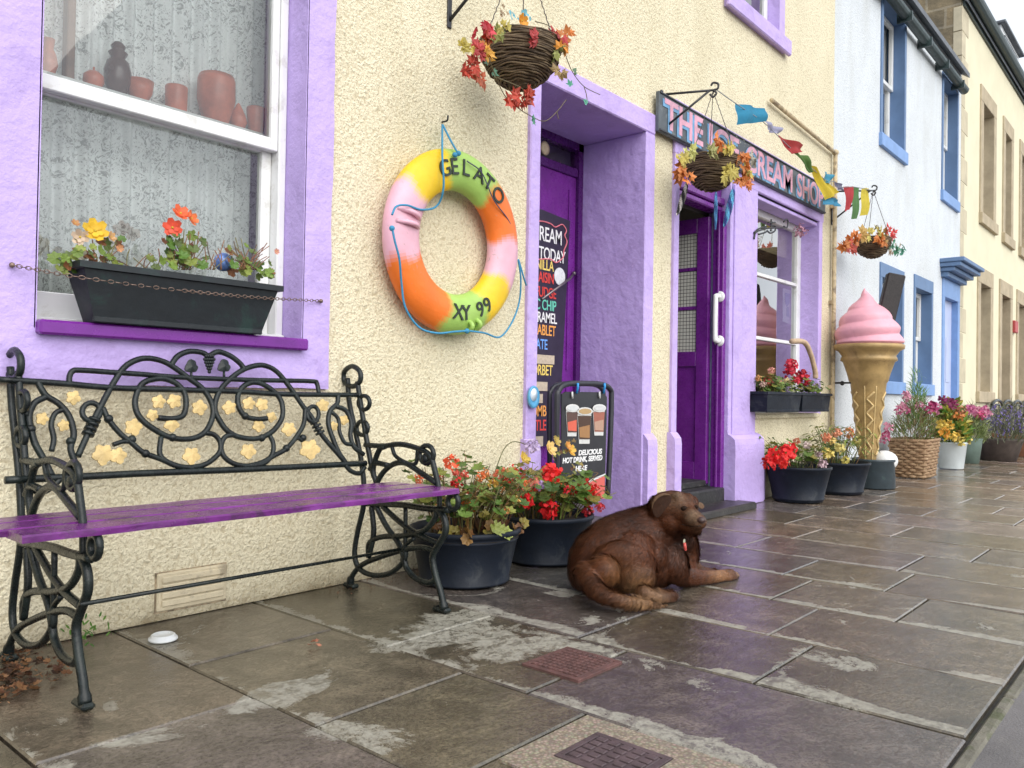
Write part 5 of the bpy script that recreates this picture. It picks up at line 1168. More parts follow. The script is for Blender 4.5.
fB = lambda x, y, d: W(640 + x / 4.267, 60 + y / 4.267, d)
cb = fB(308, 425, 2.13); rb = 112 / 4.267 * mpp(cb); topb = fB(308, 130, 2.13); topb.x, topb.y = cb.x, cb.y
hb2 = thing('hanging_basket', cb, 'brown twig basket of orange leaves hanging in front of the shop sign', 'hanging basket', 'hanging baskets on the house fronts')
basket_bowl(hb2, cb, rb, rb * 1.15, 18); chains(hb2, cb, rb * .93, topb)
leaves_at(hb2, [(185, 420, Y1), (180, 470, O1), (180, 500, O1), (215, 395, (.6, .6, .2)), (340, 370, O1), (380, 375, Y1), (435, 410, O1), (450, 440, O1), (460, 470, Y1), (440, 500, O1), (465, 525, (.85, .3, .1)), (430, 520, O1), (395, 470, Y1), (370, 490, Y1), (300, 385, (.4, .4, .15)), (480, 420, (.5, .48, .4))], fB, cb.y - rb * .9, .052, 9, 18)
m = MB()
for k in range(30): leaf(m, fB(400 + rng.uniform(-40, 90), 330 + rng.uniform(-20, 45), cb.y - .06), (rng.uniform(-.5, .5), -1, .3), .014, 'lance', pick([(.6, .58, .5), (.5, .45, .35), (.45, .5, .25)]))
m.build('leaves', VCL, hb2)
bracket('black bracket fixed to the left end of the shop sign', (fB(90, 160, D).x, D - .03, topb.z + .005), topb + Vector((0, 0, .005)), .19)

fC = lambda x, y, d: W(820 + x / 7.68, 170 + y / 7.68, d)
cc_ = fC(405, 535, 2.12); rc = 130 / 7.68 * mpp(cc_); topc = fC(412, 160, 2.12); topc.x, topc.y = cc_.x, cc_.y
hb3 = thing('hanging_basket', cc_, 'farthest hanging basket, orange and red leaves against the white house', 'hanging basket', 'hanging baskets on the house fronts')
basket_bowl(hb3, cc_, rc, rc * 1.05, 14); chains(hb3, cc_, rc * .93, topc)
leaves_at(hb3, [(250, 530, O1), (280, 520, O1), (330, 505, (.55, .35, .1)), (380, 490, Y1), (440, 480, (.5, .42, .12)), (235, 590, RD), (270, 610, RD), (200, 590, O1), (460, 530, O1), (470, 550, O1), (540, 480, (.8, .08, .08)), (560, 485, (.75, .1, .1)), (500, 500, (.5, .3, .1))], fC, cc_.y - rc * .8, .068, 6, 24)
leaves_at(hb3, [(590, 600, (.10, .34, .2)), (630, 600, (.10, .36, .24)), (570, 570, (.08, .28, .16)), (560, 620, (.6, .5, .4))], fC, cc_.y - rc * .5, .06, 6, 24, name='leaves')
bracket('black bracket beside the pipe holding the farthest basket', (fC(90, 150, D).x, D - .004, topc.z), topc, .25)

# ---------------------------------------------------------------- shop sign
sgz0, sgz1 = 2.205, 2.432; sx0, sx1 = 3.945, 6.545
sign = thing('shop_sign', (5.2, 2.37, 2.3), 'long slate grey sign board reading THE ICE CREAM SHOP over the door', 'sign')
m = MB(); m.box((sx0, 2.352, sgz0), (sx1, 2.376, sgz1), bev=.003); m.build('board', M('slate_grey_board', (.085, .10, .115), .6, .35, 9, .3, 40, .002, dirt=(.20, .23, .24), dirt_amt=.3), sign)
m = MB()
for z in (sgz0 + .005, sgz1 - .012): m.box((sx0 + .004, 2.345, z), (sx1 - .004, 2.353, z + .008))
m.build('trim_line', M('dark_sign_edge', (.03, .035, .045), .5), sign)
PK = M('pink_sign_lettering', (.66, .34, .44), .5, .2, 20, .1, dirt=(.5, .3, .38), dirt_amt=.3); BLS = M('blue_letter_shade', (.13, .30, .50), .5, .25, 20, .1)
for s_, xa, xb in (('THE', 663, 703), ('ICE', 708, 739), ('CREAM', 745.5, 793.5), ('SHOP', 797, 824)):
    x0 = W(xa, 130, 2.35).x; x1 = W(xb, 190, 2.35).x
    for mt, dx_, dz_, yy, bo in ((BLS, -.018, -.014, 2.3495, .011), (PK, 0, 0, 2.3475, .005)):
        text_mesh('lettering', s_, .235, mt, sign, (x0 + dx_ + .012, yy, sgz0 + .035 + dz_), ext=.0012, bold=bo, wid=(x1 - x0) * .95)

# ---------------------------------------------------------------- bunting
bt = thing('bunting', fB(500, 250, 2.2), 'string of limp coloured cloth pennants from the basket bracket to the corner pipe', 'bunting')
pa = topb + Vector((.02, 0, .02)); pts = [pa, fB(415, 190, 2.16), fB(520, 260, 2.18), fB(600, 335, 2.2), fB(690, 420, 2.22), fB(790, 510, 2.22), fC(110, 90, 2.25), fC(160, 130, 2.2), fC(260, 130, 2.16), topc]
cm = MB(); cm.tube(bez(pts, 5), .0028, 5, (.35, .38, .42)); cm.build('cord', VCFAB, bt)
def flag(fn, P, y, col, rows=7):
    """hanging cloth strip through outline corners top-left, top-right, bottom-right, bottom-left, gently folded"""
    m = MB(); a, b, c, d = [fn(x, yy, y) for x, yy in P]; N = 10; v = []; ph = rng.uniform(0, 6)
    for i in range(rows + 1):
        for j in range(N + 1):
            s, t = j / N, i / rows; p = a.lerp(b, s).lerp(d.lerp(c, s), t); p.y += .014 * sin(s * 9 + ph + t * 1.5) + .008 * sin(t * 6 + ph); p.x += .004 * sin(t * 8 + ph) ; v.append(p)
    f = [(i * (N + 1) + j, i * (N + 1) + j + 1, (i + 1) * (N + 1) + j + 1, (i + 1) * (N + 1) + j) for i in range(rows) for j in range(N)]
    m.add(v, f, col, smooth=True); m.build('pennant', VCFAB, bt)
flag(fB, [(418, 183), (530, 205), (535, 262), (420, 275)], 2.17, (.03, .25, .42)); flag(fB, [(535, 258), (608, 292), (590, 318), (545, 300)], 2.19, (.36, .36, .50))
flag(fB, [(575, 322), (700, 362), (692, 392), (645, 402)], 2.2, (.42, .05, .05)); flag(fB, [(655, 395), (715, 410), (742, 478), (725, 482)], 2.21, (.10, .20, .05))
flag(fB, [(715, 440), (760, 468), (845, 565), (790, 598)], 2.22, (.68, .52, .04)); flag(fB, [(780, 478), (830, 495), (812, 530), (782, 520)], 2.23, (.06, .30, .45)); flag(fB, [(790, 585), (850, 595), (850, 625), (780, 615)], 2.22, (.05, .26, .42))
flag(fC, [(110, 80), (185, 130), (180, 160), (140, 150)], 2.22, (.22, .22, .32)); flag(fC, [(195, 125), (250, 125), (230, 300), (195, 320)], 2.19, (.45, .05, .06)); flag(fC, [(262, 130), (300, 132), (272, 375), (252, 375)], 2.17, (.10, .22, .08)); flag(fC, [(335, 135), (375, 140), (355, 345), (318, 350)], 2.15, (.62, .50, .06))

# ---------------------------------------------------------------- door ornaments under the basket
fD = lambda x, y, d: W(640 + x / 7.314, 180 + y / 7.314, d)
def tassel(name, x0, y0, x1, y1, w, c1__, c2__, label, d=D - .05):
    m = MB(); a, b = fD(x0, y0, d), fD(x1, y1, d); n = 150
    for k in range(n):
        t = k / n; p = a.lerp(b, t); r = w * mpp(p) / 7.314 * (.8 + .4 * sin(t * 3)) * (1 - .5 * t * t); an = k * 2.4
        leaf(m, p + Vector((cos(an) * r * .3, sin(an) * r * .3, 0)), (cos(an), sin(an), .1), r * 1.7, 'lance', c1__ if (k // 2) % 2 else c2__, .3, dirn=(cos(an), sin(an), -.8))
    m.tube([a + Vector((0, 0, .06)), a, b], [.002, .004, .004], 6, c1__)
    tag(m.build(name, VCPAINT, None, loc=a), label, 'ornament')
tassel('tinsel_ornament', 555, 90, 552, 350, 24, (.05, .18, .42), (.12, .35, .62), 'slim light blue streamer dangling left under the shop door basket')
tassel('tinsel_ornament', 680, 60, 615, 320, 40, (.01, .03, .22), (.10, .40, .62), 'thick dark blue glittery streamer dangling right under the shop door basket')
tassel('tinsel_ornament', 340, 15, 270, 240, 34, (.02, .02, .02), (.70, .66, .62), 'black and white striped streamer hanging at the left of the shop doorway')

# ---------------------------------------------------------------- menu board on the first door
mx0, mx1, mz0, mz1 = 3.03, 3.735, 0.42, 1.745; my = YD - .012
MENU = thing('menu_board', (3.4, my, 1.1), 'tall black board listing ice cream flavours on the first purple door', 'sign')
m = MB(); m.add([(mx0, my, mz0), (3.66, my, mz0), (mx1, my, mz1 - .03), (mx0, my, mz1 + .02), (mx0, my + .010, mz0), (3.66, my + .010, mz0), (mx1, my + .010, mz1 - .03), (mx0, my + .010, mz1 + .02)], [(0, 1, 2, 3), (4, 7, 6, 5), (0, 4, 5, 1), (1, 5, 6, 2), (2, 6, 7, 3), (3, 7, 4, 0)]); m.build('board', M('black_chalkboard', (.025, .018, .04), .5, .2, 20), MENU)
def pm_(name, c): return M(name, c, .7, .15, 60)
mw, myl, mr, mor, mgn, mbl = pm_('white_chalk_paint', (.8, .8, .8)), pm_('yellow_chalk_paint', (.8, .6, .15)), pm_('red_chalk_paint', (.7, .06, .05)), pm_('orange_chalk_paint', (.8, .35, .08)), pm_('green_chalk_paint', (.15, .6, .45)), pm_('blue_chalk_paint', (.15, .35, .8))
mpk = pm_('pink_chalk_paint', (.75, .2, .25))
def mline(s, pyb, mt, size, xr=None, py_=None, vis=4):
    z = W(552, pyb, my).z; xr_ = W(xr or 553, 300, my).x
    X_ = Vector((.76, 0, 0)); o = text_mesh('lettering', s, size, mt, MENU, (0, my - .0015, z), ext=.0008, bold=.0008, align='RIGHT', space=.95)
    for v in o.data.vertices: v.co.x = (v.co.x + 3.4) * .74 - 3.4 + xr_
mline('ICE CREAM', 243, mw, .115, 561); mline('FLAVOURS TODAY', 261, mw, .098, 564.5)
mline('VANILLA', 271.5, myl, .085, 553); mline('RUM RAISIN', 284, mr, .082, 553.5); mline('FUDGE', 298.5, mr, .082, 556); mline('CHOC CHIP', 311, mgn, .082, 556); mline('CARAMEL', 323.5, mw, .082, 557); mline('TABLET', 336, mor, .082, 556); mline('CHOCOLATE', 350, mbl, .080, 548); mline('SORBET', 375.5, myl, .082, 553.5); mline('HONEYCOMB', 416, mor, .085, 548); mline('BRITTLE', 430, mr, .085, 548)
plt = pm_('beige_paper_strip', (.50, .42, .32))
for py0, py1, xr in ((355, 364, 554), (382, 391, 547.5), (394, 403, 543), (436, 446, 544)):
    m = MB(); za, zb2 = W(545, py1, my).z, W(545, py0, my).z; m.box((mx0 + .04, my - .003, za), (W(xr, 360, my).x, my - .0002, zb2)); m.build('paper_strip', plt, MENU)
m = MB(); cl_ = bez([W(530 + x / 5.909, 200 + y / 5.909, my - .003) for x, y in ((-60, 130), (60, 125), (120, 140), (150, 160), (190, 145), (215, 180), (205, 210), (218, 250), (200, 300), (195, 340), (155, 370), (120, 350), (60, 350), (-60, 360))], 5); m.tube(cl_, .004, 5); m.build('cloud_outline', mpk, MENU)
m = MB(); o_ = W(559.5, 276.5, my - .002); m.lathe([(0, 0), (.050, 0), (.050, .003), (0, .003)], (0, 0, 0), 24, smooth=False); m.v = [(o_.x + p[0], o_.y - p[2], o_.z + p[1]) for p in m.v]; m.build('round_sticker', pm_('white_sticker', (.7, .72, .74)), MENU)
m = MB(); o_ = W(574, 273.5, YD - .004); m.tube([o_, o_ + Vector((-.12, -.06, -.05)), o_ + Vector((-.42, -.10, -.20))], .007, 8); m.ball(o_, .013, 8); m.build('door_pull', M('dull_steel', (.2, .17, .18), .35, .2, 30, metal=.8), dl)
# round blue and white ornament on the surround
m = MB(); o_ = W(532, 397, D - .035); m.lathe([(0, 0), (.02, 0), (.034, .004), (.045, .010), (.048, .018), (.045, .026), (.034, .020), (0, .016)], (0, 0, 0), 28, (.10, .35, .60)); m.v = [(o_.x + p[0] * .8, D - .026 - p[2], o_.z + p[1] * 1.1) for p in m.v]
k0 = len(m.v); m.lathe([(0, 0), (.031, .0), (.031, .004), (0, .012)], (0, 0, 0), 24, (.72, .78, .85)); m.v[k0:] = [(o_.x + p[0] * .8, D - .043 - p[2], o_.z + .012 + p[1] * 1.0) for p in m.v[k0:]]
tag(m.build('wall_ornament', Mvc('glazed_ceramic', .15, .1), None, loc=o_), 'oval blue rimmed white ornament on the left edge of the first doorway', 'ornament')

# ---------------------------------------------------------------- drinks A-board
ab = thing('drinks_board', (3.05, 2.3, .2), 'small black swing board with three drink cups, behind the red geranium tub', 'sign')
TL, TR = W(557, 384, 2.26), W(611, 384, 2.26); yb_ = 2.27
fx = lambda px, py: W(550 + px / 6.4, 380 + py / 6.4, yb_)
m = MB(); o1 = [(45, 760), (45, 150), (55, 70), (100, 28), (200, 22), (330, 28), (385, 60), (393, 120), (385, 400), (368, 760)]
m.tube(bez([fx(*q_) for q_ in o1], 5), .014, 10); m.tube(bez([fx(x, y) + Vector((.06, .09, 0)) for x, y in o1], 4), .012, 8); m.build('frame', M('black_tube_frame', (.02, .02, .028), .35, .2, 20), ab)
m = MB(); P = [fx(*q_) for q_ in ((78, 90), (105, 75), (340, 78), (365, 110), (350, 760), (70, 760))]; m.poly(P, thick=(0, .008, 0)); m.build('panel', M('black_board_panel', (.022, .022, .026), .35, .2, 20), ab)
def cup(x, y, w, h, cols, lid):
    m = MB(); a = [(x - w / 2, y), (x + w / 2, y), (x + w * .36, y + h), (x - w * .36, y + h)]
    zf = Vector((0, -.0015, 0)); m.poly([fx(*q_) + zf for q_ in a], (.62, .62, .6), thick=(0, -.001, 0))
    m.poly([fx(*q_) + zf * 2 for q_ in ((x - w * .46, y + h * .14), (x + w * .46, y + h * .14), (x + w * .36, y + h * .86), (x - w * .36, y + h * .86))], cols[0], thick=(0, -.001, 0))
    m.poly([fx(*q_) + zf * 3 for q_ in ((x - w * .40, y + h * .5), (x + w * .34, y + h * .42), (x + w * .34, y + h * .82), (x - w * .34, y + h * .80))], cols[1], thick=(0, -.001, 0))
    m.poly([fx(x + w * .55 * cos(t * pi / 8), y + 26 * sin(t * pi / 8)) + zf * 3.6 for t in range(16)], (.66, .66, .64), thick=(0, -.001, 0)); m.poly([fx(x + w * .44 * cos(t * pi / 8), y + 18 * sin(t * pi / 8)) + zf * 4.8 for t in range(16)], lid, thick=(0, -.001, 0))
    m.build('cup_picture', Mvc('printed_cup', .5, .15), ab)
cup(138, 180, 78, 180, [(.10, .05, .04), (.65, .12, .07)], (.60, .62, .62)); cup(310, 180, 78, 175, [(.35, .12, .08), (.45, .28, .2)], (.58, .58, .58)); cup(217, 200, 92, 208, [(.07, .035, .02), (.35, .18, .07)], (.45, .30, .14))
WH = pm_('white_print', (.75, .75, .75))
for s_, xl, xr, yb__ in (('DELICIOUS', 180, 330, 482), ('HOT DRINK, SERVED', 78, 332, 533), ('HERE', 160, 236, 584)):
    a, b = fx(xl, yb__), fx(xr, yb__); text_mesh('lettering', s_, .034, WH, ab, a + Vector((0, -.002, 0)), ext=.0008, bold=.0012, wid=(b.x - a.x), shear=.15)
m = MB(); m.poly([fx(*q_) + Vector((0, -.002, 0)) for q_ in ((180, 690), (260, 640), (348, 605), (346, 760), (180, 760))], (.62, .12, .10), thick=(0, -.001, 0)); m.poly([fx(*q_) + Vector((0, -.0035, 0)) for q_ in ((170, 690), (260, 634), (350, 598), (349, 610), (262, 648), (175, 700))], (.7, .7, .7), thick=(0, -.001, 0)); m.build('red_swoosh', Mvc('printed_red', .5, .1), ab)
for x in (160, 332): m = MB(); m.tube([fx(x, 20) + Vector((0, -.016, 0)), fx(x, 45) + Vector((0, -.017, 0)), fx(x + 4, 85) + Vector((0, -.006, 0))], .006, 6, (.03, .3, .7)); m.build('cable_tie', VCPAINT, ab)
for x in (135, 310): m = MB(); m.tube([fx(x, 75) + Vector((0, -.006, 0)), fx(x + 2, 118) + Vector((0, -.006, 0))], .005, 6, (.6, .6, .6)); m.build('hook', VCPAINT, ab)


# ---------------------------------------------------------------- shop window things
tg = 'black troughs under the shop window'
def troughplant(x0, x1, label):
    r_ = thing('window_trough', ((x0 + x1) / 2, D - .1, .60), label, 'window box', tg)
    trough(r_, x0, x1, D - .155, D - .005, .615, .755, TUBM, .02, .010)
    stemmy(r_, ((x0 + x1) / 2, D - .08, .73), (x1 - x0) * .46, .05, .13, 34, 'round', .022, lean=.15, r=.002)
    return r_
t1 = troughplant(5.22, 5.82, 'left black trough of pale red flowers under the shop window'); t2 = troughplant(5.84, 6.42, 'right black trough of deep red flowers under the shop window')
for root, spots in ((t1, [(88, 580, .02, (.6, .12, .08)), (100, 545, .014, (.8, .4, .3)), (120, 580, .018, (.85, .35, .3)), (75, 590, .014, (.7, .5, .4)), (60, 570, .012, (.6, .3, .1))]), (t2, [(165, 525, .026, (.75, .04, .08)), (160, 552, .026, (.6, .02, .05)), (200, 560, .028, (.6, .02, .04)), (205, 580, .024, (.55, .015, .04)), (180, 575, .018, (.7, .03, .06)), (150, 580, .016, (.8, .65, .35))])):
    fl = MB()
    for x, y, r, c in spots: head(fl, W(740 + x / 3.2, 200 + y / 3.2, D - .08), r * 1.5, c, 34)
    fl.build('flowers', VCP, root)
m = MB(); m.tube(bez([W(740 + x / 3.2, 200 + y / 3.2, D - .10) for x, y in ((165, 452), (205, 455), (225, 490), (240, 545), (242, 570))], 6), .020, 8)
tag(m.build('cane_hoop', M('pale_cane', (.50, .36, .24), .7, .2, 30, .5, 120, .002), None, loc=W(815, 380, D - .1)), 'bent pale cane handle standing behind the right window trough', 'handle')
m = MB(); z = wy + .06; fpx = lambda x, y, d=z: W(740 + x / 3.2, 200 + y / 3.2, d)
m.poly([fpx(137, 282), fpx(166, 290), fpx(165, 400), fpx(137, 388)], (.62, .68, .74), thick=(0, .002, 0)); m.poly([fpx(143, 296, z - .002), fpx(160, 300, z - .002), fpx(158, 330, z - .002), fpx(150, 342, z - .002), fpx(144, 325, z - .002)], (.10, .25, .50), thick=(0, -.001, 0)); m.poly([fpx(149, 342, z - .002), fpx(156, 342, z - .002), fpx(158, 376, z - .002), fpx(148, 372, z - .002)], (.2, .35, .5), thick=(0, -.001, 0))
tag(m.build('poster', VCPAINT, None, loc=fpx(150, 340)), 'pale blue leaflet taped inside the shop window', 'poster')
m = MB(); fp = lambda x, y: W(740 + x / 3.2, 200 + y / 3.2, D - .03)
for P in ([(45, 125), (50, 105), (70, 95), (95, 90), (150, 88)], [(45, 105), (60, 92), (85, 85)], [(100, 62), (100, 85), (98, 100)], [(90, 72), (112, 72)], [(88, 100), (98, 106), (112, 98), (112, 84), (100, 82)], [(140, 70), (148, 62), (154, 70), (150, 88), (140, 84)], [(60, 110), (80, 104), (88, 98)]): m.tube(bez([fp(*q_) for q_ in P], 6), .006, 7)
tag(m.build('scroll_bracket', STEEL, None, loc=fp(100, 90)), 'little black scrolled iron bracket at the top of the shop window', 'bracket')
m = MB(); head(m, fp(193, 98), .055, (.55, .28, .36), 40, ps=.022); head(m, fp(193, 98), .04, (.2, .1, .14), 14, ps=.016); tag(m.build('pink_pompom', VCP, None, loc=fp(193, 98)), 'pink speckled flower ball hanging at the right of the shop window', 'ornament')

# ---------------------------------------------------------------- tubs under the shop window
fE = lambda x, y, d: W(740 + x / 2.845, 230 + y / 2.845, d)
def smallpot(c, rt, rb_, h, label, spots, heads=(), **kw):
    r_ = potted('flower_tub', c, rt, rb_, h, label, group='blue-black flower tubs along the shop front', bands=(.1,))
    stemmy(r_, Vector(c) + Vector((0, 0, h - .02)), rt * .8, rt * .7, kw.get('ph', .2), kw.get('ns', 40), kw.get('lk', 'round'), kw.get('ls', .03), kw.get('gr', GREENS), lean=.5)
    fl = MB()
    for x, y, r, co_ in spots: head(fl, fE(x, y, c[1] - rt * .4), r, co_, 34)
    fl.build('flowers', VCP, r_); return r_
smallpot((5.56, 2.165, 0), .215, .165, .245, 'left tub of bright red geraniums under the shop window', [(100, 640, .045, (.85, .02, .02)), (140, 628, .05, (.85, .02, .02)), (85, 660, .04, (.75, .02, .02)), (120, 655, .04, (.85, .03, .02)), (190, 612, .022, (.75, .6, .55)), (160, 600, .02, (.6, .2, .1))], ph=.2)
smallpot((6.28, 2.14, 0), .225, .175, .24, 'right tub of orange and yellow flowers beside the giant cone', [(245, 590, .03, (.8, .3, .15)), (275, 575, .03, (.8, .35, .2)), (310, 575, .035, (.85, .35, .15)), (250, 635, .035, (.75, .6, .15)), (285, 620, .035, (.8, .7, .25)), (300, 655, .03, (.7, .6, .15)), (235, 665, .03, (.75, .55, .6)), (262, 600, .025, (.8, .6, .2)), (330, 600, .03, (.7, .6, .2)), (225, 640, .02, (.8, .6, .65))], ph=.30, ns=64, lk='lance', ls=.055, gr=[(.2, .28, .05), (.28, .33, .07), (.14, .2, .05), (.4, .4, .1)])

# ---------------------------------------------------------------- giant ice cream cone
cc0 = W(868, 420, 2.10); cc0.z = 0; u_ = mpp(cc0 + Vector((0, 0, .8)))
cone = thing('giant_ice_cream_cone', cc0, 'giant gold wafer cone with pink whipped ice cream and dark flake', 'statue')
zpx = lambda py: EYE + (W(866, py, cc0.y).z - EYE) * 1.0 * ((cc0 - CAM).dot(CF) / ((W(866, py, cc0.y) - CAM).dot(CF)))
zz_ = zpx
rim = 33 * u_
m = MB(); ztop, zbot = zz_(348), zz_(471)
prof = [(0, zbot - .02), (5.5 * u_, zbot - .02), (6.5 * u_, zbot + .01), (16.8 * u_, zz_(383)), (18.2 * u_, zz_(381)), (20 * u_, zz_(374)), (24 * u_, zz_(362)), (26.5 * u_, zz_(360.5)), (26 * u_, zz_(358)), (25 * u_, zz_(356)), (28.5 * u_, zz_(351)), (rim * .985, zz_(349)), (rim, zz_(345.5)), (rim * .96, zz_(344.5)), (0, zz_(344.5))]
m.lathe(prof, (cc0.x, cc0.y, 0), 64); m.build('wafer_cone', M('gold_painted_fibreglass', (.40, .27, .11), .42, .25, 10, .3, 40, .003, metal=.15, dirt=(.16, .09, .04), dirt_amt=.25), cone)
zg = MB(); GB = M('gold_relief_strip', (.55, .40, .18), .4, .2, 20)
for az in range(6):
    a0 = math.atan2(-cc0.y, -cc0.x) + az * pi / 3 + .12
    pts = []
    for k in range(60):
        t = k / 59; z = zz_(392) + (zz_(455) - zz_(392)) * t; rr = (16.6 + (6.9 - 16.6) * ((z - zz_(383)) / (zbot - zz_(383)))) * u_ + .002
        zig = abs(((t * 4.5) % 1) * 2 - 1) * 2 - 1; aa = a0 + zig * 3.6 * u_ * (1 - .45 * t) / rr; pts.append((cc0.x + rr * cos(aa), cc0.y + rr * sin(aa), z))
    zg.tube(pts, .008, 6)
    for sgn in ((-1, 1) if az in (0,) else ()):
        pts = []
        for k in range(20):
            t = k / 19; z = zz_(386) + (zz_(462) - zz_(386)) * t; rr = (16.6 + (6.9 - 16.6) * ((z - zz_(383)) / (zbot - zz_(383)))) * u_ + .001; aa = a0 + sgn * 5.4 * u_ * (1 - .45 * t) / rr; pts.append((cc0.x + rr * cos(aa), cc0.y + rr * sin(aa), z))
        zg.tube(pts, .005, 6)
zg.build('zigzag_relief', GB, cone)
m = MB(); n = 96; H0, H1 = zz_(345.5), zz_(288); rows = 70; v = []
for i in range(rows + 1):
    t = i / rows; z = H0 + (H1 - H0) * t
    base = 35.5 * (1 - t) ** .62 if t < .97 else 35.5 * (1 - t) ** .62
    base = np.interp(t, [0, .06, .3, .5, .66, .78, .88, 1.0], [30, 31, 29, 23.5, 16.5, 8.5, 5, .6])
    for k in range(n):
        a = 2 * pi * k / n; ph = t * 3.9 - a / (2 * pi) * 1.0 
        rd = (ph % 1.0); ridge = (1 - abs(2 * rd - 1) ** 1.6) ; amp = 3.4 * (1 - t * .5) if t > .03 else 1.0
        rr = (base - 1.6 + ridge * amp) * u_; ox = -1.5 * u_ * t * 3
        v.append((cc0.x + CR.x * ox + rr * cos(a), cc0.y + CR.y * ox + rr * sin(a), z))
f = [(i * n + k, i * n + (k + 1) % n, (i + 1) * n + (k + 1) % n, (i + 1) * n + k) for i in range(rows) for k in range(n)] + [tuple(range(rows * n, rows * n + n))]
m.add(v, f, smooth=True); m.build('ice_cream', M('pink_fibreglass', (.74, .36, .43), .45, .08, 8, .25, 30, .003, dirt=(.55, .25, .30), dirt_amt=.2), cone)
m = MB(); fc = cc0 + CR * (21 * u_); z0 = zz_(322); Rf = Matrix.Rotation(-.20, 3, CF) 
m.box((fc.x - 8.5 * u_, fc.y - 5 * u_, z0), (fc.x + 8.5 * u_, fc.y + 5 * u_, zz_(273)), bev=.01, rot=Matrix.Rotation(.22, 3, Vector((CF.x, CF.y, 0)).normalized()) @ Matrix.Rotation(YAW - pi / 2 - .15, 3, 'Z'))
m.build('flake', M('dark_chocolate_flake', (.018, .014, .014), .6, .3, 30, .5, 60, .004), cone)
cbk = thing('cone_base_bucket', cc0 + Vector((.1, -.02, 0)), 'short dark round bucket holding the foot of the giant cone', 'bucket'); bc = cc0 + Vector((.05, -.03, 0))
m = MB(); m.lathe([(0, .002), (20 * u_, .002), (20.5 * u_, .01), (19.5 * u_, 26 * u_), (20.5 * u_, 27 * u_), (20.5 * u_, 29 * u_), (18 * u_, 29 * u_), (17 * u_, 24 * u_), (0, 24 * u_)], bc, 40); m.build('body', M('dark_slate_plastic', (.03, .045, .055), .45, .3, 9, dirt=(.12, .2, .17), dirt_amt=.25), cbk)
m = MB(); m.ball(bc + CR * (9 * u_) + Vector((0, -.02, 27 * u_)), 12 * u_, 20, sc=(1, 1, .85)); tag(m.build('white_weight', WHITE_P, None, loc=bc + Vector((0, 0, 24 * u_))), 'white rounded weight sitting in the bucket at the foot of the cone', 'weight')
m = MB(); m.tube([Vector((6.86, D - .01, zz_(383) - .0)), Vector((cc0.x - 15 * u_, cc0.y, zz_(383)))], .008, 6); m.ball(Vector((6.95, 2.34, zz_(383))), .02, 8); tag(m.build('tie_bar', STEEL, None, loc=(6.86, D, zz_(383))), 'thin dark bar tying the giant cone to the wall', 'bar')

# ---------------------------------------------------------------- planters beyond the cone
bp = Vector((8.22, 2.10, 0)); ub = mpp(bp)
wb = thing('wicker_planter', bp, 'square brown wicker basket of heather and pink flowers beyond the cone', 'planter')
m = MB(); hw, hh = 28.5 * ub, 38 * ub
for r_ in range(13):
    z = .02 + (hh - .03) * r_ / 12; o = .82 + .18 * r_ / 12
    pts = []
    for k in range(48):
        a = 2 * pi * k / 48; c, s = cos(a), sin(a); q_ = hw * o / max(abs(c), abs(s)) ** .75; ww = .010 * (1 if (k // 2 + r_) % 2 else -1)
        pts.append((bp.x + (q_ + ww) * c, bp.y + (q_ + ww) * s * .62, z))
    m.tube(pts, .016, 6, closed=True)
for k in range(24):
    a = 2 * pi * k / 24; c, s = cos(a), sin(a); mx_ = max(abs(c), abs(s)) ** .75; m.tube([(bp.x + hw * .82 * c / mx_, bp.y + hw * .82 * s / mx_ * .62, 0.003), (bp.x + hw * c / mx_, bp.y + hw * s / mx_ * .62, hh)], .011, 5)
m.build('basket', WICK2, wb)
s = MB(); s.lathe([(hw * .95, hh - .05), (0, hh - .03)], bp, 20, sy=.62); s.build('soil', SOIL, wb)
lf = MB(); sm = MB()
def shrub(lf, c, rx, ry, h, n, cols, kind='blade', s=.06, sh=1.0):
    for _ in range(n):
        a = rng.uniform(0, 2 * pi); q_ = rng.random() ** .5; t = rng.random() ** .8
        hh_ = h * (1 - (q_ * .8) ** 2) * t; p = Vector(c) + Vector((rx * q_ * cos(a), ry * q_ * sin(a), hh_))
        leaf(lf, p, (rng.uniform(-1, 1), rng.uniform(-1, .3), rng.uniform(0, .8)), s * rng.uniform(.6, 1.3), kind, pick(cols), dirn=(cos(a) * .6 + rng.uniform(-.5, .5), sin(a) * .6 + rng.uniform(-.5, .5), 1.0))
shrub(lf, bp + Vector((-.02, 0, hh - .03)), hw * 1.2, hw * .6, .42, 1500, [(.10, .17, .04), (.16, .24, .05), (.22, .26, .07), (.2, .12, .06), (.28, .18, .10)], 'blade', .085)
shrub(lf, bp + Vector((.06, 0, hh + .1)), hw * .3, hw * .3, .55, 500, [(.12, .26, .05), (.2, .34, .07)], 'blade', .09)
lf.build('leaves', VCL, wb); fl = MB()
for x, y in ((190, 205), (215, 175), (200, 190), (235, 200), (245, 115), (240, 100), (120, 310), (370, 220), (330, 170), (110, 360), (90, 385)):
    head(fl, W(870 + x / 6.65, 380 + y / 6.65, bp.y - .08), .035, pick([(.62, .25, .35), (.7, .35, .42), (.45, .1, .2)]), 18)
fl.build('flowers', VCP, wb)
wp = Vector((9.55, 2.08, 0)); uw = mpp(wp)
wq = thing('white_planter', wp, 'tapered white pot of mixed orange and yellow flowers before the blue door', 'planter')
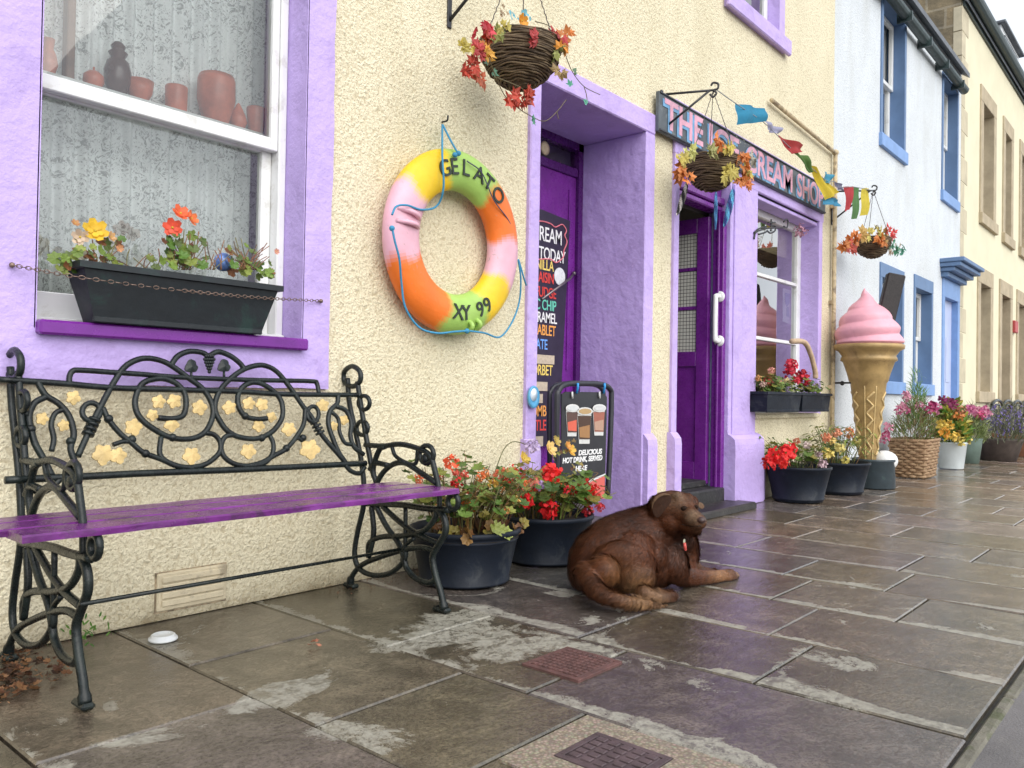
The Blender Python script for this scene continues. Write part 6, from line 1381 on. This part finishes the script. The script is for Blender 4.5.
m = MB(); m.lathe([(0, .003), (11 * uw, .003), (11.4 * uw, .01), (14.2 * uw, 25 * uw), (15 * uw, 25.4 * uw), (15 * uw, 27 * uw), (13.5 * uw, 27 * uw), (13 * uw, 24 * uw), (0, 24 * uw)], wp, 36); m.build('pot', M('white_glazed_pot', (.62, .68, .70), .4, .08, 8), wq)
lf = MB(); shrub(lf, wp + Vector((0, 0, 24 * uw)), 18 * uw, 14 * uw, 44 * uw, 900, [(.12, .26, .04), (.2, .36, .06), (.28, .34, .06), (.3, .2, .06), (.5, .42, .06)], 'lance', .10); lf.build('leaves', VCL, wq); fl = MB()
for x, y, c in ((420, 170, (.35, .02, .12)), (400, 185, (.6, .1, .25)), (490, 130, (.25, .02, .12)), (530, 150, (.25, .02, .10)), (440, 190, (.7, .25, .4)), (560, 160, (.4, .05, .15)), (590, 240, (.8, .3, .08)), (520, 300, (.8, .5, .08)), (495, 350, (.85, .4, .05)), (470, 290, (.75, .55, .1)), (640, 400, (.8, .65, .2)), (570, 375, (.8, .55, .1)), (610, 200, (.5, .2, .1)), (600, 405, (.75, .6, .15))): head(fl, W(870 + x / 6.65, 380 + y / 6.65, wp.y - .12), .045, c, 22)
fl.build('flowers', VCP, wq)
gp = Vector((10.6, 2.12, 0)); ug = mpp(gp)
gq = thing('green_planter', gp, 'grey-green pot half hidden behind the white pot, pink flowers on top', 'planter')
m = MB(); m.lathe([(0, .003), (9 * ug, .003), (12 * ug, 24 * ug), (12.6 * ug, 25 * ug), (11 * ug, 25 * ug), (0, 22 * ug)], gp, 30); m.build('pot', M('grey_green_pot', (.17, .24, .21), .5, .2, 8), gq)
lf = MB(); shrub(lf, gp + Vector((0, 0, 20 * ug)), 17 * ug, 14 * ug, 36 * ug, 600, [(.2, .26, .08), (.3, .34, .12), (.16, .2, .06)], 'blade', .14); lf.build('leaves', VCL, gq); fl = MB()
for k in range(16): head(fl, W(870 + rng.uniform(640, 800) / 6.65, 380 + rng.uniform(190, 240) / 6.65, gp.y - .1), .05, pick([(.75, .12, .28), (.7, .3, .4), (.6, .15, .3)]), 16)
fl.build('flowers', VCP, gq)
GL_ = [(.16, .17, .10), (.22, .22, .14), (.12, .14, .07)]
def lavender(c, r, h, label, pot):
    u = mpp(c); q_ = thing('lavender_planter', c, label, 'planter', 'lavender pots outside the stone house'); m = MB(); m.lathe([(0, .003), (r * .55, .003), (r * .75, h * .35), (r * .8, h * .38), (r * .7, h * .38), (0, h * .33)], c, 28); m.build('pot', pot, q_)
    lf = MB(); shrub(lf, Vector(c) + Vector((0, 0, h * .3)), r * 1.15, r, h * .62, 700, GL_, 'blade', .14); lf.build('leaves', VCL, q_); fl = MB()
    for _ in range(130):
        a = rng.uniform(0, 2 * pi); q2 = rng.random() ** .5; p = Vector(c) + Vector((r * 1.2 * q2 * cos(a), r * q2 * sin(a), h * (.45 + .5 * rng.random() * (1 - q2 * .4))))
        for k in range(5): leaf(fl, p + Vector((0, 0, k * .012)), (rng.uniform(-1, 1), -1, .3), .03, 'petal', pick([(.16, .12, .36), (.24, .18, .45), (.12, .09, .24)]))
    tag(fl.build('lavender_spikes', VCP, q_), kind='stuff')
DKP = M('dark_clay_pot', (.09, .07, .06), .7, .3, 10)
lavender(Vector((11.5, 1.98, 0)), .36, .70, 'nearer pot of purple lavender past the green pot', DKP)
lavender(Vector((12.7, 1.95, 0)), .42, .78, 'farther pot of purple lavender in front of the stone house', M('terracotta_pot', (.30, .14, .08), .7, .3, 10))
# dark curly bench far up the street
fbn = thing('far_bench', (15.6, 2.1, 0), 'distant dark curly iron bench partly behind the lavender', 'bench'); fx0, fx1 = 13.0, 16.2
m = MB()
for k in range(4):
    xx = fx0 + (fx1 - fx0) * (k + .5) / 4; m.tube([(xx + .45 * cos(t * pi / 9), 2.32, .60 + .15 * sin(t * pi / 9)) for t in range(10)], .022, 6); m.tube([(xx + .25 * cos(t * pi / 5), 2.32, .58 + .11 * sin(t * pi / 5)) for t in range(10)], .016, 6, closed=True)
m.tube([(fx0, 2.32, .6), (fx1, 2.32, .6)], .02, 6); m.tube([(fx0, 2.30, .42), (fx1, 2.30, .42)], .018, 6); m.build('back', IRON, fbn)
for x in (fx0, fx1):
    m = MB(); m.tube(bez([(x, 2.34, .0), (x, 2.25, .4), (x, 2.32, .70)], 6), .022, 6); m.tube(bez([(x, 1.8, .0), (x, 1.86, .25), (x, 1.8, .33), (x, 1.86, .52), (x, 2.28, .52)], 6), .022, 6); m.tube(bez([(x, 1.84, .1), (x, 2.0, .35), (x, 2.2, .1)], 6), .018, 6); m.tube([(x, 1.8, .325), (x, 2.28, .325)], .02, 6); m.build('end_frame', IRON, fbn)
for k in range(3): m = MB(); m.box((fx0 - .15, 1.78 + k * .16, .335), (fx1 + .1, 1.78 + k * .16 + .13, .36), bev=.005); m.build('seat_plank', SEATW, fbn)
m = MB(); m.box((14.9, D - .06, W(1012.5, 333, D).z), (15.15, D - .001, W(1012.5, 321, D).z), bev=.01); tag(m.build('alarm_box', M('red_alarm_box', (.42, .06, .06), .5), None, loc=(15, D, 1.9)), 'small dull red box on the wall of the far stone house', 'box')

# ---------------------------------------------------------------- small things on the ground
lc_ = G(163, 640); R0 = .036
m = MB(); m.lathe([(0, .004), (R0, .0015), (R0 + .003, .004), (R0 + .002, .009), (R0 - .003, .010), (R0 - .004, .016), (R0 - .008, .0185), (R0 - .011, .015), (0, .014)], (lc_.x, lc_.y, -.001), 40)
m.ball((lc_.x + .02, lc_.y + .008, .0135), .003, 6); tag(m.build('takeaway_cup_cover', M('white_plastic_lid', (.72, .75, .76), .35, .03), None, loc=lc_), 'white plastic coffee cup lid lying on the paving by the bench', 'lid')
m = MB(); p_ = G(316, 646)
for k in range(4): leaf(m, p_ + Vector((rng.uniform(-.01, .01), rng.uniform(-.01, .01), .004 + k * .003)), (rng.uniform(-.5, .5), rng.uniform(-.5, .5), 1), .018, 'maple', (.50, .20, .12))
tag(m.build('fallen_leaf', VCP, None, loc=p_), 'crumpled orange-brown leaf lying alone on the middle paving stone', 'leaf')
lit = MB()
for _ in range(1500):
    x = rng.gauss(.56, .16); y = rng.uniform(1.98, 2.38)
    if x > .83 or y < 2.0 + abs(x - .62) * .5: continue
    leaf(lit, (x, y, rng.uniform(.002, .02)), (rng.uniform(-.7, .7), rng.uniform(-.7, .7), 1), rng.uniform(.006, .014), pick(('maple', 'lance', 'round')), pick([(.12, .05, .025), (.2, .09, .04), (.28, .14, .06), (.07, .035, .02)]))
for _ in range(260): 
    x = rng.uniform(1.72, 2.25); y = rng.uniform(2.25, 2.39); leaf(lit, (x, y, rng.uniform(.001, .008)), (rng.uniform(-.7, .7), rng.uniform(-.7, .7), 1), rng.uniform(.004, .011), 'lance', pick([(.12, .05, .025), (.2, .09, .04), (.07, .035, .02)]))
for _ in range(160):
    x = rng.uniform(.3, 3.6); y = D - abs(rng.gauss(0, .018)) - .004; leaf(lit, (x, y, rng.uniform(.000, .006)), (rng.uniform(-.7, .7), -.7, 1), rng.uniform(.004, .009), 'lance', pick([(.10, .05, .025), (.07, .06, .02), (.06, .09, .02)]))
tag(lit.build('leaf_litter', VCP, None), 'brown leaf litter gathered under the bench and along the wall', 'leaf litter', kind='stuff')
wd = MB()
for _ in range(30): 
    p_ = Vector((rng.gauss(.93, .03), rng.gauss(2.33, .03), 0)); leaf(wd, p_ + Vector((0, 0, rng.uniform(0, .07))), (rng.uniform(-1, 1), -1, .6), .018, 'lance', pick([(.07, .2, .02), (.12, .26, .03)]), dirn=(rng.uniform(-1, 1), rng.uniform(-1, 0), 1))
tag(wd.build('weed', VCL, None, loc=(.93, 2.33, 0)), 'bright green weed growing by the wall behind the near bench leg', 'plant')
# manhole covers and their gravelled frame
RUST = M('rusty_cast_iron', (.10, .045, .04), .6, .4, 30, .6, 90, .003, dirt=(.05, .035, .035), dirt_amt=.3)
def cover(x0, x1, y0, y1, n, label, mat, diag=False, z=.0):
    r_ = thing('manhole_cover', ((x0 + x1) / 2, (y0 + y1) / 2, z), label, 'manhole cover')
    m = MB(); m.box((x0, y0, z - .02), (x1, y1, z + .0035), bev=.002); m.build('plate', mat, r_)
    m = MB()
    for i in range(n):
        for j in range(n):
            a, b = x0 + (x1 - x0) * (i + .12) / n, y0 + (y1 - y0) * (j + .12) / n; m.box((a, b, z + .003), (a + (x1 - x0) * .76 / n, b + (y1 - y0) * .76 / n, z + .0065), bev=.0015)
    m.build('raised_studs', mat, r_); m = MB()
    for a, b, c, d in ((x0 - .016, x0 - .002, y0 - .016, y1 + .016), (x1 + .002, x1 + .016, y0 - .016, y1 + .016), (x0 - .002, x1 + .002, y0 - .016, y0 - .002), (x0 - .002, x1 + .002, y1 + .002, y1 + .016)): m.box((a, c, z - .015), (b, d, z + .004), bev=.001)
    m.build('rim', mat, r_); return r_
cover(1.635, 1.80, 1.185, 1.335, 9, 'small rusty red iron cover set in the paving left of the dog', RUST)
cover(1.27, 1.385, .80, .945, 5, 'dark iron cover framed in gravel concrete at the bottom edge', M('dark_worn_iron', (.075, .05, .055), .5, .4, 20, .5, 80, .003))
def gravel():
    m, t = newmat('exposed_gravel'); v = t.node('ShaderNodeTexVoronoi', feature='F1', i_Scale=150.0); t.link(t.pos(), v.inputs['Vector'])
    c = t.mix(.75, t.ramp(v.outputs['Distance'], [(.2, (.36, .29, .18)), (.7, (.09, .07, .05))]), v.outputs['Color'], 'OVERLAY'); hs_ = t.node('ShaderNodeHueSaturation', i_Saturation=.35, i_Value=.95); t.link(c, hs_.inputs['Color']); c2 = t.mix(.5, hs_.outputs[0], (.24, .18, .11))
    t.link(c2, t.b.inputs['Base Color']); t.b.inputs['Roughness'].default_value = .5; t.link(t.bump(v.outputs['Distance'], -1.0, .006), t.b.inputs['Normal']); return m
m = MB(); gx0, gx1, gy0, gy1 = 1.17, 1.462, .60, 1.03; cx0, cx1, cy0, cy1 = 1.252, 1.403, .782, .963
for a, b, c, d in ((gx0, cx0, gy0, gy1), (cx1, gx1, gy0, gy1), (cx0, cx1, gy0, cy0), (cx0, cx1, cy1, gy1)): m.box((a, c, -.01), (b, d, .0022))
m.build('gravel_surround', gravel(), tags=dict(kind='structure'))

# ---------------------------------------------------------------- the dog
def depth(p): return (Vector(p) - CAM).dot(CF)
dg = thing('dog', (2.5, 1.6, 0), 'brown labrador dog lying on the wet paving by the tubs, looking back', 'dog')
class Blob:
    def __init__(s): s.m = MB()
    def e(s, px, py, y, r, sc=(1, 1, 1), ax=None):
        p = W(px, py, y); rr = r * depth(p) / F_PX; R = Matrix.Rotation(ax, 3, 'Z') if ax is not None else None
        s.m.ball(p, rr, 20, sc=sc, R=R); return p
    def chain(s, L):
        pts = [W(a, b, c) for a, b, c, d in L]; rad = [d * depth(p) / F_PX for p, (a, b, c, d) in zip(pts, L)]
        P = bez(pts, 5); k = len(P); R = [np.interp(i / 5.0, range(len(rad)), rad) for i in range(k)]
        for p, r in zip(P, R): s.m.ball(p, float(r), 12)
body = Blob()
for L in ([(590, 571, 1.70, 22), (598, 558, 1.69, 28), (613, 550, 1.66, 32.5), (629, 544, 1.63, 33), (644, 538, 1.60, 31.5), (655, 532, 1.57, 28), (662, 523, 1.54, 22)],
          [(598, 577, 1.64, 18), (620, 572, 1.61, 23), (645, 568, 1.58, 25), (665, 562, 1.555, 22)],
          [(660, 540, 1.57, 27), (668, 538, 1.54, 24), (672, 548, 1.53, 22), (673, 558, 1.52, 19)],
          [(662, 520, 1.54, 20), (668, 512, 1.51, 17)], [(674, 526, 1.50, 16), (679, 538, 1.50, 15), (682, 550, 1.51, 13.5), (683, 562, 1.52, 12)]): body.chain(L)
body.e(624, 566, 1.565, 27, (1.22, .50, .98), ax=YAW - pi / 2)           # thigh
body.e(652, 566, 1.545, 21); body.e(648, 556, 1.55, 22); body.e(604, 572, 1.575, 17); body.e(632, 553, 1.585, 27); body.e(636, 577, 1.52, 17, (1.2, .6, .9), ax=YAW - pi / 2)
body.chain([(644, 592, 1.46, 7.5), (654, 596.5, 1.435, 7.0), (664, 597.5, 1.42, 7.2), (671, 597.0, 1.41, 6.4)])   # hind foot
for k in range(4): body.chain([(666 + k * 1.2, 599 - k * 1.7, 1.405, 3.0), (674 + k * .7, 600 - k * 1.7, 1.395, 2.7)])
body.chain([(587, 574, 1.62, 13), (594, 587, 1.55, 9.8), (607, 596, 1.485, 7.8), (624, 601, 1.435, 6.6), (644, 603.5, 1.405, 5.2), (657, 605.5, 1.39, 3.2), (667, 606.5, 1.38, 1.4)])   # tail
body.chain([(670, 560, 1.50, 18), (675, 569, 1.475, 14), (686, 576, 1.46, 10), (702, 577.5, 1.44, 7.6), (718, 576.5, 1.425, 6.6), (730, 575.5, 1.415, 6.8)])   # near foreleg
for k in range(4): body.chain([(728, 573 + k * 1.8, 1.425 - k * .008, 3.1), (737.5 - abs(k - 1.5) * 1.0, 574.2 + k * 1.8, 1.42 - k * .008, 2.7)])
body.chain([(682, 540, 1.49, 14), (685, 550, 1.495, 14), (683, 562, 1.49, 14)])
body.chain([(686, 562, 1.55, 11), (698, 572, 1.55, 8), (712, 575, 1.53, 6)])   # far foreleg
# head, turned towards the right of the picture and a little to the camera
for L in ([(665, 508, 1.515, 16.5), (672, 506.5, 1.49, 16.5), (680, 506.0, 1.46, 14.6), (687, 507, 1.435, 11.6)], [(682, 512, 1.45, 13), (688, 515.0, 1.42, 10.4), (693, 518, 1.39, 9.2), (697, 520.5, 1.37, 8.4), (699.5, 522.0, 1.355, 7.6)],
          [(682, 521, 1.45, 11), (689, 526, 1.415, 7.6), (695, 528.5, 1.385, 5.8), (698, 529, 1.37, 4.8)], [(670, 520, 1.49, 13), (676, 528, 1.48, 11)]): body.chain(L)
body.e(677, 496.5, 1.455, 5.5); body.e(688.5, 498.5, 1.43, 5.5); body.e(691, 503, 1.50, 8)
tmp = body.m.build('coat_tmp', None)
def remeshed(o, vox, smooth=6, name='body'):
    r = o.modifiers.new('r', 'REMESH'); r.mode = 'VOXEL'; r.voxel_size = vox; s_ = o.modifiers.new('s', 'SMOOTH'); s_.iterations = smooth; s_.factor = .5
    me = bpy.data.meshes.new_from_object(o.evaluated_get(bpy.context.evaluated_depsgraph_get())); bpy.data.objects.remove(o); me.name = name; return me
me = remeshed(tmp, .005, 9)
nv = len(me.vertices); V = np.empty(nv * 3, np.float32); me.vertices.foreach_get('co', V); V = V.reshape(-1, 3)
V[:, 2] = np.maximum(V[:, 2], .0015); 
NRM = np.empty(nv * 3, np.float32); me.vertices.foreach_get('normal', NRM); NRM = NRM.reshape(-1, 3)
def project(P):
    d = P - np.array(CAM); x = d @ np.array(CR); y = d @ np.array(CU); z = d @ np.array(CF); return np.stack([512 + F_PX * x / z, 384 - F_PX * y / z], 1)
# coat colours with painted haunch highlight and shade under jaw and ear: rusty flank, pale haunch and shins, grey-brown face
spots = [(W(625, 568, 1.48), .085, (.34, .15, .055)), (W(640, 585, 1.50), .05, (.36, .19, .085)), (W(640, 603, 1.41), .06, (.36, .20, .095)), (W(660, 604, 1.40), .05, (.36, .21, .11)), (W(604, 538, 1.58), .07, (.17, .052, .015)), (W(600, 563, 1.55), .05, (.15, .045, .014)), (W(628, 545, 1.48), .035, (.24, .10, .035)), (W(652, 545, 1.48), .07, (.16, .045, .014)),
         (W(715, 576, 1.43), .07, (.32, .16, .075)), (W(735, 575, 1.42), .04, (.33, .19, .11)), (W(695, 519, 1.37), .030, (.30, .20, .13)), (W(676, 494, 1.44), .048, (.20, .125, .075)), (W(691, 512, 1.38), .022, (.26, .17, .11)), (W(655, 598, 1.42), .03, (.34, .19, .10)), (W(685, 540, 1.46), .035, (.03, .010, .006)), (W(684, 508, 1.38), .012, (.02, .008, .005)), (W(696, 505.5, 1.38), .010, (.03, .012, .008)), (W(662, 518, 1.45), .022, (.03, .010, .006)), (W(576, 555, 1.6), .05, (.15, .045, .015)), (W(630, 512, 1.60), .06, (.060, .018, .008)), (W(655, 508, 1.50), .035, (.045, .015, .008)), (W(600, 575, 1.52), .04, (.07, .022, .009)), (W(690, 560, 1.48), .05, (.16, .045, .017)), (W(678, 533, 1.47), .040, (.030, .010, .006)), (W(665, 515, 1.46), .022, (.045, .016, .009))]
Cc = np.tile(np.array([.092, .028, .010], np.float32), (nv, 1))
for p, r, c in spots:
    w = np.exp(-((V - np.array(p)) ** 2).sum(1) / (r * r))[:, None]; Cc = Cc * (1 - w) + np.array(c, np.float32) * w
off = np.array(wloc(dg))
me.vertices.foreach_set('co', (V - off).ravel().astype(np.float32))
ca_ = me.color_attributes.new('Col', 'FLOAT_COLOR', 'POINT'); ca_.data.foreach_set('color', np.hstack([Cc, np.ones((nv, 1), np.float32)]).ravel())
me.polygons.foreach_set('use_smooth', [True] * len(me.polygons)); me.update()
FUR = Mvc('dog_coat', .75, .45, 70, 0, .5, 220, .003, sheen=.0); FURH = Mvc('dog_hair', .5, .5, 45, 0, 0)
FUR.node_tree.nodes['Principled BSDF'].inputs['Specular IOR Level'].default_value = .15; FURH.node_tree.nodes['Principled BSDF'].inputs['Specular IOR Level'].default_value = .4
me.materials.clear(); me.materials.append(FUR); bo = bpy.data.objects.new('body', me); COL.objects.link(bo); bo.parent = dg
# short hairs
npf = len(me.polygons); fv = np.empty(npf * 4, np.int64)
PV = [p.vertices[:] for p in me.polygons]; cen = np.array([V[list(q_)].mean(0) for q_ in PV]); nn = np.array([NRM[list(q_)].mean(0) for q_ in PV]); cf = np.array([Cc[list(q_)].mean(0) for q_ in PV])
rs = np.random.RandomState(3); NH = 130000; idx = rs.randint(0, npf, NH); uq = project(cen[idx])
axis = (np.array(W(590, 566, 1.66)) - np.array(W(672, 530, 1.52))); axis /= np.linalg.norm(axis)
N_ = nn[idx]; N_ /= (np.linalg.norm(N_, axis=1, keepdims=True) + 1e-9); Pp = cen[idx] + rs.normal(0, .0022, (NH, 3)); Pp -= N_ * ((Pp - cen[idx]) * N_).sum(1, keepdims=True)
flow = np.tile(axis + np.array([0, 0, -.5]), (NH, 1)); flow = flow + rs.normal(0, .22, (NH, 3)) + .35 * np.sin(cen[idx][:, [1, 2, 0]] * 55)
hd = (uq[:, 0] > 655) & (uq[:, 1] < 530); flow[hd] = np.array(W(655, 512, 1.52)) - np.array(W(700, 519, 1.37)) + rs.normal(0, .05, (hd.sum(), 3)); flow[hd] /= np.linalg.norm(flow[hd], axis=1, keepdims=True)
lg_ = (uq[:, 0] > 690) & (uq[:, 1] > 560); flow[lg_] = np.array([1, -.1, -.1]) + rs.normal(0, .2, (lg_.sum(), 3))
flow -= N_ * (flow * N_).sum(1, keepdims=True); flow /= (np.linalg.norm(flow, axis=1, keepdims=True) + 1e-9)
Ls = np.where(hd | lg_, .006, .019) * rs.uniform(.6, 1.35, NH); lift = np.where(hd | lg_, .12, .33)
ck = np.floor(cen[idx] / .011).astype(int); cid = (ck[:, 0] * 73856093 ^ ck[:, 1] * 19349663 ^ ck[:, 2] * 83492791) % 4096
ccol = rs.uniform(.80, 1.22, 4096)[cid]; cdir = rs.normal(0, .28, (4096, 3))[cid]; flow = flow + cdir - N_ * (cdir * N_).sum(1, keepdims=True); flow /= np.linalg.norm(flow, axis=1, keepdims=True)
ctr = (ck + .5) * .011; side = np.cross(flow, N_); wd_ = .0008 + .0004 * rs.rand(NH)
A0 = Pp - side * wd_[:, None]; A1 = Pp + side * wd_[:, None]; pull = (ctr - Pp); pull -= N_ * (pull * N_).sum(1, keepdims=True); A2 = Pp + flow * Ls[:, None] + N_ * (Ls * lift)[:, None] + pull * .55
HV = np.stack([A0, A1, A2], 1).reshape(-1, 3) - off; HV[:, 2] = np.maximum(HV[:, 2], .001)
hm = bpy.data.meshes.new('fur'); hm.vertices.add(NH * 3); hm.vertices.foreach_set('co', HV.ravel().astype(np.float32)); hm.loops.add(NH * 3); hm.loops.foreach_set('vertex_index', np.arange(NH * 3, dtype=np.int32)); hm.polygons.add(NH); hm.polygons.foreach_set('loop_start', np.arange(0, NH * 3, 3, dtype=np.int32)); hm.polygons.foreach_set('loop_total', np.full(NH, 3, np.int32))
cl_n = np.sin(cen[idx] @ np.array([61, -43, 37.])) * np.sin(cen[idx] @ np.array([-29, 71, 83.])) + .6 * np.sin(cen[idx] @ np.array([131, 97, -151.]))
hc = cf[idx] * ccol[:, None] * (rs.uniform(.65, 1.45, (NH, 1)) * (1 + .12 * cl_n[:, None])); hc = np.repeat(hc, 3, axis=0)
hm.update(); ca_ = hm.color_attributes.new('Col', 'FLOAT_COLOR', 'CORNER'); ca_.data.foreach_set('color', np.hstack([hc, np.ones((NH * 3, 1))]).ravel().astype(np.float32))
# hairs take the body's smooth normal so the coat shades as one
hm.validate(); hm.update()
try:
    hm.normals_split_custom_set_from_vertices([tuple(q_) for q_ in np.repeat(N_ * .8 + flow * .25 + rs.normal(0, .10, (NH, 3)), 3, axis=0)])
except Exception as ex: print('normals', ex)
hm.materials.append(FURH); ho = bpy.data.objects.new('fur', hm); COL.objects.link(ho); ho.parent = dg
# ears: folded flaps
def ear(P, th, name='ear', colr=(.20, .12, .065)):
    m = MB(); v = [W(*q_) for q_ in P]; n = len(v); c = sum(v, Vector()) / n; nr = (CAM - c).normalized()
    top = [p + nr * th for p in v]; inner = [p.lerp(c, .5) + nr * th * 2.2 for p in v]
    m.add(v + top + inner + [c + nr * th * 2.4], [tuple(range(n))[::-1]] + [(k, (k + 1) % n, n + (k + 1) % n, n + k) for k in range(n)] + [(n + k, n + (k + 1) % n, 2 * n + (k + 1) % n, 2 * n + k) for k in range(n)] + [(2 * n + k, 2 * n + (k + 1) % n, 3 * n) for k in range(n)], colr, smooth=True)
    o = m.build(name, FUR, dg); sb = o.modifiers.new('s', 'SUBSURF'); sb.levels = 1; sb.render_levels = 2; return o
ear([(673, 495, 1.43), (664, 494, 1.43), (656, 497.5, 1.435), (652, 503.5, 1.445), (651.5, 511, 1.45), (654.5, 518, 1.445), (658.5, 519, 1.44), (663, 513, 1.432), (667.5, 507, 1.43), (672, 501, 1.428)], .0045, colr=(.040, .017, .009))
er = MB(); er.tube(bez([W(670, 495, 1.43), W(663, 494.6, 1.427), W(657, 497.5, 1.43), W(653, 503, 1.44), W(652, 509, 1.445)], 5), [.002, .003, .0038, .0044, .0048, .005, .0052, .0054, .0054, .0054, .0052, .005, .0048, .0044, .004, .0036, .003, .0026, .002, .0016, .001], 8, (.13, .075, .042)); er.build('ear_rim', FUR, dg)
ear([(698, 501, 1.47), (703, 503, 1.475), (705.5, 507, 1.48), (702, 510, 1.47), (698, 507, 1.46)], .004, colr=(.17, .10, .06))
fm = MB(); EYEM = M('dark_wet_eye', (.012, .006, .004), .06, .2, 30)
def onhead(px, py, lift=.0):   # nearest body point seen at a place on the head
    d = ray(px, py).normalized(); hit, loc, nor, _ = bo.ray_cast(CAM - Vector(off), d) ; return (loc + Vector(off), nor) if hit else (W(px, py, 1.4), Vector((0, -1, 0)))
bpy.context.view_layer.update()
for px, py, r in ((684, 508.2, 2.2), (696, 506.8, 1.8)):
    p, nr = onhead(px, py); m = MB(); m.ball(p - nr * .0008, r * 1.15 * depth(p) / F_PX, 14); m.build('eye', EYEM, dg)
    m = MB(); m.ball(p - nr * .0018, r * 1.5 * depth(p) / F_PX, 14, (.02, .009, .005), sc=(1, 1, .8)); m.build('eyelid', FUR, dg)
p, nr = onhead(701.5, 520.0); m = MB(); s_ = depth(p) / F_PX; m.ball(p - nr * .001, 4.6 * s_, 16, (.055, .026, .022), sc=(.95, .95, .75)); m.build('nose', Mvc('nose_leather', .32, .3, 200, 0, .8, 400, .001), dg)
m = MB()
for px, py in ((699.5, 520.2), (703.2, 519.8)):
    q_, n_ = onhead(px, py); m.ball(q_ + n_ * .0045, 1.05 * s_, 8, (.01, .005, .004), sc=(1, 1, .7))
m.build('nostrils', EYEM, dg)
mo = []
for px, py in ((681, 524), (687, 525.5), (692, 526), (697, 526), (701, 525.5)): q_, n_ = onhead(px, py); mo.append(q_ + n_ * .0006)
m = MB(); m.tube(bez(mo, 4), .0016, 6, (.012, .006, .004)); m.build('mouth_line', EYEM, dg)
m = MB(); tp_ = W(684, 541, 1.435); m.lathe([(0, 0), (.007, 0), (.008, .001), (.007, .002), (0, .002)], (0, 0, 0), 16, (.62, .62, .45)); m.v = [tp_ + Vector((p[0], -p[2], p[1])) for p in m.v]; m.tube([tp_ + Vector((0, -.002, -.006)), tp_ + Vector((.004, -.004, -.030))], .0055, 8, (.75, .12, .10)); m.ball(tp_ + Vector((.004, -.004, -.03)), .0055, 8, (.75, .12, .10)); m.build('collar_tag', Mvc('tag_enamel', .3, .1), dg)
